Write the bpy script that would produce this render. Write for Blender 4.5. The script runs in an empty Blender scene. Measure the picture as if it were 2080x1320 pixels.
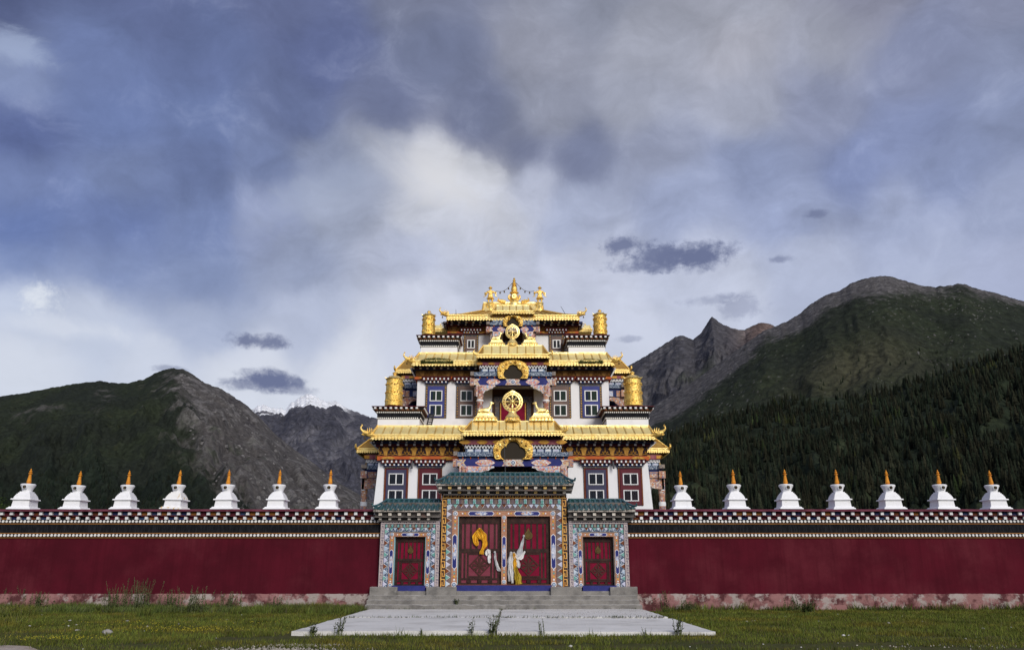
import bpy, math, random
import numpy as np
from mathutils import Vector, Matrix
random.seed(7); rng = np.random.default_rng(11)
SC = bpy.context.scene
COL = SC.collection
# ------------------------------------------------------------------ camera
F = 1650.0; PIT = math.atan(493.0/F); SP, CP = math.sin(PIT), math.cos(PIT); EYE = 1.6
cam = bpy.data.cameras.new('camera'); cam.sensor_width = 36.0; cam.lens = 36.0*F/2080.0
cam.clip_start = 0.1; cam.clip_end = 30000
camo = bpy.data.objects.new('camera', cam); COL.objects.link(camo)
camo.location = (0, 0, EYE); camo.rotation_euler = (math.pi/2 + PIT, 0, 0)
SC.camera = camo
EXPO = 0.9
SC.view_settings.view_transform = 'Standard'; SC.view_settings.look = 'None'
SC.view_settings.exposure = EXPO; SC.view_settings.gamma = 1.0; SC.render.filter_size = 1.1; SC.view_settings.use_curve_mapping = False
SC.cycles.max_bounces = 6; SC.cycles.diffuse_bounces = 3; SC.cycles.glossy_bounces = 3; SC.cycles.transparent_max_bounces = 8

def tanz(py):
    v = (660.0-py)/F
    return (SP+v*CP)/(CP-v*SP)
def Zp(py, Y): return EYE + Y*tanz(py)
def scl(py, Y): return F*(CP-(660.0-py)/F*SP)/Y          # pixels of the photograph per metre at depth Y
def Xp(px, py, Y): return (px-1040.0)/scl(py, Y)
def P(px, py, Y): return Vector((Xp(px, py, Y), Y, Zp(py, Y)))
def Yground(py, z=0.0): return (z-EYE)/tanz(py)
def dirp(px, py):
    u = (px-1040)/F; v = (660-py)/F
    return Vector((u, CP-v*SP, SP+v*CP)).normalized()

# ------------------------------------------------------------------ sun and sky
SUN_EL, SUN_AZ = math.radians(27), math.radians(158)       # azimuth clockwise from +Y: behind the camera, to the right
sdir = Vector((math.sin(SUN_AZ)*math.cos(SUN_EL), math.cos(SUN_AZ)*math.cos(SUN_EL), math.sin(SUN_EL)))
sun = bpy.data.lights.new('sun', 'SUN'); sun.energy = 1.5; sun.angle = math.radians(28); sun.color = (1.0, 0.95, 0.87)
suno = bpy.data.objects.new('sun', sun); COL.objects.link(suno)
suno.rotation_euler = sdir.to_track_quat('Z', 'Y').to_euler(); suno.location = (20, -20, 40)

W = bpy.data.worlds.new('World'); SC.world = W; W.use_nodes = True
wt = W.node_tree; wt.nodes.clear()
class G:
    """tiny node-graph helper"""
    def __init__(s, t): s.t = t
    def n(s, kind, **kw):
        x = s.t.nodes.new(kind)
        for k, v in kw.items(): setattr(x, k, v)
        return x
    def put(s, sock, v):
        if v is None: return
        if isinstance(v, (int, float)): sock.default_value = v
        elif isinstance(v, (tuple, list, Vector)):
            v = tuple(v)
            sock.default_value = v+(1,) if len(v) == 3 and len(sock.default_value) == 4 else v
        else: s.t.links.new(v, sock)
    def m(s, op, a, b=None, c=None, clamp=False):
        x = s.n('ShaderNodeMath', operation=op, use_clamp=clamp)
        for i, v in enumerate((a, b, c)): s.put(x.inputs[i], v)
        return x.outputs[0]
    def vm(s, op, a, b=None, out=0):
        x = s.n('ShaderNodeVectorMath', operation=op)
        s.put(x.inputs[0], a); s.put(x.inputs[1], b)
        return x.outputs[1] if op == 'DOT_PRODUCT' else x.outputs[0]
    def ss(s, v, a, b, lo=0., hi=1., kind='SMOOTHSTEP'):
        x = s.n('ShaderNodeMapRange', interpolation_type=kind)
        s.put(x.inputs[0], v)
        for i, q in enumerate((a, b, lo, hi)): s.put(x.inputs[i+1], q)
        return x.outputs[0]
    def mix(s, f, a, b, mode='MIX'):
        x = s.n('ShaderNodeMix', data_type='RGBA', blend_type=mode)
        s.put(x.inputs[0], f); s.put(x.inputs[6], a); s.put(x.inputs[7], b)
        return x.outputs[2]
    def noise(s, vec, scale, detail=6., rough=.55, dist=0., color=False):
        x = s.n('ShaderNodeTexNoise')
        s.put(x.inputs['Vector'], vec); s.put(x.inputs['Scale'], scale); s.put(x.inputs['Detail'], detail)
        s.put(x.inputs['Roughness'], rough); s.put(x.inputs['Distortion'], dist)
        return x.outputs[1 if color else 0]
    def ramp(s, f, stops):
        x = s.n('ShaderNodeValToRGB'); cr = x.color_ramp
        while len(cr.elements) > 1: cr.elements.remove(cr.elements[-1])
        for i, (p, c) in enumerate(stops):
            e = cr.elements[0] if i == 0 else cr.elements.new(p)
            e.position = p; e.color = tuple(c)+(1,)
        s.put(x.inputs[0], f)
        return x.outputs[0]
g = G(wt)
SKYK = 0.1; SKYD = SKYK*2**EXPO
tc = g.n('ShaderNodeTexCoord'); D = g.vm('NORMALIZE', tc.outputs['Generated'])
sx = g.n('ShaderNodeSeparateXYZ'); g.put(sx.inputs[0], D)
dx, dy, dz = sx.outputs
sky = g.n('ShaderNodeTexSky', sky_type='NISHITA'); sky.sun_disc = False
sky.sun_elevation = SUN_EL; sky.sun_rotation = SUN_AZ; sky.altitude = 3800; sky.air_density = 1.2; sky.dust_density = 1.5
def C10(c): return tuple(x/SKYD for x in c)
def lin(r, gg, b):
    f = lambda q: (q/255/12.92 if q/255 <= .04045 else ((q/255+.055)/1.055)**2.4)
    return (f(r), f(gg), f(b))
nW = g.noise(D, 4.2, 3, .5, 0., True); nW2 = g.noise(D, 15., 5, .6, 0., True)
Dw = g.vm('ADD', D, g.vm('ADD', g.vm('MULTIPLY', g.vm('SUBTRACT', nW, (.5, .5, .5)), (.10, .10, .10)), g.vm('MULTIPLY', g.vm('SUBTRACT', nW2, (.5, .5, .5)), (.034, .034, .034))))
nA = g.noise(Dw, 5.0, 6, .58, .3)
nB = g.noise(g.vm('MULTIPLY', Dw, (5., 5., 11.0)), 1.6, 7, .62, .5)
nC = g.noise(Dw, 15.0, 7, .62, .5)
nD = g.noise(D, 44.0, 6, .66, .3)
# soft cloud colours over the dome: each entry is a direction of the sky and the colour of the cloud there
SKYPTS = [(0, 0, 80, 90, 132), (300, 0, 92, 104, 148), (600, 0, 98, 108, 150), (900, 10, 120, 126, 152), (1180, 0, 146, 151, 170), (1500, 0, 164, 167, 182), (1740, 20, 146, 148, 170), (2060, 10, 136, 142, 170),
 (20, 110, 128, 142, 182), (180, 120, 104, 120, 168), (420, 130, 96, 110, 156), (680, 140, 92, 103, 148), (900, 120, 110, 118, 148), (1100, 90, 148, 151, 168), (1300, 110, 160, 163, 178), (1500, 110, 170, 171, 184), (1690, 80, 162, 165, 181), (1880, 130, 132, 140, 172), (2070, 130, 136, 145, 176),
 (20, 230, 84, 98, 150), (200, 215, 100, 117, 166), (420, 230, 98, 114, 160), (640, 230, 98, 110, 152), (800, 230, 104, 112, 146), (960, 230, 108, 115, 144), (1100, 230, 142, 146, 164), (1280, 230, 156, 160, 177), (1500, 210, 160, 164, 182), (1680, 200, 142, 149, 178), (1880, 260, 128, 140, 180), (2070, 250, 136, 147, 182),
 (20, 340, 112, 128, 176), (210, 350, 120, 136, 182), (400, 330, 98, 112, 156), (560, 340, 112, 126, 168), (690, 330, 142, 152, 182), (780, 320, 170, 176, 196), (870, 335, 216, 217, 224), (960, 370, 210, 212, 221), (1070, 380, 176, 181, 200), (1050, 310, 112, 118, 145), (1170, 330, 112, 119, 148), (1330, 320, 140, 146, 170), (1520, 330, 136, 147, 182), (1740, 330, 126, 139, 182), (1950, 340, 134, 146, 184),
 (20, 450, 92, 112, 168), (210, 450, 98, 116, 170), (400, 430, 112, 128, 174), (560, 420, 142, 152, 186), (700, 430, 160, 168, 192), (850, 420, 200, 203, 215), (1000, 440, 200, 203, 216), (1180, 430, 164, 172, 198), (1380, 430, 152, 162, 194), (1600, 430, 150, 161, 196), (1820, 440, 156, 166, 198), (2070, 440, 152, 162, 194),
 (20, 550, 116, 134, 182), (220, 540, 126, 142, 186), (420, 550, 128, 143, 184), (620, 540, 150, 160, 190), (820, 540, 178, 184, 206), (1000, 550, 192, 197, 215), (1200, 550, 194, 199, 218), (1420, 570, 192, 198, 219), (1640, 540, 180, 188, 214), (1850, 530, 170, 179, 208), (2070, 550, 170, 178, 208),
 (20, 640, 196, 205, 226), (200, 660, 196, 204, 224), (420, 640, 168, 178, 206), (640, 640, 182, 190, 214), (860, 650, 204, 208, 224), (1250, 650, 204, 209, 227), (1450, 640, 202, 208, 228), (1900, 640, 180, 188, 214),
 (20, 745, 212, 217, 230), (300, 740, 206, 212, 228), (520, 760, 214, 218, 230), (700, 740, 218, 221, 231), (1300, 740, 206, 211, 227), (400, 1000, 214, 218, 228), (1600, 1000, 206, 211, 224)]
acc = None; wsum = None
for (px, py, r_, g_, b_) in SKYPTS:
    dv = g.vm('SUBTRACT', Dw, dirp(px, py)); w_ = g.m('POWER', g.m('ADD', g.vm('DOT_PRODUCT', dv, dv), .0012), -3.2)
    sc_ = g.n('ShaderNodeVectorMath', operation='SCALE'); sc_.inputs[0].default_value = C10(lin(r_, g_, b_)); g.put(sc_.inputs['Scale'], w_)
    acc = sc_.outputs[0] if acc is None else g.vm('ADD', acc, sc_.outputs[0]); wsum = w_ if wsum is None else g.m('ADD', wsum, w_)
inv = g.n('ShaderNodeVectorMath', operation='SCALE'); g.put(inv.inputs[0], acc); g.put(inv.inputs['Scale'], g.m('DIVIDE', 1., wsum))
base = g.mix(.06, inv.outputs[0], sky.outputs[0])
# broken cloud texture at several sizes
tex = g.m('ADD', g.m('MULTIPLY', g.m('SUBTRACT', nA, .5), .55), g.m('ADD', g.m('MULTIPLY', g.m('SUBTRACT', nB, .5), .60), g.m('MULTIPLY', g.m('SUBTRACT', nC, .5), .50)))
amp = g.ss(dz, .22, .40, .25, 1.)
gain = g.m('ADD', .97, g.m('MULTIPLY', tex, amp))
lo_ = g.n('ShaderNodeVectorMath', operation='SCALE'); g.put(lo_.inputs[0], base); g.put(lo_.inputs['Scale'], g.m('MAXIMUM', gain, .35))
c = lo_.outputs[0]
hs = g.n('ShaderNodeHueSaturation'); hs.inputs['Saturation'].default_value = .93; g.put(hs.inputs['Color'], c); c = hs.outputs[0]
wisp = g.ss(g.m('ADD', g.m('MULTIPLY', nC, .5), g.m('MULTIPLY', nB, .5)), .52, .70)
c = g.mix(g.m('MULTIPLY', wisp, .16), c, C10(lin(184, 190, 208)))
def blob(col, px, py, rx, ry, color, amp, soft=.1, k=.6, noise=None, rot=0., edge=1.):
    cc = dirp(px, py); e1 = Vector((cc.y, -cc.x, 0)).normalized(); e2 = e1.cross(cc).normalized()
    ca, sa = math.cos(rot), math.sin(rot); f1 = (e1*ca+e2*sa)*(F/rx); f2 = (e2*ca-e1*sa)*(F/ry)
    a = g.vm('DOT_PRODUCT', D, f1); b = g.vm('DOT_PRODUCT', D, f2)
    q = g.m('SQRT', g.m('ADD', g.m('MULTIPLY', a, a), g.m('MULTIPLY', b, b)))
    q = g.m('ADD', q, g.m('MULTIPLY', g.m('SUBTRACT', noise if noise is not None else nC, .5), k*2))
    fr = g.ss(g.vm('DOT_PRODUCT', D, cc), 0.3, 0.6)
    w = g.m('MULTIPLY', g.m('MULTIPLY', g.ss(q, edge, soft), amp), fr)
    return g.mix(w, col, C10(color))
c = blob(c, 890, 365, 170, 66, lin(216, 217, 223), .85, .0, .7, nC, -.45)
c = blob(c, 1090, 318, 200, 40, lin(110, 117, 146), .4, 0., .8, nC, -.30)
c = blob(c, 930, 270, 150, 40, lin(108, 115, 146), .4, 0., .8, nC, -.5)
c = blob(c, 640, 390, 190, 60, lin(172, 182, 206), .45, 0., 1.3, nC, .55)
c = blob(c, 40, 100, 85, 36, lin(170, 184, 214), .6, 0., 1.7, nC, -.1)
c = blob(c, 78, 612, 46, 40, lin(222, 228, 238), .85, .0, 1.3, nD)
c = blob(c, 150, 668, 200, 26, lin(216, 222, 235), .6, .0, 1.3, nC)
nE = g.noise(g.vm('MULTIPLY', D, (1., 1., 1.5)), 62.0, 6, .68, .2)
nF = g.m('ADD', g.m('MULTIPLY', nD, .45), g.m('MULTIPLY', nE, .55))
for (px, py, rx, ry, a, kk) in ((1415, 520, 96, 34, 1., 1.5), (1340, 523, 76, 30, .9, 1.7), (1272, 498, 56, 22, .9, 1.7), (1320, 538, 90, 20, .6, 1.8), (530, 694, 72, 17, .9, 1.6), (548, 772, 68, 27, 1., 1.3), (500, 781, 62, 15, .65, 1.7), (604, 776, 26, 13, .8, 1.5), (600, 790, 44, 14, .5, 1.8),
                     (1505, 622, 52, 30, .40, 1.8), (1445, 610, 66, 13, .35, 1.9), (1660, 434, 28, 10, .7, 1.7), (1582, 527, 30, 9, .6, 1.7), (1280, 688, 34, 9, .4, 1.6), (345, 749, 40, 9, .5, 1.6)):
    c = blob(c, px, py, rx, ry, lin(108, 117, 150), a, .30, kk*.75, nF, 0., 1.1)
bg = g.n('ShaderNodeBackground'); g.put(bg.inputs[0], c); bg.inputs[1].default_value = SKYK
wo = g.n('ShaderNodeOutputWorld'); wt.links.new(bg.outputs[0], wo.inputs[0])
W.cycles.sampling_method = 'MANUAL'; W.cycles.sample_map_resolution = 512

# ------------------------------------------------------------------ materials
MATS = {}
def mat(name, col, rough=.7, metal=0., col2=None, scale=3., detail=5., lo=.35, hi=.68, bump=0., bscale=20., spec=.22, stretch=(1, 1, 1), third=None, tscale=.6, tlo=.55, thi=.7, coat=0., streak=0.):
    if name in MATS: return MATS[name]
    m = bpy.data.materials.new(name); m.use_nodes = True; MATS[name] = m
    t = m.node_tree; q = G(t); b = t.nodes['Principled BSDF']
    geo = q.n('ShaderNodeNewGeometry'); pos = geo.outputs['Position']
    if stretch != (1, 1, 1): pos = q.vm('MULTIPLY', pos, stretch)
    c = col
    if col2 is not None:
        c = q.mix(q.ss(q.noise(pos, scale, detail, .6), lo, hi), col, col2)
    if third is not None:
        c = q.mix(q.ss(q.noise(q.vm('ADD', pos, (7.3, 3.1, 5.7)), tscale, 6, .65), tlo, thi), c, third)
    if streak:      # rain streaks and scuffs down a wall
        st = q.ss(q.noise(q.vm('MULTIPLY', geo.outputs['Position'], (3.2, 3.2, .16)), 1.6, 8, .72), .42, .72)
        sf = q.ss(q.noise(geo.outputs['Position'], 5.5, 8, .78), .60, .70)
        c = q.mix(q.m('MULTIPLY', st, streak), c, tuple(x*.55 for x in col)); c = q.mix(q.m('MULTIPLY', sf, streak), c, tuple(min(1, x*1.25+.012) for x in col))
    q.put(b.inputs['Base Color'], c)
    b.inputs['Roughness'].default_value = rough; b.inputs['Metallic'].default_value = metal
    b.inputs['Specular IOR Level'].default_value = spec; b.inputs['Coat Weight'].default_value = coat
    if bump:
        bp = q.n('ShaderNodeBump'); bp.inputs['Strength'].default_value = min(1., bump); bp.inputs['Distance'].default_value = .03
        q.put(bp.inputs['Height'], q.noise(geo.outputs['Position'], bscale, 4, .6)); t.links.new(bp.outputs[0], b.inputs['Normal'])
    return m
def floral(name, pal, scale=26., rough=.55, seed=0.):
    if name in MATS: return MATS[name]
    m = bpy.data.materials.new(name); m.use_nodes = True; MATS[name] = m
    t = m.node_tree; q = G(t); b = t.nodes['Principled BSDF']
    geo = q.n('ShaderNodeNewGeometry')
    pos = q.vm('ADD', geo.outputs['Position'], (seed, seed*.7, seed*.3))
    wob = q.vm('ADD', pos, q.vm('MULTIPLY', q.noise(pos, scale*.6, 3, .6, color=True), (.05, .05, .05)))
    v = q.n('ShaderNodeTexVoronoi'); q.put(v.inputs['Vector'], wob); v.inputs['Scale'].default_value = scale
    sep = q.n('ShaderNodeSeparateColor'); q.put(sep.inputs[0], v.outputs['Color'])
    n = len(pal); r = q.ramp(sep.outputs[0], [(i/n, p) for i, p in enumerate(pal)])
    t.nodes[-1].color_ramp.interpolation = 'CONSTANT'
    e = q.ss(v.outputs['Distance'], .45/1., .62)
    c = q.mix(q.m('MULTIPLY', e, .85), r, pal[0])
    q.put(b.inputs['Base Color'], c); b.inputs['Roughness'].default_value = rough
    return m
def gold(name, col, col2, bump=.35, bscale=14., rough=.36, metal=.75, dirt=.5, dscale=7., dlo=.60, dhi=.74):
    if name in MATS: return MATS[name]
    m = bpy.data.materials.new(name); m.use_nodes = True; MATS[name] = m
    t = m.node_tree; q = G(t); b = t.nodes['Principled BSDF']
    geo = q.n('ShaderNodeNewGeometry'); pos = geo.outputs['Position']
    f = q.ss(q.noise(pos, 2.3, 7, .65), .35, .7)
    c = q.mix(f, col, col2)
    spots = q.ss(q.noise(pos, dscale, 5, .7), dlo, dhi)
    c = q.mix(q.m('MULTIPLY', spots, dirt), c, (.16, .075, .02))
    q.put(b.inputs['Base Color'], c); b.inputs['Metallic'].default_value = metal
    q.put(b.inputs['Roughness'], q.ss(q.noise(pos, 5., 4, .6), .3, .7, rough-.08, rough+.14))
    bp = q.n('ShaderNodeBump'); bp.inputs['Strength'].default_value = bump; bp.inputs['Distance'].default_value = .05
    q.put(bp.inputs['Height'], q.noise(pos, bscale, 3, .55)); t.links.new(bp.outputs[0], b.inputs['Normal'])
    return m
mGoldC = gold('carved_gilt', (.92, .62, .15), (.76, .42, .07), 1., 16., .36, .65, .95, 15., .50, .60)
mGold = gold('gilt_sheet', (1., .84, .39), (1., .76, .28), .45, 5., .35, .52, .18)
mGoldU = gold('dark_gilt', (.42, .25, .06), (.30, .16, .035), .3, 9., .5, .6, .5)  # darker gold, gives the gaps between sheets and tabs their shade
mGoldF = gold('gilt_fringe', (1., .80, .33), (.95, .66, .19), .5, 26., .36, .55, .55, 12.)
mGoldO = gold('gilt_ornament', (.98, .70, .22), (.84, .50, .10), .6, 30., .34, .65, .4)
mGoldB = gold('gilt_banner', (.96, .67, .18), (.82, .48, .08), 1., 14., .36, .68, .85, 10., .55, .66)
mGoldS = gold('gilt_statue', (1., .82, .37), (.95, .67, .21), .3, 30., .34, .75, .35)
mWhite = mat('whitewash', (.80, .80, .82), .85, 0, (.70, .70, .73), 1.2, 7, .45, .8, .25, 14., .2, third=(.62, .61, .61), tscale=.9, tlo=.62, thi=.85)
mStupa = mat('stupa_limewash', (.82, .82, .84), .85, 0, (.70, .70, .74), 4., 8, .5, .85, .5, 26., .2, third=(.52, .50, .47), tscale=4.5, tlo=.60, thi=.80)
mRust = mat('stupa_limewash_rust_streaked', (.80, .79, .78), .85, 0, (.62, .42, .16), 5., 5, .56, .66, .4, 26., .2, stretch=(1.6, 1.6, .35))
mMaroon = mat('maroon_plaster', (.088, .0075, .0165), .9, 0, (.062, .006, .0125), .7, 9, .32, .7, .3, 9., .08, third=(.108, .016, .025), tscale=.45, tlo=.48, thi=.75, streak=.5)
mMaroonD = mat('maroon_paint', (.105, .012, .022), .7, 0, (.07, .010, .018), 2., 6, bump=.2)
mCap = mat('cap_plaster', (.17, .045, .070), .85, 0, (.10, .022, .036), 3., 8, .35, .7, .5, 18.)
mPlinth = mat('worn_plinth', (.27, .135, .130), .95, 0, (.085, .030, .032), 2.0, 12, .44, .60, 1., 9., .1, third=(.34, .285, .265), tscale=1.7, tlo=.50, thi=.60)
mBlackB = mat('brushwood', (.006, .0065, .009), .95, 0, (.020, .021, .026), 30., 3, .4, .7, 1., 60., .2, stretch=(1, 1, .12))
mBlack = mat('black_paint', (.012, .012, .015), .8)
mNavy = mat('navy_paint', (.015, .022, .085), .65, 0, (.022, .035, .12), 4., 5)
mBlueW = mat('blue_paint', (.016, .022, .135), .6, 0, (.026, .03, .17), 3., 5, third=(.07, .08, .19), tscale=3., tlo=.62, thi=.75)
mBlueL = mat('pale_blue_paint', (.30, .40, .52), .65, 0, (.52, .58, .64), 6., 4)
mBlueC = mat('carved_blue', (.055, .085, .15), .65, 0, (.36, .41, .47), 13., 3, .48, .58)
mOrange = mat('orange_paint', (.55, .125, .022), .6, 0, (.42, .085, .018), 2., 5)
mOrangeD = mat('brown_orange_paint', (.20, .060, .018), .7, 0, (.12, .035, .014), 4., 5)
mBrown = mat('dark_brown_wood', (.045, .022, .014), .75, 0, (.075, .034, .018), 5., 5, bump=.2)
mSoffit = mat('soffit_brown', (.10, .045, .015), .75, 0, (.06, .026, .012), 6., 5)
mMaroonBand = mat('crimson_band', (.22, .045, .07), .65, 0, (.30, .11, .12), 4., 5)
mGilt = mat('gold_paint', (.50, .27, .045), .5, .3, (.38, .17, .028), 9., 5, bump=.5, bscale=40.)
mGiltD = mat('antique_gold_paint', (.52, .28, .05), .5, .3, (.30, .14, .025), 8., 4, bump=.5, bscale=40.)
mWhiteP = mat('white_paint', (.80, .80, .81), .6, 0, (.66, .66, .68), 9., 5)
mDisc = mat('disc_white', (.78, .77, .75), .7, 0, (.60, .58, .57), 1.5, 7, .45, .75)
mAlu = mat('white_aluminium', (.70, .70, .70), .4, .1)
mGreyF = mat('brown_grey_frame', (.14, .095, .085), .65, 0, (.18, .12, .10), 3., 4)
mRedF = mat('dark_red_frame', (.11, .014, .025), .6, 0, (.085, .012, .02), 3., 4)
mNavyF = mat('slate_blue_frame', (.040, .043, .085), .6, 0, (.05, .05, .10), 3., 4)
mBlueF = mat('royal_blue_frame', (.038, .046, .19), .55, 0, (.045, .055, .23), 3., 4)
mSurr = floral('painted_surround', [(.03, .025, .03), (.06, .04, .035), (.02, .03, .06), (.20, .12, .06), (.05, .05, .06)], 22.)
mCurt = mat('green_curtain', (.10, .15, .07), .85, 0, (.16, .19, .07), 3., 3)
mDarkIn = mat('dark_interior', (.012, .014, .013), .9)
mConc = mat('mottled_concrete', (.225, .212, .195), .95, 0, (.135, .128, .12), 2.2, 10, .40, .70, .7, 34., .1, third=(.30, .285, .265), tscale=1.6, tlo=.54, thi=.70)
mTread = mat('pale_tread', (.66, .64, .61), .95, 0, (.44, .42, .40), 2.2, 10, .42, .7, .5, 30., .1)  # top faces of steps and blocks, paler than their fronts
mTerr = mat('pale_concrete', (.64, .625, .60), .95, 0, (.46, .445, .42), .8, 12, .44, .78, .5, 26., .1, third=(.70, .685, .66), tscale=.55, tlo=.48, thi=.7)
mTeal = mat('teal_glaze', (.014, .064, .072), .22, 0, (.030, .100, .100), 9., 5, .4, .7, .3, 12., .6, third=(.02, .045, .06), tscale=4., tlo=.45, thi=.7, coat=.3)
mFascia = mat('mossy_fascia', (.42, .38, .34), .9, 0, (.15, .14, .12), 5., 8, .42, .66, .8, 24., .2)
mCornS = mat('weathered_cornice', (.15, .135, .125), .9, 0, (.065, .058, .054), 4., 8, .4, .7, .7, 24., .2, third=(.20, .13, .11), tscale=2., tlo=.55, thi=.7)
mJoistW = mat('joist_cream', (.62, .58, .52), .8, 0, (.42, .36, .30), 8., 5)
mJoistY = mat('joist_yellow', (.58, .40, .13), .8, 0, (.40, .25, .09), 8., 5)
mDoor = mat('crimson_lacquer', (.20, .003, .028), .7, 0, (.13, .003, .018), 2.5, 6, .3, .7, .15, 12., .12)
mDoorD = mat('dusty_crimson_lacquer', (.185, .030, .050), .6, 0, (.14, .012, .03), 1.5, 7, .3, .7, .15, 12., .3)
mIron = mat('door_iron', (.022, .010, .008), .6, .2, (.05, .022, .016), 6., 4)
mBronze = mat('dull_bronze', (.11, .075, .020), .55, .4, (.07, .045, .015), 8., 4)
mSkyB = mat('sky_blue_paint', (.22, .42, .47), .6, 0, (.32, .50, .53), 3., 4)
mLilac = mat('lilac_paint', (.42, .42, .56), .65, 0, (.55, .55, .66), 6., 4)
mGreenP = mat('sea_green_paint', (.10, .29, .26), .65, 0, (.20, .40, .36), 8., 4)
mMold = mat('grey_painted_moulding', (.16, .14, .14), .75, 0, (.30, .25, .20), 14., 4)
mPurple = mat('dusk_purple', (.12, .09, .12), .7, 0, (.20, .14, .10), 7., 4)
mKeyGround = mat('meander_ground_dark', (.055, .028, .020), .75)
mKeyGround2 = mat('meander_ground_lilac', (.19, .16, .19), .75, 0, (.26, .22, .26), 5., 4)
mKey = mat('meander_gold', (.80, .45, .11), .6, 0, (.50, .22, .05), 6., 4)
mLine = mat('ochre_line', (.34, .15, .035), .7, 0, (.24, .09, .02), 4., 4)
mKey2 = mat('meander_pale', (.58, .50, .46), .7, 0, (.45, .38, .36), 6., 4)
fBeam = floral('beam_floral', [(.55, .46, .38), (.42, .16, .08), (.60, .38, .15), (.16, .19, .36), (.64, .60, .55), (.36, .10, .09)], 12.)
fCorb = floral('corbel_floral', [(.60, .42, .36), (.48, .12, .09), (.72, .68, .66), (.62, .30, .10), (.26, .34, .55), (.55, .18, .20)], 12., seed=3.)
fBlueF = floral('blue_floral', [(.48, .50, .58), (.30, .36, .52), (.62, .62, .66), (.46, .26, .17), (.18, .22, .42)], 14., seed=5.)
fCol = floral('column_floral', [(.40, .22, .15), (.30, .07, .05), (.58, .52, .47), (.45, .20, .07), (.14, .13, .22)], 11., seed=8.)
fDoor = floral('door_frame_floral', [(.36, .155, .075), (.44, .22, .11), (.28, .11, .07), (.38, .20, .12), (.33, .18, .13)], 24., seed=2.)
mYel = mat('yellow_silk', (.78, .44, .035), .5, 0, (.60, .30, .02), 8., 4)
mWsc = mat('white_silk', (.76, .75, .74), .55, 0, (.60, .58, .56), 6., 5)
mGsc = mat('grey_soiled_silk', (.50, .50, .52), .65, 0, (.34, .34, .35), 6., 5)
mFinial = mat('ochre_finial', (.66, .27, .022), .55, 0, (.50, .17, .012), 6., 4)
mGlass = bpy.data.materials.new('window_glass'); mGlass.use_nodes = True
q = G(mGlass.node_tree); q.t.nodes.clear()
tr = q.n('ShaderNodeBsdfTransparent'); tr.inputs[0].default_value = (.62, .66, .65, 1)
gl = q.n('ShaderNodeBsdfGlossy'); gl.inputs['Roughness'].default_value = .06
fres = q.n('ShaderNodeFresnel'); fres.inputs[0].default_value = 1.5
mx = q.n('ShaderNodeMixShader'); q.t.links.new(q.m('MULTIPLY', fres.outputs[0], .9), mx.inputs[0])
q.t.links.new(tr.outputs[0], mx.inputs[1]); q.t.links.new(gl.outputs[0], mx.inputs[2])
q.t.links.new(mx.outputs[0], q.n('ShaderNodeOutputMaterial').inputs[0])

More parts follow.
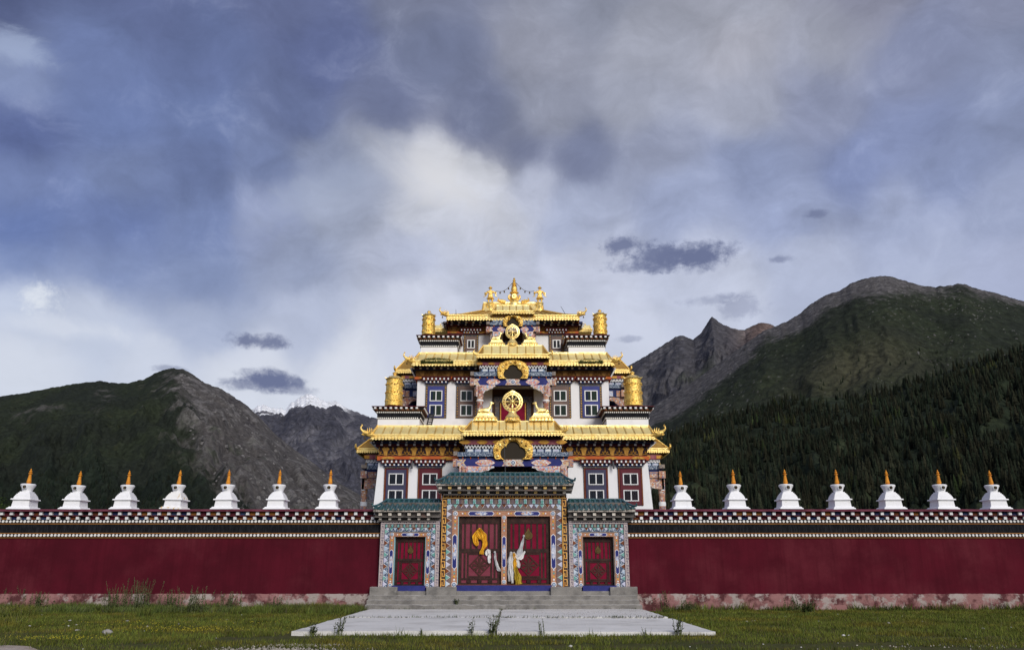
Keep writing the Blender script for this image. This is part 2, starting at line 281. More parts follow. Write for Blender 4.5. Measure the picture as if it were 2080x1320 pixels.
# ------------------------------------------------------------------ mesh and object helpers
class MB:
    def __init__(s, xf=None): s.v = []; s.f = []; s.mi = []; s.cur = 0; s.xf = xf
    def vs(s, pts):
        n = len(s.v); s.v += [tuple(s.xf(p)) if s.xf else tuple(p) for p in pts]; return n
    def fs(s, faces):
        s.f += faces; s.mi += [s.cur]*len(faces)
    def box(s, x0, x1, y0, y1, z0, z1, top=None):
        """top=(dx,dy): the top face shrinks by that much on each side"""
        a, b = top if top else (0, 0)
        n = s.vs([(x0, y0, z0), (x1, y0, z0), (x1, y1, z0), (x0, y1, z0), (x0+a, y0+b, z1), (x1-a, y0+b, z1), (x1-a, y1-b, z1), (x0+a, y1-b, z1)])
        s.fs([(n, n+3, n+2, n+1), (n+4, n+5, n+6, n+7), (n, n+1, n+5, n+4), (n+1, n+2, n+6, n+5), (n+2, n+3, n+7, n+6), (n+3, n, n+4, n+7)]); return s
    def prism(s, poly, y0, y1, tf=None):
        """poly [(x,z)] counter-clockwise seen from -Y, extruded y0 (front) to y1"""
        k = len(poly); g_ = tf or (lambda x, y, z: (x, y, z))
        n = s.vs([g_(x, y0, z) for x, z in poly]+[g_(x, y1, z) for x, z in poly])
        s.fs([tuple(range(n, n+k)), tuple(range(n+2*k-1, n+k-1, -1))]+[(n+i, n+k+i, n+k+(i+1) % k, n+(i+1) % k) for i in range(k)]); return s
    def lathe(s, prof, cx=0, cy=0, cz=0, seg=16, cap=True, wob=None):
        rows = []
        for (r, z) in prof:
            rows.append(s.vs([(cx+r*math.cos(2*math.pi*i/seg)*(wob(i, z) if wob else 1), cy+r*math.sin(2*math.pi*i/seg)*(wob(i, z) if wob else 1), cz+z) for i in range(seg)]))
        for a, b in zip(rows, rows[1:]):
            s.fs([(a+i, a+(i+1) % seg, b+(i+1) % seg, b+i) for i in range(seg)])
        if cap: s.fs([tuple(range(rows[0]+seg-1, rows[0]-1, -1)), tuple(range(rows[-1], rows[-1]+seg))])
        return s
    def tube(s, pts, rad, seg=6, flat=1., cap=True):
        pts = [Vector(p) for p in pts]; n = len(pts)
        rad = rad if isinstance(rad, (list, tuple)) else [rad]*n
        t0 = (pts[1]-pts[0]).normalized(); up = Vector((0, 0, 1)) if abs(t0.z) < .9 else Vector((0, 1, 0))
        rows = []
        for i, p in enumerate(pts):
            t = (pts[min(n-1, i+1)]-pts[max(0, i-1)]).normalized()
            e1 = t.cross(up); e1 = e1.normalized() if e1.length > 1e-4 else Vector((1, 0, 0)); e2 = e1.cross(t)
            up = e2
            rows.append(s.vs([p+(e1*math.cos(2*math.pi*j/seg)*flat+e2*math.sin(2*math.pi*j/seg))*rad[i] for j in range(seg)]))
        for a, b in zip(rows, rows[1:]): s.fs([(a+j, a+(j+1) % seg, b+(j+1) % seg, b+j) for j in range(seg)])
        if cap: s.fs([tuple(range(rows[0]+seg-1, rows[0]-1, -1)), tuple(range(rows[-1], rows[-1]+seg))])
        return s
    def ball(s, c, r, seg=6, ring=4, sq=(1, 1, 1)):
        prof = [(math.sin(math.pi*(i+.5)/ring) if 0 < i < ring-1 else math.sin(math.pi*(i+.35 if i == 0 else i+.65)/ring), -math.cos(math.pi*(i+(.35 if i == 0 else .65 if i == ring-1 else .5))/ring)) for i in range(ring)]
        rows = [s.vs([(c[0]+r*sq[0]*a*math.cos(2*math.pi*j/seg), c[1]+r*sq[1]*a*math.sin(2*math.pi*j/seg), c[2]+r*sq[2]*b) for j in range(seg)]) for a, b in prof]
        for a, b in zip(rows, rows[1:]): s.fs([(a+j, a+(j+1) % seg, b+(j+1) % seg, b+j) for j in range(seg)])
        s.fs([tuple(range(rows[0]+seg-1, rows[0]-1, -1)), tuple(range(rows[-1], rows[-1]+seg))]); return s
    def disc(s, x, y, z, r, th, seg=10):
        n = s.vs([(x+r*math.cos(2*math.pi*i/seg), y, z+r*math.sin(2*math.pi*i/seg)) for i in range(seg)]+[(x+r*.8*math.cos(2*math.pi*i/seg), y-th, z+r*.8*math.sin(2*math.pi*i/seg)) for i in range(seg)])
        s.fs([(n+i, n+(i+1) % seg, n+seg+(i+1) % seg, n+seg+i) for i in range(seg)]+[tuple(range(n+seg, n+2*seg))]); return s
    def mesh(s, name, mats, smooth=False):
        me = bpy.data.meshes.new(name); me.from_pydata(s.v, [], s.f)
        for m in (mats if isinstance(mats, (list, tuple)) else [mats]): me.materials.append(m)
        if max(s.mi or [0]) > 0: me.polygons.foreach_set('material_index', s.mi)
        if smooth:
            me.polygons.foreach_set('use_smooth', [True]*len(me.polygons))
            try: me.set_sharp_from_angle(angle=math.radians(smooth if smooth > 1 else 40))
            except Exception: pass
        me.update(); return me
    def build(s, name, mats, parent=None, smooth=False, kind=None):
        return obj(name, s.mesh(name, mats, smooth), parent, kind)
def obj(name, me, parent=None, kind=None, loc=None, rot=None, scale=None):
    o = bpy.data.objects.new(name, me); COL.objects.link(o)
    if parent is not None:
        o.parent = parent
        if parent.type == 'EMPTY' and not parent.get('_local'): o.matrix_parent_inverse = Matrix.Translation(-parent.location)
    if loc is not None: o.location = loc
    if rot is not None: o.rotation_euler = rot
    if scale is not None: o.scale = scale
    if kind: o['kind'] = kind
    return o
def tag(o, label, cat, group=None, kind=None):
    o['label'] = label
    if cat: o['category'] = cat
    if group: o['group'] = group
    if kind: o['kind'] = kind
    return o
LOCAL = set()
def thing(name, loc, label, cat, group=None):
    o = bpy.data.objects.new(name, None); COL.objects.link(o); o.location = loc; o.empty_display_size = .3
    return tag(o, label, cat, group)
def lobj(name, me, parent, kind=None, **kw):
    """a part given in the thing's own coordinates"""
    o = bpy.data.objects.new(name, me); COL.objects.link(o); o.parent = parent
    for k, v in kw.items(): setattr(o, k, v)
    if kind: o['kind'] = kind
    return o
def copy_tree(o, parent=None):
    c = o.copy(); COL.objects.link(c); c.parent = parent
    if parent is not None: c.matrix_parent_inverse = o.matrix_parent_inverse.copy()
    for ch in o.children: copy_tree(ch, c)
    return c
# ---- numpy noise
_perm = rng.permutation(4096)
_gr = rng.normal(size=(4096, 2)); _gr /= np.linalg.norm(_gr, axis=1)[:, None]
def perlin(x, y):
    xi = np.floor(x).astype(int); yi = np.floor(y).astype(int); xf = x-xi; yf = y-yi
    def gd(ix, iy, fx, fy):
        h = _perm[(_perm[ix & 4095]+iy) & 4095]; v = _gr[h]; return v[..., 0]*fx+v[..., 1]*fy
    u = xf*xf*xf*(xf*(xf*6-15)+10); w = yf*yf*yf*(yf*(yf*6-15)+10)
    a = gd(xi, yi, xf, yf)*(1-u)+gd(xi+1, yi, xf-1, yf)*u
    b = gd(xi, yi+1, xf, yf-1)*(1-u)+gd(xi+1, yi+1, xf-1, yf-1)*u
    return (a*(1-w)+b*w)*1.5
def fbm(x, y, octv=6, gain=.5, ridged=False):
    s = np.zeros_like(x, dtype=float); a = 1.; t = 0.
    for i in range(octv):
        n = perlin(x*2**i+17.3*i, y*2**i+5.1*i)
        s += a*((1-2*np.abs(n)) if ridged else n); t += a; a *= gain
    return s/t
# ------------------------------------------------------------------ ground sheet
def spaced(a, b, step, far, n):
    core = list(np.arange(a, b+1e-6, step)); k = np.geomspace(1, far, n)
    return np.array(sorted([a-q for q in k]+core+[b+q for q in k]))
gx = spaced(-26, 26, .5, 9000, 16); gy = spaced(12, 36, .5, 9000, 16)
GX, GY = np.meshgrid(gx, gy)
GZ = fbm(GX*.35, GY*.35, 3)*.05-.02
far = np.clip((np.hypot(GX, GY-25)-60)/300, 0, 1); GZ = GZ*(1-far)-.3*far
GZ = np.where((np.abs(GX) < 11) & (GY > 21) & (GY < 34.5), np.minimum(GZ, -.01), GZ)
def grid_obj(name, X, Y, Z, m, smooth=True, colors=None):
    nv, nu = X.shape
    me = bpy.data.meshes.new(name)
    co = np.stack([X, Y, Z], -1).reshape(-1, 3).astype(np.float32)
    idx = np.arange(nv*nu).reshape(nv, nu)
    q = np.stack([idx[:-1, :-1], idx[:-1, 1:], idx[1:, 1:], idx[1:, :-1]], -1).reshape(-1, 4)
    me.vertices.add(len(co)); me.vertices.foreach_set('co', co.ravel())
    me.loops.add(q.size); me.loops.foreach_set('vertex_index', q.ravel().astype(np.int32))
    me.polygons.add(len(q)); me.polygons.foreach_set('loop_start', np.arange(0, q.size, 4, dtype=np.int32))
    me.polygons.foreach_set('use_smooth', np.full(len(q), smooth))
    me.update(calc_edges=True); me.validate()
    me.materials.append(m)
    if colors is not None:
        a = me.color_attributes.new('Col', 'FLOAT_COLOR', 'POINT')
        a.data.foreach_set('color', np.concatenate([colors.reshape(-1, 3), np.ones((colors.shape[0]*colors.shape[1], 1))], 1).astype(np.float32).ravel())
    o = bpy.data.objects.new(name, me); COL.objects.link(o); return o
def tri_obj(name, verts, faces, m, colors=None, parent=None):
    """a big triangle soup straight from numpy"""
    me = bpy.data.meshes.new(name)
    me.vertices.add(len(verts)); me.vertices.foreach_set('co', verts.astype(np.float32).ravel())
    me.loops.add(faces.size); me.loops.foreach_set('vertex_index', faces.astype(np.int32).ravel())
    me.polygons.add(len(faces)); me.polygons.foreach_set('loop_start', np.arange(0, faces.size, 3, dtype=np.int32))
    me.update(calc_edges=True); me.materials.append(m)
    if colors is not None:
        a = me.color_attributes.new('Col', 'FLOAT_COLOR', 'POINT')
        a.data.foreach_set('color', np.concatenate([colors, np.ones((len(colors), 1))], 1).astype(np.float32).ravel())
    o = bpy.data.objects.new(name, me); COL.objects.link(o)
    if parent: o.parent = parent
    return o
mGround = bpy.data.materials.new('meadow_soil'); mGround.use_nodes = True
q = G(mGround.node_tree); b = q.t.nodes['Principled BSDF']; pos = q.n('ShaderNodeNewGeometry').outputs['Position']
c0 = q.mix(q.ss(q.noise(pos, .35, 8, .65), .35, .65), (.050, .056, .016), (.072, .072, .022))
c0 = q.mix(q.ss(q.noise(pos, 2.2, 8, .7), .50, .68), c0, (.075, .055, .030))
c0 = q.mix(q.m('MULTIPLY', q.ss(q.noise(pos, 14., 4, .7), .60, .70), .7), c0, (.20, .165, .12))
q.put(b.inputs['Base Color'], c0); b.inputs['Roughness'].default_value = 1.; b.inputs['Specular IOR Level'].default_value = .1
bp = q.n('ShaderNodeBump'); bp.inputs['Strength'].default_value = .7; bp.inputs['Distance'].default_value = .05
q.put(bp.inputs['Height'], q.noise(pos, 12., 5, .6)); q.t.links.new(bp.outputs[0], b.inputs['Normal'])
go = grid_obj('ground', GX, GY, GZ, mGround); tag(go, 'grassy meadow floor in front of the maroon wall', None, kind='structure')

# ------------------------------------------------------------------ mountains
def attr_mat(name, rough, nscale, amt, bump, bscale, bdist, vscale=None, tint=None, leaf=0.):
    m = bpy.data.materials.new(name); m.use_nodes = True; q = G(m.node_tree); b = q.t.nodes['Principled BSDF']
    at_ = q.n('ShaderNodeAttribute'); at_.attribute_name = 'Col'
    pos = q.n('ShaderNodeNewGeometry').outputs['Position']
    f = q.ss(q.noise(pos, nscale, 6, .72), .25, .75, 1-amt, 1+amt, 'LINEAR')
    c = q.vm('SCALE', at_.outputs['Color']); q.t.nodes[-1].inputs['Scale'].default_value = 1; q.put(q.t.nodes[-1].inputs['Scale'], f)
    if vscale:
        v = q.ss(q.noise(pos, vscale, 3, .8), .66, .74)
        c = q.mix(q.m('MULTIPLY', v, tint[3]), c, tint[:3])
    q.put(b.inputs['Base Color'], c); b.inputs['Roughness'].default_value = rough; b.inputs['Specular IOR Level'].default_value = .08
    bp = q.n('ShaderNodeBump'); bp.inputs['Strength'].default_value = bump; bp.inputs['Distance'].default_value = bdist
    q.put(bp.inputs['Height'], q.noise(pos, bscale, 6, .7)); q.t.links.new(bp.outputs[0], b.inputs['Normal'])
    if leaf:        # thin leaves let light through
        tl = q.n('ShaderNodeBsdfTranslucent'); q.put(tl.inputs[0], c); mx = q.n('ShaderNodeMixShader'); mx.inputs[0].default_value = leaf
        out = [n_ for n_ in q.t.nodes if n_.type == 'OUTPUT_MATERIAL'][0]
        q.t.links.new(b.outputs[0], mx.inputs[1]); q.t.links.new(tl.outputs[0], mx.inputs[2]); q.t.links.new(mx.outputs[0], out.inputs[0])
    return m
def mountain(name, prof, R, t0, nu, nv, amp, rough, colfn, m, label, power=1.2, gully=9., px0=None, px1=None, ridge_rough=.6):
    px = np.linspace(prof[0][0] if px0 is None else px0, prof[-1][0] if px1 is None else px1, nu)
    py = np.interp(px, [a for a, _ in prof], [b_ for _, b_ in prof])
    rr = np.interp(px, [a for a, _ in R], [b_ for _, b_ in R]) if isinstance(R, list) else np.full(nu, float(R))
    v = (660-py)/F; hy = CP-v*SP; tz = (SP+v*CP)/hy
    az = (px-1040)/F/hy
    w = np.concatenate([np.linspace(0, 1, nv)**.85, np.array([1.05, 1.12, 1.2])])
    Wg, _ = np.meshgrid(w, px, indexing='ij')
    t = t0+(1-t0)*np.minimum(Wg, 2)
    Y = rr[None]*t; X = az[None]*Y
    zr = EYE+rr*tz
    k = np.where(Wg <= 1, np.clip(Wg, 0, 1)**power, 1-(Wg-1)*2.2)
    Z = zr[None]*k
    sc = rr.mean()
    # gullies run down the slope, crags all over
    ga = az[None]*sc/(sc*.055)+fbm(X/(sc*.12), Y/(sc*.12), 3)*.9
    gl = fbm(ga*gully/9., Wg*1.6+3.7, 5, .55, ridged=True)
    cr = fbm(X/(sc*.045), Y/(sc*.045), 6, .58)
    wt_ = np.clip(Wg, 0, 1); env = np.clip((1-wt_)*3.2, 0, 1)*np.clip(wt_*5, 0, 1)
    Z = Z+amp*zr[None]*(gl-.35)*env*(1-.3*wt_)+rough*zr[None]*cr*(.12+.88*env)*np.clip(wt_*8, 0, 1)
    # a ragged ridge line
    Z = Z+ridge_rough*rough*zr[None]*fbm(px/14., px*0+2.2, 5, .72)[None]*np.clip((wt_-.7)*3.3, 0, 1)
    Z = np.where(Wg <= 0, -6., Z)
    cols = colfn(np.broadcast_to(px[None], Wg.shape), Wg, X, Y, gl, cr, sc)
    o = grid_obj(name, X, Y, Z, m, True, np.clip(cols, 0, 1)); tag(o, label, None, kind='structure')
    return dict(px=px, w=w, X=X, Y=Y, Z=Z, o=o)
def sst(x, a, b):
    t = np.clip((x-a)/(b-a), 0, 1); return t*t*(3-2*t)
def mixc(c, d, f): return c*(1-f[..., None])+np.array(d)*f[..., None]
def full(c, like): return np.broadcast_to(np.array(c, float), like.shape+(3,)).copy()
GRS, GRS2, ROCK, ROCK2, FOR, SNOW = (.025, .032, .019), (.020, .0245, .018), (.105, .098, .098), (.062, .058, .062), (.013, .020, .014), (.92, .93, .95)  # slope colours kept dark, cloud shadow worked into them
def colA(px, w, X, Y, gl, cr, sc):
    c = full(GRS2, w); n = fbm(X/(sc*.08), Y/(sc*.08), 6, .6); n2 = fbm(X/(sc*.02)+9, Y/(sc*.02), 5, .65)
    c = mixc(c, GRS, sst(n, -.2, .3)); c = mixc(c, (.036, .040, .020), sst(n2+.6*n, .25, .5)*.6)
    pb = np.interp(w, [0, .15, .3, .5, 1.], [700, 560, 480, 408, 338])
    rk = sst(px-pb+n*95+n2*85, -30, 45)
    veg = sst(n2*.9+n*.6, .10, .42)*sst(1-w, .12, .45)
    c = mixc(c, (.082, .075, .072), rk); c = mixc(c, (.165, .155, .15), rk*sst(n2+gl*.30, .12, .42)*.8); c = mixc(c, (.036, .042, .026), rk*veg*.85); c = mixc(c, (.05, .046, .05), rk*sst(-gl, -.25, .1)*.55)
    # scree patches on the grassy flank
    for (a, b_, wa, wb) in ((20, 150, .72, .86), (180, 250, .72, .97)):
        c = mixc(c, (.105, .098, .092), sst(px, a, a+40)*sst(-px, -b_, -b_+40)*sst(w, wa, wa+.06)*sst(-w, -wb, -wb+.06)*sst(n2+n*.5, -.08, .25)*.8)
    c = mixc(c, (.19, .18, .18), rk*sst(px, 390, 460)*sst(-px, -560, -500)*sst(n2, .28, .42)*sst(w, .1, .2)*sst(-w, -.5, -.35)*.7)
    fr = sst(.44-.10*sst(px, 250, 500)-w+n*.16, -.03, .06)*(1-rk*.8); return mixc(c, FOR, fr*.6)
def colB(px, w, X, Y, gl, cr, sc):
    n = fbm(X/(sc*.02), Y/(sc*.02), 6, .62); n1 = fbm(X/(sc*.07)+3, Y/(sc*.07), 5, .55)
    c = full((.135, .132, .150), w); c = mixc(c, (.072, .072, .090), sst(gl+n*.4, .1, .55)); c = mixc(c, (.23, .22, .235), sst(n1-gl*.3, .02, .35)*sst(.75-w, 0, .4)*.8)
    c = mixc(c, (.045, .05, .04), sst(.22-w+n1*.25, -.02, .08)*.8)
    s = sst(w-.955+.095*np.exp(-((px-628)/34)**2)+.045*np.exp(-((px-545)/30)**2)+n*.10+gl*.03, -.006, .010)*sst(px, 505, 520)*sst(-px, -720, -690)
    return mixc(c, SNOW, s)
def colC(px, w, X, Y, gl, cr, sc):
    n = fbm(X/(sc*.02), Y/(sc*.02), 6, .65); n1 = fbm(X/(sc*.06)+3, Y/(sc*.06), 5, .55)
    c = full((.125, .118, .122), w); c = mixc(c, (.072, .070, .080), sst(gl+n*.5, .05, .55)); c = mixc(c, (.19, .18, .18), sst(n, .2, .45)*.6)
    c = mixc(c, (.17, .115, .095), np.exp(-((px-1550)/45)**2)*sst(w, .6, .85)*.8)
    return mixc(c, (.04, .048, .028), sst(.7-w+n1*.4, -.05, .2)*.75)
def colD(px, w, X, Y, gl, cr, sc):
    n = fbm(X/(sc*.07), Y/(sc*.07), 6, .6); n2 = fbm(X/(sc*.012)+9, Y/(sc*.012), 5, .7); n3 = fbm(X/(sc*.005), Y/(sc*.005), 4, .7)
    c = full(GRS2, w); c = mixc(c, GRS, sst(n+n3*.5, -.25, .3)); c = mixc(c, (.034, .037, .020), sst(n2+n*.5, .15, .5)*.55)
    top = np.interp(px, [1250, 1500, 1560, 1650, 1780, 1900, 2000, 2100], [.74, .86, .93, .88, .885, .965, .955, .965])
    rk = sst(w-top+n*.10+n2*.06, -.03, .05)
    c = mixc(c, (.085, .080, .082), rk); c = mixc(c, (.14, .132, .13), rk*sst(n3+n2*.5, .1, .4)*.8)
    spot = sst(n3+n*.35, .36, .48)*sst(w, .35, .6); c = mixc(c, (.17, .165, .16), spot*.75*np.clip(sst(px, 1300, 1420)*.3+.25+.5*sst(-px, -1560, -1480)+.6*sst(px, 1880, 1950)*sst(w, .7, .85), 0, 1))
    c = mixc(c, (.062, .060, .036), np.exp(-((px-1720)/120)**2)*np.exp(-((w-.60)/.10)**2)*.8)
    return mixc(c, FOR, sst(.36-w+n*.15, -.02, .06)*.7)
def colE(px, w, X, Y, gl, cr, sc):
    n = fbm(X/(sc*.05), Y/(sc*.05), 5); c = full((.020, .027, .016), w); return mixc(c, (.036, .045, .022), sst(n, .05, .35)*.6)
mHill = attr_mat('hill_grass_and_rock', 1., .06, .75, 1., .035, 12., .09, (.16, .155, .15, .28))
mPeak = attr_mat('bare_peak_rock', 1., .025, .75, 1., .012, 40.)
mB = mountain('snowy_mountain', [(380, 830), (440, 815), (500, 833), (515, 829), (532, 822), (550, 826), (578, 832), (590, 818), (605, 809), (620, 803), (632, 801), (645, 806), (658, 815), (668, 818), (682, 814), (700, 829), (722, 838), (742, 844), (765, 847), (800, 868), (860, 905), (1000, 950), (1200, 960), (1350, 930)],
              7000, .45, 760, 150, .085, .030, colB, mPeak, 'jagged grey mountain with snow on its summit', .95, 14., ridge_rough=1.0)
mC = mountain('rocky_peak', [(860, 960), (1000, 900), (1080, 850), (1180, 800), (1262, 752), (1312, 722), (1338, 707), (1372, 684), (1385, 681), (1408, 690), (1425, 674), (1436, 658), (1446, 643), (1455, 650), (1468, 659), (1490, 667), (1512, 670), (1530, 660), (1545, 655), (1565, 657), (1640, 700), (1750, 760)],
              4000, .5, 480, 120, .12, .020, colC, mPeak, 'craggy grey rock peak behind the green hillside', 1.1, 12., ridge_rough=.5)
mA = mountain('green_hill', [(-1300, 1060), (-900, 985), (-560, 905), (-260, 850), (-100, 822), (0, 805), (60, 796), (120, 785), (165, 777), (205, 774), (240, 779), (262, 777), (290, 771), (312, 760), (330, 752), (352, 748), (372, 750), (390, 759), (415, 777), (430, 784), (445, 787), (470, 803), (500, 822), (528, 848), (562, 884), (600, 914), (638, 941), (690, 982), (740, 1010), (820, 1050), (1000, 1085), (1120, 1150)],
              3500, .45, 900, 180, .15, .016, colA, mHill, 'dark green hill with a bare grey rock flank on its right', 1.2, 8., ridge_rough=.7)
mD = mountain('high_hillside', [(900, 1145), (1020, 1040), (1120, 960), (1200, 905), (1290, 845), (1330, 822), (1400, 780), (1450, 745), (1500, 708), (1550, 672), (1600, 652), (1625, 637), (1650, 615), (1680, 598), (1705, 590), (1730, 575), (1760, 565), (1785, 561), (1810, 562), (1840, 570), (1870, 580), (1900, 583), (1930, 580), (1945, 576), (1960, 577), (1985, 587), (2030, 597), (2080, 612), (2200, 650), (2350, 700), (2700, 800), (3200, 960)],
              2200, .4, 900, 210, .045, .008, colD, mHill, 'tall green hillside with rocky summit on the right', 1.25, 6., ridge_rough=.9)
mE = mountain('wooded_hill', [(960, 1152), (1080, 1105), (1150, 1045), (1230, 980), (1300, 915), (1350, 880), (1420, 855), (1500, 838), (1580, 812), (1660, 806), (1740, 808), (1800, 796), (1870, 772), (1950, 745), (2020, 726), (2080, 712), (2200, 690), (2350, 690), (2700, 760), (3200, 900)],
              [(1000, 1150), (1500, 1100), (2080, 850), (2350, 800)], .38, 560, 110, .10, .012, colE, mHill, 'steep slope under the conifer forest on the right', 1.15, 6., ridge_rough=.5)
# ------------------------------------------------------------------ conifers
def conifer_proto(seed, tiers=6, seg=7):
    r = np.random.default_rng(seed); V = []; Fc = []; shade = []
    for i in range(3):   # trunk
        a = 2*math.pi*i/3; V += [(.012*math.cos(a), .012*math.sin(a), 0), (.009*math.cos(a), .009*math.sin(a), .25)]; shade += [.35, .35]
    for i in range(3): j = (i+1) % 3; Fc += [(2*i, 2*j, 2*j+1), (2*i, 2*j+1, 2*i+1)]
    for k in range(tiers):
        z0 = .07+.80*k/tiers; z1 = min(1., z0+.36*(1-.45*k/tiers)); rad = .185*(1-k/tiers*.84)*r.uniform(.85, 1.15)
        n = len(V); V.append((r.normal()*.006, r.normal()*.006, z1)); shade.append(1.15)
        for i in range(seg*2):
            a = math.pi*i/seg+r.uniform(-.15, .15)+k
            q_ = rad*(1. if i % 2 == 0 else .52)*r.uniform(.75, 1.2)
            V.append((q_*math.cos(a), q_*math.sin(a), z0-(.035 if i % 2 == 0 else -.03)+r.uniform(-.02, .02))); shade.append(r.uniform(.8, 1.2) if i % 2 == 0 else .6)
        for i in range(seg*2): Fc.append((n, n+1+i, n+1+(i+1) % (seg*2)))
    return np.array(V), np.array(Fc), np.array(shade)
protos = [conifer_proto(s, t_, 6) for s, t_ in ((1, 6), (2, 7), (3, 5), (4, 6))]
mConif = attr_mat('conifer_needles', 1., .9, .5, 0., 1., .1)
def forest(name, pts, hts, label, cols):
    VV, FF, CC = [], [], []; off = 0
    for p, h, cc in zip(pts, hts, cols):
        V, Fc, sh = protos[rng.integers(4)]
        a = rng.uniform(0, 6.28); ca, sa = math.cos(a), math.sin(a); wd = h*rng.uniform(.85, 1.25)
        v = np.stack([(V[:, 0]*ca-V[:, 1]*sa)*wd+p[0], (V[:, 0]*sa+V[:, 1]*ca)*wd+p[1], V[:, 2]*h+p[2]-.4], 1)
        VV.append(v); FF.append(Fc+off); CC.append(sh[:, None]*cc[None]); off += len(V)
    o = tri_obj(name, np.concatenate(VV), np.concatenate(FF), mConif, np.concatenate(CC)); tag(o, label, None, kind='stuff'); return o
def sample(M, n, wlo, whi, keep, pxlo=None, pxhi=None):
    i = rng.uniform(np.searchsorted(M['px'], pxlo) if pxlo is not None else 0, np.searchsorted(M['px'], pxhi)-1 if pxhi is not None else len(M['px'])-1.01, n)
    wv = rng.uniform(wlo, whi, n); j = np.interp(wv, M['w'], np.arange(len(M['w'])))
    i0 = i.astype(int); j0 = np.minimum(j.astype(int), len(M['w'])-2); fi = i-i0; fj = j-j0
    def bl(A): return (A[j0, i0]*(1-fi)+A[j0, i0+1]*fi)*(1-fj)+(A[j0+1, i0]*(1-fi)+A[j0+1, i0+1]*fi)*fj
    X, Y, Z = bl(M['X']), bl(M['Y']), bl(M['Z']); px = np.interp(i, np.arange(len(M['px'])), M['px'])
    k = keep(px, wv, X, Y); return np.stack([X, Y, Z], 1)[k]
def tree_cols(n, base=(.017, .021, .0125)):
    c = np.array(base)[None]*rng.uniform(.6, 1.5, (n, 1)); c[:, 0] *= rng.uniform(.8, 1.25, n); return c
def keepE(px, w, X, Y): return (fbm(X/70., Y/70., 4) > -.34+.25*sst(w, .85, 1.))
pE = sample(mE, 9500, .16, 1.0, keepE, 1090, 2480)
cE = tree_cols(len(pE))*(1+.9*np.clip(fbm(pE[:, 0]/60., pE[:, 1]/60., 4), -.6, .9))[:, None]; lt = fbm(pE[:, 0]/40.+8, pE[:, 1]/40., 3) > .38; cE[lt] = cE[lt]*np.array([1.7, 1.7, 1.1])
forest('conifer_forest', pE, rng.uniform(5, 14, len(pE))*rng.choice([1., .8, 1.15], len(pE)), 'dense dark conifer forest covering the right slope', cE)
def keepD(px, w, X, Y):
    lim = np.interp(px, [1200, 1300, 1400, 1500, 1560, 1650, 1700, 1760, 1850, 2100], [.42, .40, .40, .44, .47, .40, .33, .36, .40, .45])
    return w < lim+.10*fbm(X/120., Y/120., 4)
pD = sample(mD, 6000, .10, .62, keepD, 1150, 2300)
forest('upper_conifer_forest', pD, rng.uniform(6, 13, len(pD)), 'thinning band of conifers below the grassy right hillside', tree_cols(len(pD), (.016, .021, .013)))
def keepA(px, w, X, Y):
    lim = np.interp(px, [-200, 0, 250, 350, 480, 650], [.40, .38, .36, .31, .20, .14])
    return w < lim+.14*fbm(X/260., Y/260., 4)
pA = sample(mA, 7000, .05, .62, keepA, -420, 760)
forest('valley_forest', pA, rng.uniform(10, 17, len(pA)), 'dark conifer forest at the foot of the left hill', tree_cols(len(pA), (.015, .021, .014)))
# lone trees above the tree line: each one a tree
def tree_mesh(k, part):
    V, Fc, sh = protos[k]; sel = Fc[:6] if part == 'trunk' else Fc[6:]
    us = np.unique(sel); mp = {int(u): i for i, u in enumerate(us)}
    me = bpy.data.meshes.new(part); me.from_pydata([tuple(V[u]) for u in us], [], [tuple(mp[int(x)] for x in f_) for f_ in sel])
    if part == 'trunk': me.materials.append(mBrown)
    else:
        me.materials.append(mConif); a = me.color_attributes.new('Col', 'FLOAT_COLOR', 'POINT')
        for i, u in enumerate(us): s_ = sh[u]; a.data[i].color = (.022*s_, .030*s_, .018*s_, 1)
    return me
tmesh = [(tree_mesh(k, 'trunk'), tree_mesh(k, 'crown')) for k in range(4)]
pL = sample(mD, 400, .50, .66, lambda px, w, X, Y: np.abs(w-np.interp(px, [1480, 1600, 1700, 1800, 1900], [.50, .56, .56, .60, .64])) < .05, 1500, 1900)[:34]
for i, p in enumerate(pL):
    t = thing('conifer_tree', (p[0], p[1], p[2]-.4), 'small lone conifer standing on open grass above the right forest edge', 'tree', 'lone conifers above the tree line')
    h = rng.uniform(7, 13); t.scale = (h*1.15, h*1.15, h); t.rotation_euler = (0, 0, rng.uniform(0, 6))
    for nm, me in zip(('trunk', 'crown'), tmesh[i % 4]): lobj(nm, me, t)

# boulders and outcrops strewn over the open slopes
def boulders(name, M, n, wlo, whi, keep, pxlo, pxhi, rmin, rmax, label, col):
    p = sample(M, n, wlo, whi, keep, pxlo, pxhi); V = []; Fc = []; Cb = []
    for q_ in p:
        r = rmin+(rmax-rmin)*rng.uniform()**3; k = len(V); m_ = rng.integers(5, 8); a0 = rng.uniform(0, 6)
        V += [(q_[0]+r*math.cos(a0+6.283*i/m_)*rng.uniform(.6, 1.3), q_[1]+r*math.sin(a0+6.283*i/m_), q_[2]-r*.5) for i in range(m_)]+[(q_[0]+r*.55*math.cos(a0+.4+6.283*i/m_)*rng.uniform(.6, 1.3), q_[1]+r*.5*math.sin(a0+.4+6.283*i/m_), q_[2]+r*rng.uniform(.35, .75)) for i in range(m_)]
        for i in range(m_): j = (i+1) % m_; Fc += [(k+i, k+j, k+m_+i), (k+j, k+m_+j, k+m_+i)]
        Fc += [(k+m_, k+m_+i, k+m_+i+1) for i in range(1, m_-1)]; s_ = rng.uniform(.5, 1.3); Cb += [tuple(c_*s_ for c_ in col)]*(2*m_)
    o = tri_obj(name, np.array(V), np.array(Fc), mPeak, np.array(Cb)); tag(o, label, None, kind='stuff')
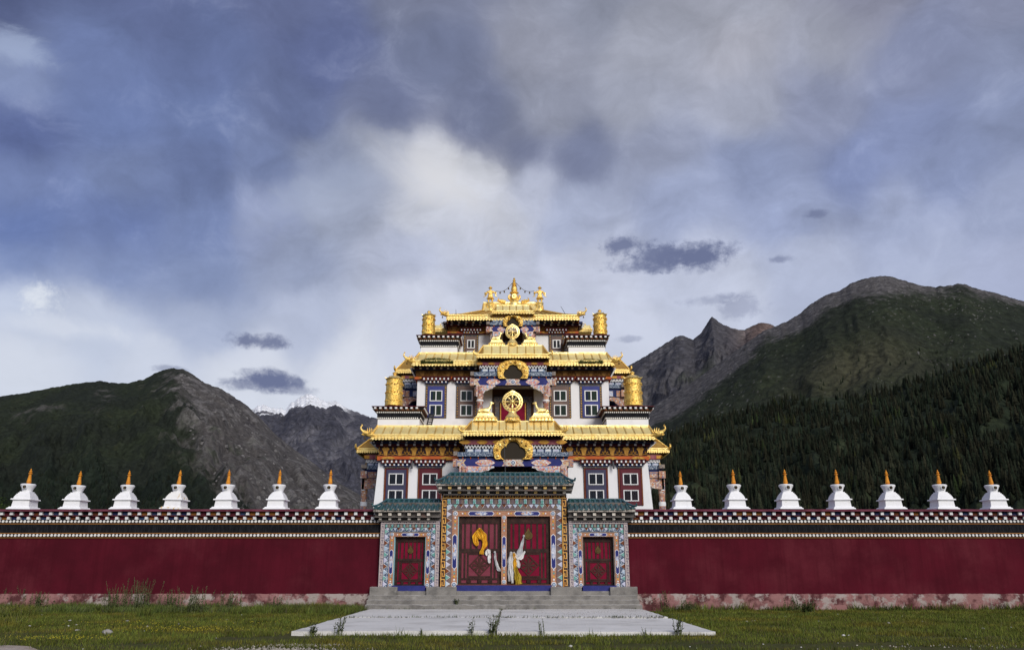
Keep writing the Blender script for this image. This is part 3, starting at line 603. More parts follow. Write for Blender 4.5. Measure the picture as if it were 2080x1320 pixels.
boulders('hillside_boulders', mD, 1900, .36, .97, lambda px, w, X, Y: fbm(X/110., Y/110., 4)+.35*np.exp(-((px-1460)/70)**2)+.3*sst(px, 1850, 1950)*sst(w, .75, .9)-.25*np.exp(-((px-1650)/120)**2) > .12, 1290, 2200, .8, 3.8, 'pale boulders strewn over the right hillside', (.115, .112, .108))
boulders('flank_outcrops', mA, 2600, .14, .96, lambda px, w, X, Y: (px > np.interp(w, [0, .15, .3, .5, 1.], [640, 540, 470, 410, 345])) & (fbm(X/160., Y/160., 4) > .0), 330, 740, 1.5, 10., 'pale rock outcrops on the bare left flank', (.14, .133, .13))
# ------------------------------------------------------------------ terrace and steps
YT1 = Yground(1237, .10)                 # foot of the steps
YT0 = Yground(1280, .10)                 # front edge of the terrace
ter = thing('paved_terrace', (0, YT0, 0), 'pale cracked concrete terrace in front of the steps', None); del ter['label']; ter['kind'] = 'structure'
xl0, xr0 = Xp(592, 1280, YT0), Xp(1452, 1283, YT0); xl1, xr1 = xl0+.05, xr0
YM = Yground(1253, .10); XM = Xp(1018, 1245, YT1)
def slab(x0, x1, y0, y1, top, seed):
    nx, ny = 40, 16; m = MB(); r = np.random.default_rng(seed)
    xs = np.linspace(x0, x1, nx); ys = np.linspace(y0, y1, ny)
    jx = fbm(ys*1.3+seed, ys*0+seed, 4)*.05; jy = fbm(xs*1.3+seed, xs*0+9., 4)*.05
    rows = []
    for j, y in enumerate(ys):
        row = []
        for i, x in enumerate(xs):
            ex = jx[j]*(1 if i in (0, nx-1) else 0); ey = jy[i]*(1 if j in (0, ny-1) else 0)
            z = top+.008*math.sin(x*.7+seed)+.006*float(perlin(np.array([x*1.1]), np.array([y*1.1]))[0])
            if i in (0, nx-1) or j in (0, ny-1): z -= .006+r.uniform(0, .012)
            row.append((x+ex, y+ey, z))
        rows.append(row)
    n0 = m.vs([p for row in rows for p in row])
    m.fs([(n0+j*nx+i, n0+j*nx+i+1, n0+(j+1)*nx+i+1, n0+(j+1)*nx+i) for j in range(ny-1) for i in range(nx-1)])
    n1 = m.vs([(p[0], p[1]-.01, -.25) for p in rows[0]]); m.fs([(n1+i, n1+i+1, n0+i+1, n0+i) for i in range(nx-1)])
    n2 = m.vs([(p[0], p[1], -.25) for p in [r_[0] for r_ in rows]]); m.fs([(n2+j+1, n2+j, n0+j*nx, n0+(j+1)*nx) for j in range(ny-1)])
    n3 = m.vs([(p[0], p[1], -.25) for p in [r_[-1] for r_ in rows]]); m.fs([(n3+j, n3+j+1, n0+(j+1)*nx+nx-1, n0+j*nx+nx-1) for j in range(ny-1)])
    return m
mEdge = mConc
for i, (a, b_, c_, d_, h) in enumerate(((xl0, XM-.02, YT0, YM-.05, .10), (XM+.02, xr0, YT0, YM-.05, .088), (xl0+.10, XM-.020, YM+.06, YT1+.3, .115), (XM+.02, xr0-.12, YM+.06, YT1+.3, .112))):
    slab(a, b_, c_, d_, h, 3+i*5).build('slab', mTerr, ter, 30)
stp = thing('entrance_steps', (0, YT1, 0), 'low grey concrete steps with four end blocks before the gate', 'steps')
zs = [Zp(1228., YT1+.0), Zp(1218.0, YT1+.36), Zp(1209., YT1+.72)]
def rough_box(m, x0, x1, y0, y1, z0, z1, nx, amp, seed):
    """a block whose front top edge is chipped and uneven"""
    xs = np.linspace(x0, x1, nx); r = np.random.default_rng(seed)
    e = r.normal(0, amp, nx); e2 = r.normal(0, amp, nx)
    n = m.vs([(x, y0+abs(a)*.4, z0) for x, a in zip(xs, e)]+[(x, y0+abs(a)*.6, z1-.02) for x, a in zip(xs, e2)]+[(x, y0+.02+abs(a), z1+b_*.4) for x, a, b_ in zip(xs, e, e2)]+[(x, y1, z1) for x in xs]+[(x, y1, z0) for x in xs])
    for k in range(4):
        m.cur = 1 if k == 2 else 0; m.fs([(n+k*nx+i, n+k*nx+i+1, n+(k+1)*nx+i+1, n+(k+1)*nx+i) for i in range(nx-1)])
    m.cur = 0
    for i in (0, nx-1):
        f_ = tuple(n+k*nx+i for k in range(5)); m.fs([f_ if i else f_[::-1]])
    return m
for i, (pa, pb, z0, z1) in enumerate(((741, 1305, -.1, zs[0]), (744.5, 1299, zs[0]-.05, zs[1]), (748, 1295, zs[1]-.05, zs[2]))):
    y = YT1+.36*i; m = MB()
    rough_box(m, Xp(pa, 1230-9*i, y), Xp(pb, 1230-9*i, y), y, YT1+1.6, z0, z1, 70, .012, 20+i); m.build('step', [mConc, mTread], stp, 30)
YB = YT1+.98; zlow = Zp(1200, YB+.12)
for i, (pa, pb) in enumerate(((751, 806), (866, 927), (1119, 1181), (1240, 1295))):
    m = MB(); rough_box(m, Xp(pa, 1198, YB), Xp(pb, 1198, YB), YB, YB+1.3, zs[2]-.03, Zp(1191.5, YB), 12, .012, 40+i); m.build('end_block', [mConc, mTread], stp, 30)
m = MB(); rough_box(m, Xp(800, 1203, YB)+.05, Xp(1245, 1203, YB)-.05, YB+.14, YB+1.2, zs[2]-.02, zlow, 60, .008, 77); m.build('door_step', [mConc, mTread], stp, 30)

# ------------------------------------------------------------------ gatehouse
YG = YB+.18                                   # outer face of the gate frames
GXC = Xp(1024.5, 1120, YG)
gate = thing('gatehouse', (GXC, YG, 0), 'ornate painted gatehouse with teal tiled roofs and crimson doors', 'gate')
ZB = Zp(1193, YG)
def gx_(px, py=1120, y=None): return Xp(px, py, y or YG)
def gz(py, y=None): return Zp(py, y or YG)
def key_unit(w, h, t, d):
    m = MB(); y0, y1 = -d, 0
    def seg(ax, az, bx, bz): m.box(min(ax, bx)-t/2, max(ax, bx)+t/2, y0, y1, min(az, bz)-t/2, max(az, bz)+t/2)
    a, b_ = h*.12, h*.88
    seg(t/2, a, w-t/2, a); seg(w*.14, a+t, w*.14, b_); seg(w*.14+t, b_, w*.80, b_); seg(w*.80, b_-t, w*.80, h*.42); seg(w*.80-t, h*.42, w*.46, h*.42)
    return m
def meander(parent, x0, x1, z0, z1, y, vertical, mt, n):
    """one run of meander relief, unit by unit"""
    L = (z1-z0) if vertical else (x1-x0); H = (x1-x0) if vertical else (z1-z0); p = L/n
    u = key_unit(p, H, H*.17, .016); me = u.mesh('meander_key', mt)
    for i in range(n):
        if vertical: o = obj('meander_key', me, parent, loc=(x0, y, z1-i*p), rot=(0, math.pi/2, 0))
        else: o = obj('meander_key', me, parent, loc=(x0+i*p, y, z0))
    return me
def zig(parent, x0, x1, z0, z1, y, side, mats, n, white=True):
    """zigzag relief: side 'top' points down, 'left'/'right' point inward"""
    vert = side != 'top'; L = (z1-z0) if vert else (x1-x0); H = (x1-x0) if vert else (z1-z0); p = L/n
    def tri(inset, d, mm, nm):
        if vert:
            s_ = 1 if side == 'left' else -1
            poly = [(0, p*(.02+inset*.8)), (H*(.86-inset), p/2), (0, p*(.98-inset*.8))]
            poly = [(s_*a, b_) for a, b_ in poly]
            if s_ > 0: pass
            else: poly = poly[::-1]
        else: poly = [(p*(.02+inset*.8), 0), (p/2, -H*(.86-inset)), (p*(.98-inset*.8), 0)]
        k = MB(); k.prism(poly, -d, 0); return k.mesh(nm, mm)
    w_ = tri(0., .02, mWhiteP, 'zigzag_edge'); cs = [tri(.09, .035, mm, 'zigzag_tile') for mm in mats]
    for i in range(n):
        loc = ((x0 if side == 'left' else x1), y, z0+i*p) if vert else (x0+i*p, y, z1)
        e = obj('zigzag_edge', w_, parent, loc=loc); obj('zigzag_tile', cs[i % len(cs)], e)
def pi_frame(name, o, i, y0, y1, mt):
    """o, i: outer and inner (xl, xr, ztop); three boards"""
    m = MB(); zb = ZB
    m.box(o[0], i[0], y0, y1, zb, o[2]); m.box(i[1], o[1], y0, y1, zb, o[2]); m.box(i[0]+.001, i[1]-.001, y0+.001, y1, i[2], o[2])
    return m.build(name, mt, gate)
def cartouche(parent, cx, cz, L, H, y, vert=False, pal=None):
    """blue arrow-ended panel with a pale scroll in the middle"""
    h, l = H/2, L/2
    def sh(a, b_): return [(-a, 0), (-a+b_*.9, -b_), (a-b_*.9, -b_), (a, 0), (a-b_*.9, b_), (-a+b_*.9, b_)]
    def place(poly): return [(cx+q_, cz+p_) for p_, q_ in poly][::-1] if vert else [(cx+p_, cz+q_) for p_, q_ in poly]
    m = MB(); m.prism(place(sh(l, h)), y-.012, y); e = m.build('cartouche_edge', mWhiteP, parent)
    m = MB(); m.prism(place(sh(l-H*.16, h*.80)), y-.020, y-.011); m.build('cartouche', mBlueW, e)
    m = MB(); r = l*.46
    poly = [(r*math.cos(a)*(1+.07*math.cos(8*a)), h*.72*math.sin(a)*(1+.07*math.cos(8*a))) for a in [2*math.pi*k/28 for k in range(28)]]
    m.prism(place(poly), y-.030, y-.0195); m.build('scroll_panel', fBlueF, e)
def bay(cl, cr, pyt, spec, big):
    """one doorway: nested painted frames. cl, cr outer px at door mid height"""
    w1, w2, w3 = spec['w']; t1, tc_, t2, tm, t3 = spec['t']        # pixel thicknesses
    X0, X1 = gx_(cl), gx_(cr); zt = gz(pyt); s = scl(1120, YG)
    o1 = (X0, X1, zt); i1 = (X0+w1/s, X1-w1/s, zt-t1/s)
    pi_frame('meander_frame', o1, i1, YG, YG+.9, spec['kg'])
    ng = round((i1[1]-i1[0])/((t1/s)*1.75))
    meander(gate, X0+.02, X1-.02, i1[2]+.005, zt-.005, YG-.001, False, spec['key'], ng)
    for a, b_ in ((X0+.012, i1[0]-.012), (i1[1]+.012, X1-.012)): meander(gate, a, b_, ZB+.02, i1[2]-.02, YG-.001, True, spec['key'], round((i1[2]-ZB)/((w1/s)*1.6)))
    # row of painted blocks under the meander, as wide as the opening of frame one
    z2 = i1[2]-tc_/s
    m = MB(); m.box(i1[0]+.002, i1[1]-.002, YG+.05, YG+.9, z2, i1[2]-.002); m.build('block_course', mPurple, gate)
    nb = spec['nb']; p = (i1[1]-i1[0])/nb
    bm = [MB().box(-p*.36, p*.36, -.05, 0, .012, tc_/s-.012).mesh('painted_block', f_) for f_ in (spec['blk'])]
    for k in range(nb):
        o = obj('painted_block', bm[k % len(bm)], gate, loc=(i1[0]+p*(k+.5), YG+.0505, z2))
        if k % 2 == 0:
            mm = MB(); mm.prism([(-p*.2, .012), (p*.2, .012), (p*.34, tc_/s*.5), (0, tc_/s*.86), (-p*.34, tc_/s*.5)], -.012, 0); obj('petal', mm.mesh('petal', mGreenP), o, loc=(0, -.0505, .004))
    o2 = (i1[0], i1[1], z2); i2 = (i1[0]+w2/s, i1[1]-w2/s, z2-t2/s)
    pi_frame('zigzag_frame', (o2[0]+.002, o2[1]-.002, o2[2]-.002), i2, YG+.07, YG+.9, spec['zg'])
    zig(gate, i1[0]+.02, i1[1]-.02, i2[2]+.005, z2-.005, YG+.0695, 'top', spec['zt'], spec['nz'])
    nv = round((i2[2]-ZB)/((w2/s)*1.05))
    zig(gate, i1[0]+.006, i2[0], ZB+.02, z2-.03, YG+.0695, 'left', spec['zt'], nv); zig(gate, i2[1], i1[1]-.006, ZB+.02, z2-.03, YG+.0695, 'right', spec['zt'], nv)
    z3 = i2[2]-tm/s
    m = MB(); m.box(i2[0]+.002, i2[1]-.002, YG+.09, YG+.9, z3, i2[2]-.002)
    n_ = int((i2[1]-i2[0])/.13)
    m.build('moulding', mMold, gate)
    i3 = (i2[0]+w3/s, i2[1]-w3/s, z3-t3/s)
    pi_frame('painted_frame', (i2[0]+.003, i2[1]-.003, z3-.002), i3, YG+.11, YG+.9, fDoor)
    return i3, z3, s, w3/s, t3/s, i2
BIG = dict(w=(10.5, 11.5, 12.), t=(8.5, 11., 9.5, 3.5, 11.), nb=27, nz=21, kg=mKeyGround, key=mKey, zg=mPurple, zt=[mBlueL, mGreenP, mOrangeD, mLilac], blk=[mBlueL, mPurple])
SML = dict(w=(8.5, 10., 9.5), t=(6., 7.5, 7.5, 2., 8.), nb=17, nz=13, kg=mKeyGround2, key=mKey2, zg=mBlueC, zt=[mLilac, mGreenP, mBlueL, mOrangeD], blk=[mBlueC, mMold])
def roundel(parent, x, z, r, y):
    e = MB().disc(x, y, z, r, .02, 16).build('roundel', mWhiteP, parent)
    MB().disc(x, y-.0195, z, r*.72, .008, 14).build('roundel_ring', mNavy, e); MB().disc(x, y-.0272, z, r*.5, .006, 12).build('roundel_heart', mBlueL, e)
def jewel_column(parent, x, z0, z1, w, y):
    """side board of a door frame: roundels at the ends, a long cartouche, jewels between"""
    roundel(parent, x, z0+w*.5, w*.44, y); roundel(parent, x, z1+w*.45, w*.42, y)
    L = (z1-z0); cartouche(parent, x, z0+L*.5, L*.50, w*.82, y, True)
    pal = [mWhiteP, mYel, mGreenP, mBlueL]
    for k in range(4):
        for zz in (z0+w*1.25+k*L*.045, z1-w*.25-k*L*.05): MB().ball((x, y, zz), w*.17, 7, 4, (1, .5, 1)).build('jewel', pal[k % 4], parent, True)
def lintel_art(parent, x0, x1, z, h, y):
    n = 2 if (x1-x0) > 2.4 else 1; L = (x1-x0)/n
    for k in range(n):
        cx = x0+L*(k+.5); cartouche(parent, cx, z, L*.58, h*.84, y)
        for s_ in (-1, 1):
            for j, mm in enumerate((mYel, mWhiteP)): MB().ball((cx+s_*L*(.35+.055*j), y, z), h*.15, 7, 4, (1, .5, 1)).build('jewel', mm, parent, True)
def diamond_motif(parent, cx, cz, R, y, hubm):
    m = MB(); a = R; b_ = R*.80
    for i in range(4):
        p0 = [(a, 0), (0, a), (-a, 0), (0, -a)][i]; p1 = [(0, a), (-a, 0), (0, -a), (a, 0)][i]; q0 = (p0[0]*.82, p0[1]*.82); q1 = (p1[0]*.82, p1[1]*.82)
        m.prism([(cx+p0[0], cz+p0[1]), (cx+p1[0], cz+p1[1]), (cx+q1[0], cz+q1[1]), (cx+q0[0], cz+q0[1])], y-.03, y)
    for i in range(8):
        t = math.pi*i/4; c_, s_ = math.cos(t), math.sin(t); w_ = R*.055; r0, r1 = R*.12, R*(.62 if i % 2 == 0 else .52)
        m.prism([(cx+c_*r0+s_*w_, cz+s_*r0-c_*w_), (cx+c_*r1+s_*w_*2.6, cz+s_*r1-c_*w_*2.6), (cx+c_*r1*1.1, cz+s_*r1*1.1), (cx+c_*r1-s_*w_*2.6, cz+s_*r1+c_*w_*2.6), (cx+c_*r0-s_*w_, cz+s_*r0+c_*w_)], y-.026, y)
    m.disc(cx, y, cz, R*.16, .035, 10)
    return m.build('wheel_motif', hubm, parent)
def door_leaf(x0, x1, z0, z1, y, panel, mid, hinge, ornament=True):
    d = MB(); d.box(x0, x1, y, y+.07, z0, z1); leaf = d.build('door', panel, gate)
    w = x1-x0; h = z1-z0; t = w*.075; m = MB(); yf = y-.035
    m.box(x0, x0+t, yf, y, z0, z1); m.box(x1-t, x1, yf, y, z0, z1); m.box(x0+t+.001, x1-t-.001, yf, y, z1-h*.085, z1); m.box(x0+t+.001, x1-t-.001, yf, y, z0, z0+h*.03)
    m.box(x0+t+.001, x1-t-.001, yf+.002, y, mid-h*.028, mid+h*.028); m.box(x0+t+.001, x1-t-.001, yf+.004, y, z0+h*.075, z0+h*.10); m.box(x0+t+.001, x1-t-.001, yf+.002, y, z1-h*.10, z1-h*.087)
    m.build('stile_frame', mIron, leaf)
    n = 6; me = MB().box(-w*.022, w*.022, -.02, 0, 0, 1).mesh('iron_bar', mIron)
    for k in range(n):
        xx = x0+t+(w-2*t)*(k+.5)/n
        obj('iron_bar', me, leaf, loc=(xx, y, mid+h*.028), scale=(1, 1, z1-h*.10-mid-h*.028))
    cx = (x0+x1)/2; cz = (z0+h*.10+mid-h*.028)/2; R = min(w*.30, (mid-z0-h*.13)/2*.88)
    for k in (0, 1, 4, 5):
        xx = x0+t+(w-2*t)*(k+.5)/n
        if abs(xx-cx) > R*1.08: obj('iron_bar', me, leaf, loc=(xx, y, z0+h*.10), scale=(1, 1, mid-h*.028-z0-h*.10))
    m = MB()
    for s_ in (-1, 1): m.box(cx+s_*R*1.1-w*.02, cx+s_*R*1.1+w*.02, y-.024, y, z0+h*.10, mid-h*.028); m.box(cx-R*1.08, cx+R*1.08, y-.022, y, cz+s_*R*1.03-w*.018, cz+s_*R*1.03+w*.018)
    m.build('motif_frame', mIron, leaf)
    diamond_motif(leaf, cx, cz, R, y-.004, mat('motif_iron', (.055, .018, .014), .6, .2))
    if ornament:
        oz = mid+h*.22 if ornament is True else ornament; r = w*.105
        prof = [(-.2, -.9), (.2, -.9), (.75, -.62), (1., -.1), (.8, .45), (.35, .95), (0, 1.75), (-.35, .95), (-.8, .45), (-1., -.1), (-.75, -.62)]
        m = MB(); m.prism([(cx+r*a, oz+r*b_) for a, b_ in prof], y-.05, y-.018); e = m.build('bronze_ornament', mBronze, leaf)
        m = MB(); m.prism([(cx+r*.55*a, oz+r*.55*b_-r*.05) for a, b_ in prof], y-.07, y-.0495); m.build('ornament_boss', mBronze, e)
    for s_ in (-1, 0, 1):
        MB().disc(cx+s_*w*.25, y-.03, z0+h*.052, w*.055, .02, 10).build('stud', mIron, leaf)
    return leaf
# central doorway
i3, z3, s, w3, t3, i2 = bay(895, 1152.5, 1004, BIG, True)
pf = gate
jy = YG+.1095
for x in ((i2[0]+i3[0])/2, (i3[1]+i2[1])/2): jewel_column(gate, x, ZB, i3[2], w3, jy)
lintel_art(gate, i3[0], i3[1], (i3[2]+z3)/2, t3, jy)
zd0 = gz(1187.5, YG+.3)
xm = (i3[0]+i3[1])/2; hp = 5.6/s
MB().box(xm-hp, xm+hp, YG+.12, YG+.6, zd0+.004, i3[2]-.001).build('centre_post', fDoor, gate); jewel_column(gate, xm, zd0+.02, i3[2]-w3*.6, w3*.85, YG+.1195)
DY = YG+.32; top = i3[2]-.02
m = MB(); m.box(i3[0]-.02, i3[1]+.02, DY+.12, YG+.85, zd0, i3[2]); m.build('door_backing', mDarkIn, gate)
midz = gz(1118, DY)
door_leaf(i3[0]+.03, xm-hp-.02, zd0, top, DY, mDoorD, midz, -1, False)
door_leaf(xm+hp+.02, i3[1]-.03, zd0, top, DY, mDoor, midz, 1, gz(1087, DY))
m = MB(); m.box(i3[0]-.03, i3[1]+.03, YG+.06, YG+.7, zlow+.002, zd0-.002); m.build('sill', mBlueW, gate)
m = MB(); m.box(i3[0]-.01, i3[1]+.01, YG+.05, YG+.3, zd0-.001, zd0+.02); m.build('threshold', mOrangeD, gate)
m = MB(); m.box(i3[0]-.0, i3[0]+.025, YG+.14, YG+.5, zd0+.02, i3[2]-.002); m.build('jamb_trim', mSkyB, gate)
# side doorways
for (cl, cr, sd) in ((769, 893, -1), (1155, 1279, 1)):
    i3s, z3s, s, w3s, t3s, i2s = bay(cl+(2 if sd < 0 else .8), cr-(.8 if sd < 0 else 2), 1057.5, SML, False)
    for x in ((i2s[0]+i3s[0])/2, (i3s[1]+i2s[1])/2): jewel_column(gate, x, ZB, i3s[2], w3s, jy)
    lintel_art(gate, i3s[0], i3s[1], (i3s[2]+z3s)/2, t3s, jy)
    door_leaf(i3s[0]+.05, i3s[1]-.05, zd0-.02, i3s[2]-.02, DY+.08, mDoor, gz(1137, DY), sd, gz(1118, DY))
    m = MB(); m.box(i3s[0]-.02, i3s[1]+.02, DY+.2, YG+.85, zd0, i3s[2]); m.build('door_backing', mDarkIn, gate)
    m = MB(); m.box(i3s[0]-.03, i3s[1]+.03, YG+.06, YG+.7, zlow+.003, zd0-.02); m.build('sill', mBlueW, gate)
    m = MB(); m.box(i3s[0], i3s[0]+.03, YG+.14, YG+.44, zd0-.01, i3s[2]-.002); m.box(i3s[1]-.03, i3s[1], YG+.14, YG+.44, zd0-.01, i3s[2]-.002)
    m.build('jamb_trim', mSkyB if sd < 0 else mMold, gate)
# tiled roofs of the three bays
def tile_column_mesh(L, r, dropz, lift):
    """one run of round tiles from ridge (0,0,0) to the eave, sagging like a real roof"""
    m = MB(); n = 9; seg = 6; rows = []
    for k in range(n+1):
        t = k/n; y = -L*t; z = -dropz*(t*1.25-.25*t*t)+lift*0; rr = r*(1+.10*((k % 3) == 0))
        rows.append(m.vs([(rr*math.cos(math.pi*j/seg), y, z+rr*.95*math.sin(math.pi*j/seg)) for j in range(seg+1)]))
    for a, b_ in zip(rows, rows[1:]): m.fs([(a+j, a+j+1, b_+j+1, b_+j) for j in range(seg)])
    m.fs([tuple(range(rows[-1], rows[-1]+seg+1))]); return m
def tiled_roof(pl, pr, rl, rr_, py_r, py_e, ye, yr, n, endl=True, endr=True):
    """pl..pr eave pixels, rl..rr_ ridge pixels; hips sweep up at the free ends"""
    zr, ze = Zp(py_r, yr), Zp(py_e, ye); x0, x1 = Xp(pl, py_e, ye), Xp(pr, py_e, ye); a0, a1 = Xp(rl, py_r, yr), Xp(rr_, py_r, yr)
    roof = None; m = MB(); L = yr-ye; dz = zr-ze
    N = 40; xs = np.linspace(x0, x1, N)
    def surf(x, t):
        """height along the slope t=0 ridge, 1 eave; hip ends bend the ridge line down"""
        up = 0.
        if endl and x < a0: k = (a0-x)/(a0-x0); tt = max(t, k); up = .05*k**3
        elif endr and x > a1: k = (x-a1)/(x1-a1); tt = max(t, k); up = .05*k**3
        else: tt = t
        return zr-dz*(tt*1.25-.25*tt*tt)+up+.10*max(0, tt-.8)*(1 if up else 0), tt
    rows = []
    for t in np.linspace(0, 1, 8):
        rows.append(m.vs([(x, yr-L*surf(x, t)[1], surf(x, t)[0]-.03) for x in xs]))
    for a, b_ in zip(rows, rows[1:]): m.fs([(a+i, b_+i, b_+i+1, a+i+1) for i in range(N-1)])
    bk = m.vs([(x, yr+.5*L+.4, surf(x, 0)[0]-.03-.3) for x in xs]); m.fs([(rows[0]+i, rows[0]+i+1, bk+i+1, bk+i) for i in range(N-1)])
    un = m.vs([(x, yr+.5*L+.4, ze-.10) for x in xs]); m.fs([(rows[-1]+i, un+i, un+i+1, rows[-1]+i+1) for i in range(N-1)]+[(un+i, bk+i, bk+i+1, un+i+1) for i in range(N-1)])
    roof = m.build('tiled_roof', mTeal, gate, 30)
    p = (x1-x0)/n
    for k in range(n):
        x = x0+p*(k+.5); tb = surf(x, 0)[1]; nn = max(3, int(9*(1-tb))); seg = 6; m = MB(); rw = []; r = p*.34
        if tb > .93: continue
        fan = .0
        for q_ in range(nn+1):
            t = tb+(1.03-tb)*q_/nn; zz, _ = surf(x, t); zz = zr-dz*(t*1.25-.25*t*t)+(surf(x, t)[0]-(zr-dz*(max(t, tb)*1.25-.25*max(t, tb)**2)))
            rj = r*(1.08 if q_ % 3 == 0 else .98)*random.uniform(.97, 1.03)
            rw.append(m.vs([(x+rj*math.cos(math.pi*j/seg), yr-L*t, zz-.03+rj*.95*math.sin(math.pi*j/seg)) for j in range(seg+1)]))
        for a, b_ in zip(rw, rw[1:]): m.fs([(a+j, a+j+1, b_+j+1, b_+j) for j in range(seg)])
        m.fs([tuple(range(rw[-1]+seg, rw[-1]-1, -1)), tuple(range(rw[0], rw[0]+seg+1))]); m.build('roof_tile', mTeal, roof, 50)
    for e, xa, xb in ((endl, a0, x0), (endr, a1, x1)):
        if not e: continue
        pts = []
        for k in np.linspace(0, 1.0, 9):
            x = xa+(xb-xa)*k; zz, tt = surf(x, 0); pts.append((x, yr-L*k, zz+.02+.03*k))
        pts.append((pts[-1][0]+(.04 if xb > xa else -.04), pts[-1][1]-.02, pts[-1][2]+.11))
        MB().tube(pts, [.05]*8+[.045, .03], 8).build('hip_tile', mTeal, roof, True)
    MB().tube([(a0, yr+.02, zr+.015), (a1, yr+.02, zr+.015)], .05, 8).build('ridge_tile', mTeal, roof, True)
    return x0, x1, ze
def gate_cornice(pl, pr, rows, ye, fas, endw, ja, jb, sp, phase):
    """scalloped fascia, then stepped joist rows receding to the frame"""
    f0, f1 = fas; x0, x1 = Xp(pl, f1, ye), Xp(pr, f1, ye)
    m = MB(); n = max(8, int((x1-x0)/.17)); p = (x1-x0)/n
    m.box(x0, x1, ye+.02, YG+.8, Zp(f1, ye), Zp(f1, ye)+(Zp(f0, ye)-Zp(f1, ye))*.62); m.build('fascia', mFascia, gate)
    h = (Zp(f0, ye)-Zp(f1, ye)); sc_ = MB().prism([(-p*.47, 0), (p*.47, 0), (p*.40, h*.55), (0, h*.80), (-p*.40, h*.55)], -.02, .03).mesh('scallop', mFascia)
    for k in range(n): obj('scallop', sc_, gate, loc=(x0+p*(k+.5), ye+.0, Zp(f1, ye)+.01))
    jo = None
    for k, (r0, r1, ins, yy) in enumerate(rows):
        z1, z0 = Zp(r0, yy), Zp(r1, yy); a, b_ = Xp(pl+ins, r1, yy), Xp(pr-ins, r1, yy)
        hgt = z1-z0
        m = MB(); m.box(a+.04, b_-.04, yy+.16, YG+.82, z0-hgt*.5, z1+hgt*.9); m.build('cornice_course', mCornS, gate)
        m = MB(); m.box(a-.01, b_+.01, yy+.04, YG+.81, z0-hgt*.62, z0-hgt*.28); m.build('cornice_slab', mCornS, gate)
        pj = sp/scl(r1, yy); nj = int((b_-a)/pj); st = a+((b_-a)-nj*pj)/2+pj*.25*(1 if k % 2 else -1)+pj*.5
        me = [MB().box(-hgt*.62, hgt*.62, 0, .14, -.0, hgt).mesh('joist_end', mm) for mm in (ja, jb)]
        for q_ in range(nj+(1 if k % 2 else 0)):
            x = st+q_*pj-(pj*.5 if k % 2 else 0)
            if a-.02 < x < b_+.02: obj('joist_end', me[q_ % 2], gate, loc=(x, yy, z0))
YE = YG-.62
tiled_roof(884, 1167, 916, 1138, 961.5, 981.5, YE, YG+.35, 27)
gate_cornice(887, 1163, [(987.5, 992.8, 1, YE+.12), (996.5, 1001.5, 14, YE+.32)], YE+.04, (978.5, 986.), 0, mJoistW, mJoistY, 19.4, 0)
YE2 = YG-.40
tiled_roof(757, 894, 786, 894, 1015, 1033.5, YE2, YG+.35, 13, True, False)
gate_cornice(758, 894, [(1041.5, 1046.8, 0, YE2+.10), (1051, 1055.5, 9, YE2+.26)], YE2+.04, (1031, 1039.5), 0, mJoistW, mJoistW, 19.6, 0)
tiled_roof(1154, 1292, 1154, 1262, 1015, 1033.5, YE2, YG+.35, 13, False, True)
gate_cornice(1154, 1291, [(1041.5, 1046.8, 0, YE2+.10), (1051, 1055.5, 9, YE2+.26)], YE2+.04, (1031, 1039.5), 0, mJoistW, mJoistW, 19.6, 0)
m = MB(); m.box(gx_(897, 1005), gx_(1150, 1005), YG+.03, YG+.84, gz(1004)-.02, gz(966)); m.box(gx_(772), gx_(894), YG+.03, YG+.84, gz(1058)-.02, gz(1020)); m.box(gx_(1155), gx_(1277), YG+.03, YG+.84, gz(1058)-.02, gz(1020))
m.build('gate_core', mCornS, gate)

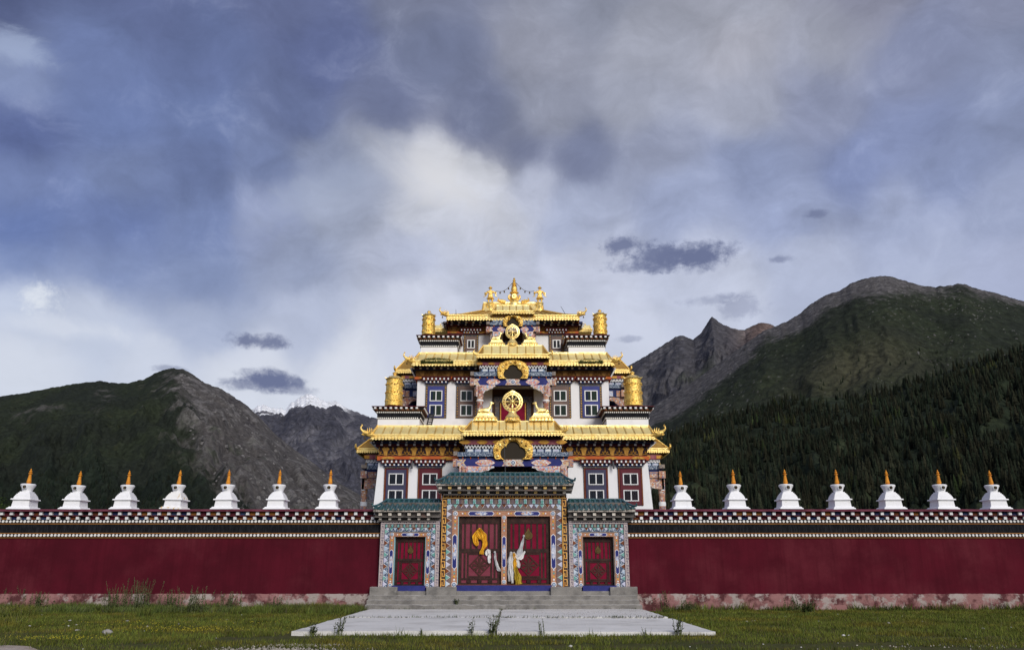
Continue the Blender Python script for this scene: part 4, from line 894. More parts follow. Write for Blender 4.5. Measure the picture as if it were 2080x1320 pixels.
# ------------------------------------------------------------------ perimeter wall
YW = YG+.28
zt_w = Zp(1037, YW); zw = lambda py: Zp(py, YW)
jmats = [mNavy, mOrangeD, mMaroonD, mBlack, mat('slate_blue_panel', (.035, .06, .14), .7), mat('ochre_panel', (.30, .12, .025), .7)]
STUPA_Z = [None]
def wall(x0, x1, label, seed):
    W_ = thing('perimeter_wall', ((x0+x1)/2, YW, 0), label, 'wall', 'maroon perimeter walls'); r = random.Random(seed)
    # plaster face with faint unevenness
    N = 60; m = MB(); xs = np.linspace(x0, x1, N); zz = np.linspace(zw(1207), zw(1092), 8)
    rows = [m.vs([(x, YW+.012*float(perlin(np.array([x*.9+seed]), np.array([z*.9]))[0])+(z-zz[0])*.012, z) for x in xs]) for z in zz]
    for a, b_ in zip(rows, rows[1:]): m.fs([(a+i, a+i+1, b_+i+1, b_+i) for i in range(N-1)])
    m.box(x0, x1, YW+.10, YW+.75, 0, zw(1040)); m.build('plaster_face', mMaroon, W_, 30)
    # worn projecting plinth
    m = MB(); N = 160; xs = np.linspace(x0, x1, N); zp = [-.3, .05, .2, .35, Zp(1207, YW-.16), Zp(1206, YW-.16)+.012, Zp(1206, YW)]
    yo = [-.17, -.17, -.165, -.16, -.155, -.12, .06]; rows = []
    for z, y in zip(zp, yo):
        nz = fbm(xs*1.8+seed, xs*0+z*2.5, 5, .6)*.035 if z < zp[-1] else xs*0
        ez = fbm(xs*2.5+seed+50, xs*0, 5, .65)*.035 if z > .5 else xs*0
        rows.append(m.vs([(x, YW+y+n_, z+e_) for x, n_, e_ in zip(xs, nz, ez)]))
    for a, b_ in zip(rows, rows[1:]): m.fs([(a+i, a+i+1, b_+i+1, b_+i) for i in range(N-1)])
    m.build('plinth', mPlinth, W_, 50)
    def strip(nm, pa, pb, y0, mt): MB().box(x0, x1, y0, YW+.5, zw(pb), zw(pa)).build(nm, mt, W_)
    strip('gold_line', 1090.6, 1092.2, YW-.035, mLine); strip('disc_board', 1083.4, 1090.7, YW-.045, mBlack); strip('gold_line', 1082, 1083.5, YW-.05, mLine)
    strip('brushwood_band', 1064.2, 1082.1, YW-.03, mBlackB); strip('gold_line', 1062.6, 1064.3, YW-.05, mLine); strip('disc_board', 1055.0, 1062.7, YW-.055, mBlack)
    pitch = 7.35/scl(1087, YW); nd = int((x1-x0)/pitch)
    for py, y in ((1087.0, YW-.045), (1058.8, YW-.055)):
        m = MB(); rr = 2.85/scl(1087, YW)
        for k in range(nd): m.disc(x0+(k+.5)*pitch, y, zw(py)+r.uniform(-.004, .004), rr*r.uniform(.94, 1.04), .02, 10)
        m.build('disc_row', mDisc, W_, kind='stuff')
    # two joist rows, stepping out, with coloured panels between
    for (pa, pb, yy, ph) in ((1048.6, 1054.6, YW-.12, 0.), (1038.8, 1045.6, YW-.26, .5)):
        z0, z1 = Zp(pb, yy), Zp(pa, yy); sp = 20.0/scl(pb, yy); n = int((x1-x0)/sp)
        MB().box(x0, x1, yy+.12, YW+.6, z0-.004, z1+.004).build('joist_board', mMaroonD, W_)
        pm = [MB().box(0, sp*.60, 0, .03, .004, z1-z0-.004).mesh('painted_panel', mm) for mm in jmats]
        jm = MB(); hw_ = 3.2/scl(pb, yy); jm.box(-hw_, hw_, 0, .14, 0, z1-z0-.006, top=(.006, 0)); jme = jm.mesh('joist_end', mWhiteP)
        for k in range(n):
            x = x0+(k+.5+ph*.9)*sp
            if x > x1-.05: continue
            obj('joist_end', jme, W_, loc=(x, yy+r.uniform(-.006, .006), z0+.003), rot=(0, r.uniform(-.02, .02), 0)); obj('painted_panel', pm[r.choice([0, 1, 2, 3, 4, 5, 1, 2])], W_, loc=(x+hw_+.015, yy+.100, z0))
        MB().box(x0, x1, yy-.03, YW+.58, z1+.004, z1+.05).build('moulding', mMaroonD, W_)
    # cap, slightly rough and sagging
    yc = YW-.36; zc = Zp(1038.0, yc); N = 90; xs = np.linspace(x0, x1, N); m = MB(); rows = []
    wob = fbm(xs*.8+seed, xs*0+1.5, 5, .6)*.018
    for (y, z, k) in ((YW+.85, zc, 0), (yc, zc, 1), (yc-.005, zc+.045, 1), (yc+.05, zc+.085, 1), (YW+.25, zc+.12, 1), (YW+.85, zc+.10, 0)):
        rows.append(m.vs([(x, y, z+w_*k) for x, w_ in zip(xs, wob)]))
    for a, b_ in zip(rows, rows[1:]): m.fs([(a+i, a+i+1, b_+i+1, b_+i) for i in range(N-1)])
    m.build('cap', mCap, W_, 50); STUPA_Z[0] = zc+.10
    return W_
xL0, xL1 = Xp(-230, 1060, YW), gx_(771, 1060)+.05; xR0, xR1 = gx_(1277, 1060)-.05, Xp(2310, 1060, YW)
wall(xL0, xL1, 'long maroon wall left of the gate with white dotted black band', 1)
wall(xR0, xR1, 'long maroon wall right of the gate with white dotted black band', 2)

# ------------------------------------------------------------------ stupas
YS_ = YW+.10; sz = STUPA_Z[0]
su = 1/scl(1000, YS_)          # metres per photo pixel here
def stupa_proto():
    t = thing('stupa', (0, 0, 0), 'x', 'stupa', 'white stupas along the wall tops')
    def sq(m, a, b_, z0, z1): m.box(-a, a, -a, a, z0, z1, top=(a-b_, a-b_))
    m = MB(); sq(m, .47, .45, 0, .05); sq(m, .43, .40, .05, .10); lobj('base', m.mesh('base', mStupa), t)
    m = MB(); sq(m, .345, .320, .10, .345); lobj('plinth', m.mesh('plinth', mStupa), t)
    m = MB(); sq(m, .325, .36, .345, .372); sq(m, .395, .385, .372, .42); lobj('cornice', m.mesh('cornice', mStupa), t)
    m = MB(); n = 6; z = .42
    for k in range(n): a = .325-.128*(k/(n-1))**1.5; sq(m, a, a-.004, z, z+.0475); z += .0475
    lobj('terraces', m.mesh('terraces', mStupa), t)
    m = MB(); prof = [(.185, .695), (.188, .73), (.200, .78), (.230, .85), (.262, .91), (.284, .955), (.284, .985), (.250, 1.01), (.11, 1.018), (.09, 1.02)]
    m.lathe(prof, seg=20); dome = lobj('dome', m.mesh('dome', mStupa, 50), t)
    pent = [(-.052, -.06), (.052, -.06), (.07, .02), (0, .085), (-.07, .02)]
    m = MB(); m.prism([(a*1.35, .88+b_*1.28) for a, b_ in pent], -.268, -.12); lobj('niche_rim', m.mesh('niche_rim', mStupa), dome)
    m = MB(); m.prism([(a*1.06, .88+b_*1.06) for a, b_ in pent], -.273, -.16); lobj('niche', m.mesh('niche', mDarkIn), dome)
    m = MB(); m.lathe([(.020, .835), (.024, .865), (.014, .885), (.016, .90), (.006, .92)], cy=-.268, seg=8); lobj('niche_figure', m.mesh('niche_figure', mat('niche_bronze', (.10, .055, .02), .5, .3), 40), dome)
    m = MB(); m.lathe([(.080, 1.02), (.082, 1.055), (.072, 1.065), (.092, 1.085), (.088, 1.115), (.080, 1.125), (.046, 1.385), (.042, 1.40), (.082, 1.412), (.078, 1.435), (.033, 1.45)], seg=14); sp = lobj('spire', m.mesh('spire', mFinial, 35), t)
    m = MB(); m.lathe([(.03, 1.445), (.050, 1.47), (.056, 1.50), (.046, 1.53), (.026, 1.55), (.030, 1.57), (.018, 1.60), (.006, 1.625)], seg=10); lobj('finial', m.mesh('finial', mFinial, 50), sp)
    return t
sp0 = stupa_proto()
spots = [50, 153, 254.5, 357, 459, 563.5, 667.5, 1385, 1493.5, 1600, 1706, 1809, 1914, 2021]
ordw = ['first', 'second', 'third', 'fourth', 'fifth', 'sixth', 'seventh']
for i, px in enumerate(spots):
    s_ = sp0 if i == 0 else copy_tree(sp0)
    left = i < 7; k = i if left else i-7
    s_.location = (Xp(px, 1028, YS_), YS_, sz-.012)
    rs = random.Random(i+5); s_.rotation_euler = (rs.uniform(-.012, .012), rs.uniform(-.014, .02 if left else .014), rs.uniform(-.06, .06)); sc_ = 1.+rs.uniform(-.02, .025)
    s_.scale = (sc_, sc_, sc_*rs.uniform(.98, 1.02))
    if left: s_['label'] = 'white stupa streaked with rust stains on the left wall' if i == 3 else 'white stupa on the left wall, %s from the left edge of the view' % ordw[k]
    else: s_['label'] = 'white stupa on the right wall, %s one counting from the gate' % ordw[k]
    if i == 3:
        for ch in s_.children:
            if ch.name.split('.')[0] in ('terraces', 'base'):
                ch.data = ch.data.copy(); ch.data.materials.clear(); ch.data.materials.append(mRust)
# ------------------------------------------------------------------ temple
TX = .06; YC = 53.5; YSIDE = 52.6
temple = thing('temple', (TX, 46.0, 0), 'three tiered white temple with golden roofs and painted porches', 'temple')
Y1, Y2, Y3 = 46.0, 48.5, 50.6
def tw(half, py, Y): return half/scl(py, Y)
h1t, h1b = tw(269.5, 935, Y1), tw(282, 1032, Y1)
h2t, h2b = tw(194, 772, Y2), tw(196.5, 860, Y2)
h3t, h3b = tw(127.5, 665, Y3), tw(128.5, 715, Y3)
def tier_wall(hb, ht, yf, z0, z1, yb):
    m = MB(); n = m.vs([(TX-hb, yf-.12*(hb > 6.5), z0), (TX+hb, yf-.12*(hb > 6.5), z0), (TX+hb, yb, z0), (TX-hb, yb, z0), (TX-ht, yf, z1), (TX+ht, yf, z1), (TX+ht, yb, z1), (TX-ht, yb, z1)])
    m.fs([(n+4, n+5, n+6, n+7), (n, n+1, n+5, n+4), (n+1, n+2, n+6, n+5), (n+2, n+3, n+7, n+6), (n+3, n, n+4, n+7)])
    return m.build('wall', mWhite, temple)
slope1 = (h1b-h1t)/(Zp(935, Y1)-Zp(1032, Y1))
zt1 = Zp(905, Y1)
tier_wall(h1t+slope1*Zp(935, Y1), h1t, Y1, -.2, Zp(890, Y1), YC+7.5)
ZT1 = Zp(866, 46.35); tier_wall(h2b+.02, h2t, Y2, ZT1-.9, Zp(742, Y2), YC+5.2)
ZT2 = Zp(717.5, 48.9); tier_wall(h3b+.01, h3t, Y3, ZT2-.9, Zp(640, Y3), YC+3.2)

# ---- gilded fringe along an eave -------------------------------------------------
def fringe(parent, p0, p1, out, h, tab=.185):
    """p0,p1: upper ends of the band; out: outward horizontal unit vector"""
    p0, p1, out = Vector(p0), Vector(p1), Vector(out); L = (p1-p0).length; e = (p1-p0)/L; n = max(3, int(L/tab)); t = L/n
    def xf(p): return p0+e*p[0]-out*p[1]+Vector((0, 0, p[2]))
    m = MB(xf)
    bk = MB(xf); bk.box(0, L, .022, .05, -h*.84, -h*.40); bko = bk.build('fringe_gap_shade', mGoldU, parent)  # dark board added behind the tabs as the shade in their gaps
    m.box(0, L, 0, .03, -h*.40, .0); m.box(0, L, -.05, .02, -.03, .03); m.box(0, L, -.035, .02, -h*.46, -h*.39)
    for k in range(n):
        x = t*(k+.5)
        m.prism([(x-t*.40, -h*.40), (x-t*.40, -h*.80), (x, -h), (x+t*.40, -h*.80), (x+t*.40, -h*.40)], -.03, .02)
        m.ball((x, -.02, -h*.60), t*.30, 6, 3, (1, .6, 1)); m.ball((x+t*.5, -.02, -h*.20), t*.22, 5, 3, (1, .7, 1))
    return m.build('eave_fringe', mGoldF, parent)
def dragon(parent, pos, ang, size):
    """makara head curling out of a roof corner; ang: heading in the ground plane"""
    ca, sa = math.cos(ang), math.sin(ang)
    def xf(p): return (pos[0]+size*(p[0]*ca-p[1]*sa), pos[1]+size*(p[0]*sa+p[1]*ca), pos[2]+size*p[2])
    m = MB(xf)
    m.tube([(-.35, 0, -.10), (0, 0, -.05), (.25, 0, .02), (.48, 0, .10), (.62, 0, .12)], [.14, .20, .22, .19, .10], 8)
    m.tube([(.45, 0, .16), (.66, 0, .24), (.78, 0, .40), (.76, 0, .56), (.66, 0, .64), (.74, 0, .72)], [.13, .10, .07, .055, .045, .05], 7)
    m.tube([(.40, 0, -.04), (.58, 0, -.08), (.70, 0, -.02)], [.09, .07, .03], 6)
    for (x, a) in ((.30, .34), (.14, .40), (-.02, .36), (-.16, .28)): m.tube([(x, 0, .10), (x-.06, .04, .10+a*.6), (x-.02, .05, .12+a)], [.08, .05, .012], 5)
    for s in (-1, 1): m.ball((.40, s*.14, .20), .06, 6, 4); m.tube([(.2, s*.16, .05), (.05, s*.26, .12), (-.05, s*.30, .25)], [.08, .06, .015], 5)
    o = m.build('dragon_head', mGoldO, parent, True)
    b = MB(xf); b.lathe([(.02, -.22), (.045, -.24), (.06, -.36), (.085, -.40), (.08, -.41)], .45, 0, 0, 8); b.tube([(.45, 0, -.1), (.45, 0, -.24)], .012, 4); b.build('wind_bell', mBronze, parent)
    return o
def skirt_roof(he, hr, ye, yr, ze, zr, fh, npan, dsize, yback):
    """gilded roof skirt round a tier. he/hr half widths at eave and ridge"""
    m = MB(); ybe, ybr = 2*YC-ye, 2*YC-yr
    E = [(TX-he, ye, ze), (TX+he, ye, ze), (TX+he, ybe, ze), (TX-he, ybe, ze)]; R = [(TX-hr, yr, zr), (TX+hr, yr, zr), (TX+hr, ybr, zr), (TX-hr, ybr, zr)]
    n = m.vs(E+R+[(a, b_, c_-.10) for a, b_, c_ in E]+[(TX+(a-TX)*.93, YC+(b_-YC)*.93, c_-.10) for a, b_, c_ in R])
    for k in range(4):
        j = (k+1) % 4; m.fs([(n+k, n+j, n+4+j, n+4+k), (n+8+k, n+8+j, n+j, n+k)])
    m.fs([(n+4, n+5, n+6, n+7), (n+11, n+10, n+9, n+8)])
    roof = m.build('roof', mGoldU, temple)
    def panel(a, b_, c_, d_, seed):
        """bulging crumpled sheet between bottom a,b and top c,d"""
        a, b_, c_, d_ = map(Vector, (a, b_, c_, d_)); nm = (b_-a).cross(d_-a)
        if nm.length < 1e-6: nm = (b_-a).cross(c_-a)
        nm.normalize(); r = random.Random(seed); N = 5; w = MB(); pts = []
        for j in range(N):
            for i in range(N):
                u, v = i/(N-1), j/(N-1); p = (a*(1-u)+b_*u)*(1-v)+(d_*(1-u)+c_*u)*v
                e = 1 if 0 < i < N-1 and 0 < j < N-1 else 0
                pts.append(p+nm*(.022+e*(.012+r.uniform(-.014, .016))))
        k = w.vs(pts); w.fs([(k+j*N+i, k+j*N+i+1, k+(j+1)*N+i+1, k+(j+1)*N+i) for j in range(N-1) for i in range(N-1)])
        w.build('roof_panel', mGold, roof, 60)
    ribs = MB()
    xs = np.linspace(-hr, hr, npan+1)
    for i in range(npan):
        if abs((xs[i]+xs[i+1])/2) < hr*.26 : continue
        panel((TX+xs[i]+.04, ye, ze), (TX+xs[i+1]-.04, ye, ze), (TX+xs[i+1]-.04, yr, zr), (TX+xs[i]+.04, yr, zr), i)
    for s in (-1, 1):
        A, B, Cc = (TX+s*(hr+.02), ye, ze), (TX+s*(he-.03), ye, ze), (TX+s*(hr+.02), yr-.02, zr-.01)
        if s > 0: panel(A, B, Cc, Cc, 91)
        else: panel(B, A, Cc, Cc, 92)
        ysd = np.linspace(yr, ybr, npan+1)
        for i in range(npan):
            q0, q1 = ysd[i]+.02, ysd[i+1]-.02
            if s > 0: panel((TX+he, q0, ze), (TX+he, q1, ze), (TX+hr, q1, zr), (TX+hr, q0, zr), 100+i)
            else: panel((TX-he, q1, ze), (TX-he, q0, ze), (TX-hr, q0, zr), (TX-hr, q1, zr), 200+i)
    for x in xs: ribs.tube([(TX+x, ye, ze+.03), (TX+x, yr, zr+.03)], .022, 5)
    ribs.build('standing_seams', mGoldO, roof, True, kind='stuff')
    for s in (-1, 1): MB().tube([(TX+s*(he-.02), ye+.02, ze+.05), (TX+s*(he*.5+hr*.5), (ye+yr)/2, ze*.5+zr*.5+.05), (TX+s*hr, yr, zr+.06)], [.06, .055, .05], 6).build('hip_ridge', mGoldO, roof, True)
    MB().box(TX-hr-.03, TX+hr+.03, yr-.07, yr+.05, zr-.02, zr+.07).build('ridge_cap', mGold, roof)
    fringe(roof, (TX-he, ye-.02, ze+.03), (TX+he, ye-.02, ze+.03), (0, -1, 0), fh)
    fringe(roof, (TX+he+.02, ye, ze+.03), (TX+he+.02, ybe, ze+.03), (1, 0, 0), fh, .26); fringe(roof, (TX-he-.02, ybe, ze+.03), (TX-he-.02, ye, ze+.03), (-1, 0, 0), fh, .26)
    for s in (-1, 1): dragon(roof, (TX+s*(he+.04), ye-.02, ze+.06), math.atan2(-.35, s), dsize)
    return roof
# ---- painted eave courses: joists, frieze, beam ----------------------------------
def motif_mesh(w, h, mt):
    """gilt lotus with two arcs, the repeat of the frieze"""
    m = MB()
    m.prism([(-w*.10, 0), (w*.10, 0), (w*.16, h*.45), (w*.26, h*.70), (w*.12, h*.98), (0, h*.86), (-w*.12, h*.98), (-w*.26, h*.70), (-w*.16, h*.45)], -.05, 0)
    for s in (-1, 1):
        pts = [(s*w*.12+s*w*.38*math.sin(a)*1.0, h*.62-h*.55*math.cos(a)) for a in np.linspace(.15, 2.1, 7)]
        m.tube([(x, -.025, z) for x, z in pts], .022, 5)
        m.tube([(s*w*.10, -.02, h*.06), (s*w*.30, -.02, h*.16), (s*w*.50, -.02, h*.05)], .022, 5)
        m.ball((s*w*.34, -.03, h*.36), .045, 6, 4)
    return m.mesh('frieze_motif', mt)
def courses(Y, half_at, pj, rows, pf, pb, nmot, mt_mot, ov, half_eave_px):
    """pj: joist band px; rows: joist rows; pf: frieze px; pb: beam px; half_at(py,Y): half width"""
    zj1, zj0 = Zp(pj[0], Y-.3), Zp(pj[1], Y-.3)
    hw = half_at
    # stepped dark boards under the eave, all the way round the tier
    def ring(name, mt, out, z0, z1, dy=0): return MB().box(TX-hw-out, TX+hw+out, Y-out, 2*YC-Y+out, z0, z1).build(name, mt, temple)
    n = len(rows)
    for k, (ra, rb, out) in enumerate(rows):
        yy = Y-out; z1, z0 = Zp(ra, yy), Zp(rb, yy)
        ring('joist_board', mNavy if k % 2 == 0 else mMaroonD, out-.10, z0-.03, z1+.03)
        sp = .46 if n > 1 else .42; nn = int(2*(hw+out)/sp); m = MB(); h_ = z1-z0
        for i in range(nn):
            x = TX-hw-out+.1+sp*(i+.25+(.5 if k % 2 else 0)); w_ = h_*.62
            if x < TX+hw+out-.05: m.box(x-w_, x+w_, yy-.02, yy+.12, z0, z1)
        ns = int((2*(YC-Y)+2*out)/sp)
        for s in (-1, 1):
            for i in range(ns):
                y = Y-out+sp*(i+.4); xx = TX+s*(hw+out-.04); m.box(xx-.06, xx+.06, y-h_*.6, y+h_*.6, z0, z1)
        m.build('joist_ends', mWhiteP, temple, kind='stuff')
        m = MB()
        for i in range(nn):
            x = TX-hw-out+.1+sp*(i+.75+(.5 if k % 2 else 0))
            if x < TX+hw+out-.2 and i % 3 == 0: m.box(x-.13, x+.13, yy+.08, yy+.12, z0+.01, z1-.01)
        m.build('coloured_panels', mOrangeD, temple, kind='stuff')
    z1, z0 = Zp(pf[0], Y-.14), Zp(pf[1], Y-.14)
    ring('frieze', mat('frieze_ground_dark', (.045, .016, .012), .7, 0, (.03, .018, .03), 3., 4) if Y < 47 else mat('frieze_ground', (.20, .085, .018), .7, 0, (.13, .05, .014), 5., 4), .10, z0, z1)
    me = motif_mesh(2*(hw+.1)/nmot, z1-z0-.02, mt_mot)
    for i in range(nmot): obj('frieze_motif', me, temple, loc=(TX-hw-.1+2*(hw+.1)*(i+.5)/nmot, Y-.102, z0+.01))
    z1b, z0b = Zp(pb[0], Y-.2), Zp(pb[1], Y-.2)
    ring('beam', mOrange, .16, z0b, z1b)
    MB().box(TX-hw-.18, TX+hw+.18, Y-.19, Y-.02, z0b-.03, z0b+.012).build('beam_lip', mMaroonD, temple)
    h_ = z1b-z0b; mm = MB()
    mm.prism([(-h_*1.7, 0), (-h_*.9, -h_*.32), (0, -h_*.42), (h_*.9, -h_*.32), (h_*1.7, 0), (h_*.9, h_*.32), (0, h_*.42), (-h_*.9, h_*.32)], -.02, 0); mm.ball((0, -.02, 0), h_*.28, 8, 4, (1.4, .5, 1))
    me = mm.mesh('beam_motif', mGilt)
    for s in (-1, 1):
        for fx in (.94, .73, .50): obj('beam_motif', me, temple, loc=(TX+s*hw*fx, Y-.161, (z0b+z1b)/2))
# tier 1
E1Y, R1Y = 45.0, 46.35
roof1 = skirt_roof(tw(288, 886, E1Y), tw(275.5, 866, R1Y), E1Y, R1Y, Zp(884, E1Y), Zp(866, R1Y), Zp(884, E1Y)-Zp(895, E1Y), 32, .72, None)
courses(Y1, h1t, None or (895, 905), [(896.2, 898.8, .55), (901., 904.6, .36)], (906, 925), (926, 934.5), 19, mGiltD, 0, 0)
E2Y, R2Y = 47.6, 48.95
roof2 = skirt_roof(tw(204, 737, E2Y), tw(190, 718, R2Y), E2Y, R2Y, Zp(734, E2Y), Zp(718, R2Y), Zp(734, E2Y)-Zp(745, E2Y), 24, .66, None)
courses(Y2, h2t, (745, 752), [(746., 749., .42)], (752, 764), (764.5, 770), 15, mat('frieze_dark_gold', (.30, .15, .03), .6, .2, (.16, .07, .02), 9., 4), 0, 0)
# tier 3 : upper hip roof
E3Y = 49.5; R3Y = 52.2
def top_roof():
    he = tw(133.5, 643, E3Y); ze = Zp(641.5, E3Y); hr = tw(58, 617, R3Y); zr = Zp(617, R3Y); hm = tw(62, 632, 51.4); zm = Zp(632, 51.4); ym = 51.4
    fh = Zp(641, E3Y)-Zp(652, E3Y); ybe, ybm, ybr = 2*YC-E3Y+.6, 2*YC-ym, 2*YC-R3Y
    rings = [(he, E3Y, ybe, ze), (he*.62+hm*.38, E3Y*.62+ym*.38, ybe*.62+ybm*.38, ze+(zm-ze)*.30), (hm, ym, ybm, zm), (hr+.06, R3Y-.12, ybr+.1, zr-.15), (hr, R3Y, ybr, zr)]
    m = MB(); ids = [m.vs([(TX-h, a, z), (TX+h, a, z), (TX+h, b_, z), (TX-h, b_, z)]) for h, a, b_, z in rings]
    for p, q_ in zip(ids, ids[1:]): m.fs([(p+k, p+(k+1) % 4, q_+(k+1) % 4, q_+k) for k in range(4)])
    m.fs([tuple(ids[-1]+k for k in range(4)), tuple(ids[0]+k for k in (3, 2, 1, 0))])
    roof = m.build('upper_roof', mGold, temple); rb = MB()
    for u in np.linspace(-.92, .92, 14):
        rb.tube([(TX+u*h, a-.01, z+.03) for h, a, b_, z in rings[:3]], .035, 5)
    rb.build('standing_seams', mGoldU, roof, True, kind='stuff')
    for s in (-1, 1): MB().tube([(TX+s*h, a, z+.04) for h, a, b_, z in rings], .07, 6).build('hip_ridge', mGoldO, roof, True)
    fringe(roof, (TX-he, E3Y-.02, ze+.03), (TX+he, E3Y-.02, ze+.03), (0, -1, 0), fh)
    fringe(roof, (TX+he+.02, E3Y, ze+.03), (TX+he+.02, ybe, ze+.03), (1, 0, 0), fh, .26); fringe(roof, (TX-he-.02, ybe, ze+.03), (TX-he-.02, E3Y, ze+.03), (-1, 0, 0), fh, .26)
    for s in (-1, 1): dragon(roof, (TX+s*(he+.04), E3Y-.02, ze+.08), math.atan2(-.35, s), .6)
    MB().box(TX-hr-.05, TX+hr+.05, R3Y-.1, ybr, zr-.03, zr+.10).build('ridge_cap', mGold, roof)
    return roof, he, hr, zr
roof3, he3, hr3, zr3 = top_roof()
courses(Y3, h3t, (652, 660), [(653., 656., .52), (658., 660.5, .34)], (662, 672), (672.5, 677), 11, mat('frieze_dark_gold', (.30, .15, .03), .6), 0, 0)

# ---- windows ---------------------------------------------------------------------
PANE = {}
def window(px0, px1, py0, py1, Y, frame, panes, lint, storey, surr_w=4.5, curtain=True):
    """panes: list of (py top, py bottom); lint: (py top, py bottom) of the two block rows; px taken at the middle"""
    pm = (py0+py1)/2; x0, x1 = Xp(px0, pm, Y), Xp(px1, pm, Y); z0, z1 = Zp(py1, Y), Zp(py0, Y); s = scl(pm, Y); sw = surr_w/s
    win = MB().box(x0, x1, Y-.06, Y+.02, z0, z1).build('window', mSurr if storey > 1 else mMaroonD, temple)
    MB().box(x0+sw, x1-sw, Y-.09, Y-.055, z0+.02, z1-sw*.9).build('window_board', frame, win)
    cx = (x0+x1)/2; w = (x1-x0-2*sw)*.76
    # carved dotted edge on the surround
    if storey > 1:
        m = MB(); nz = int((z1-z0)/.16)
        for k in range(nz):
            for xx in (x0+sw*.5, x1-sw*.5): m.box(xx-.03, xx+.03, Y-.085, Y-.055, z0+.16*k+.03, z0+.16*k+.10)
        m.build('surround_beading', mGiltD, win, kind='stuff')
    else:
        m = MB()
        for xx, sgn in ((x0+sw*.35, 1), (x1-sw*.35, -1)): m.box(xx-.03, xx+.03, Y-.08, Y-.055, z0, z1-.05)
        m.build('surround_beading', mOrangeD, win)
    for (pa, pb) in panes:
        a, b_ = Zp(pb, Y), Zp(pa, Y); m = MB(); f = .055; yo = Y-.13
        m.box(cx-w/2, cx-w/2+f, yo, Y-.085, a, b_); m.box(cx+w/2-f, cx+w/2, yo, Y-.085, a, b_); m.box(cx-w/2+f+.001, cx+w/2-f-.001, yo, Y-.085, a, a+f); m.box(cx-w/2+f+.001, cx+w/2-f-.001, yo, Y-.085, b_-f, b_); m.box(cx-f*.55, cx+f*.55, yo-.004, Y-.085, a+f+.001, b_-f-.001)
        cs = m.build('casement', mAlu if storey > 1 else mWhiteP, win)
        MB().box(cx-w/2+f, cx+w/2-f, Y-.088, Y-.0865, a+f, b_-f).build('dark_room', mDarkIn, win)
        for s_ in (-1, 1):
            xa, xb = (cx-w/2+f, cx-f*.55) if s_ < 0 else (cx+f*.55, cx+w/2-f)
            if curtain and not (storey == 3):
                m = MB(); r = random.Random(int(px0*7+pa+s_)); N = 15
                cov = 1.0 if (s_ > 0) else r.choice([.45, .3, .6])
                ua = xb-(xb-xa)*cov; xs = np.linspace(ua, xb, N); n = m.vs([(x, Y-.098+.006*math.sin(i*2.1), a+f) for i, x in enumerate(xs)]+[(x, Y-.098+.006*math.sin(i*2.1+.3), b_-f) for i, x in enumerate(xs)])
                m.fs([(n+i, n+i+1, n+N+i+1, n+N+i) for i in range(N-1)]); m.build('curtain', mCurt, win, True)
            MB().box(xa, xb, Y-.122, Y-.116, a+f, b_-f).build('pane', mGlass, win)
        if storey == 1:
            m = MB()
            for k in range(1, 8):
                if k != 4: xx = cx-w/2+w*k/8; m.box(xx-.008, xx+.008, yo-.012, yo-.002, a+f, b_-f)
            m.build('window_bars', mBlack, win, kind='stuff')
            m = MB(); nb = 9
            for k in range(nb):
                xx = cx-w/2+w*(k+.5)/nb
                for zz in (a+f*.5, b_-f*.5): m.ball((xx, yo-.005, zz), f*.42, 5, 3)
            m.build('casement_beading', mAlu, win, kind='stuff')
    # lintel: two rows of white blocks stepping out, narrow below
    la, lb = lint; hb = (Zp(la, Y)-Zp(lb, Y))
    ov = 7./s
    for k, (f0, f1, out, xo) in enumerate(((.0, .42, .34, ov), (.54, .96, .20, ov*.25))):
        zt, zb = Zp(la, Y)-hb*f0, Zp(la, Y)-hb*f1
        brd = MB().box(x0-xo, x1+xo, Y-out+.06, Y+.02, zb-.03, zt+.03).build('lintel', mMaroonD if k == 0 else mNavy, win)
        MB().box(x0-xo-.03, x1+xo+.03, Y-out-.03, Y+.01, zt+.031, zt+.075).build('lintel_slab', mMaroonD, win)
        nb = 7 if k == 0 else 6; sp = (x1-x0+2*xo)/nb; me = MB().box(-sp*.17, sp*.17, -.02, .08, 0, zt-zb).mesh('lintel_block', mWhiteP)
        for i in range(nb): obj('lintel_block', me, brd, loc=(x0-xo+sp*(i+.5), Y-out, zb))
        m = MB()
        for i in range(nb-1):
            if i % 2 == k: m.box(x0-xo+sp*(i+.75), x0-xo+sp*(i+1.25), Y-out+.045, Y-out+.07, zb, zt)
        m.build('lintel_panels', mOrangeD, brd, kind='stuff')
    zz = Zp(lb, Y)-hb*.02
    MB().box(x0, x1, Y-.10, Y+.01, z1-.02, zz-.05).build('head_board', mSurr, win)
    return win
W1 = [(980, 1014-20), (962, 986)]
p1 = [(961.5, 985), (995, 1018)]
for (a, b_, fr) in ((780, 829, mNavyF), (848.5, 897.5, mRedF), (1186, 1235.5, mNavyF), (1256, 1305.5, mRedF)): window(a, b_, 950, 1026, Y1-.05, fr, p1, (936.5, 946.5), 1, 4.5, False)
p2 = [(793.5, 815.5), (822.5, 845.5)]
for (a, b_, fr) in ((864, 907.5, mBlueF), (926.5, 969, mGreyF), (1115.5, 1160, mGreyF), (1178, 1223, mBlueF)): window(a, b_, 780.5, 848.5, Y2-.02, fr, p2, (769.8, 778.8), 2, 5.)
p3_ = [(691, 708.5), (713.5, 730)]
for (a, b_, fr) in ((941.5, 972, mGreyF), (1115, 1146, mGreyF)): window(a, b_, 680, 734, Y3-.02, fr, p3_, (671.5, 678), 3, 5.)
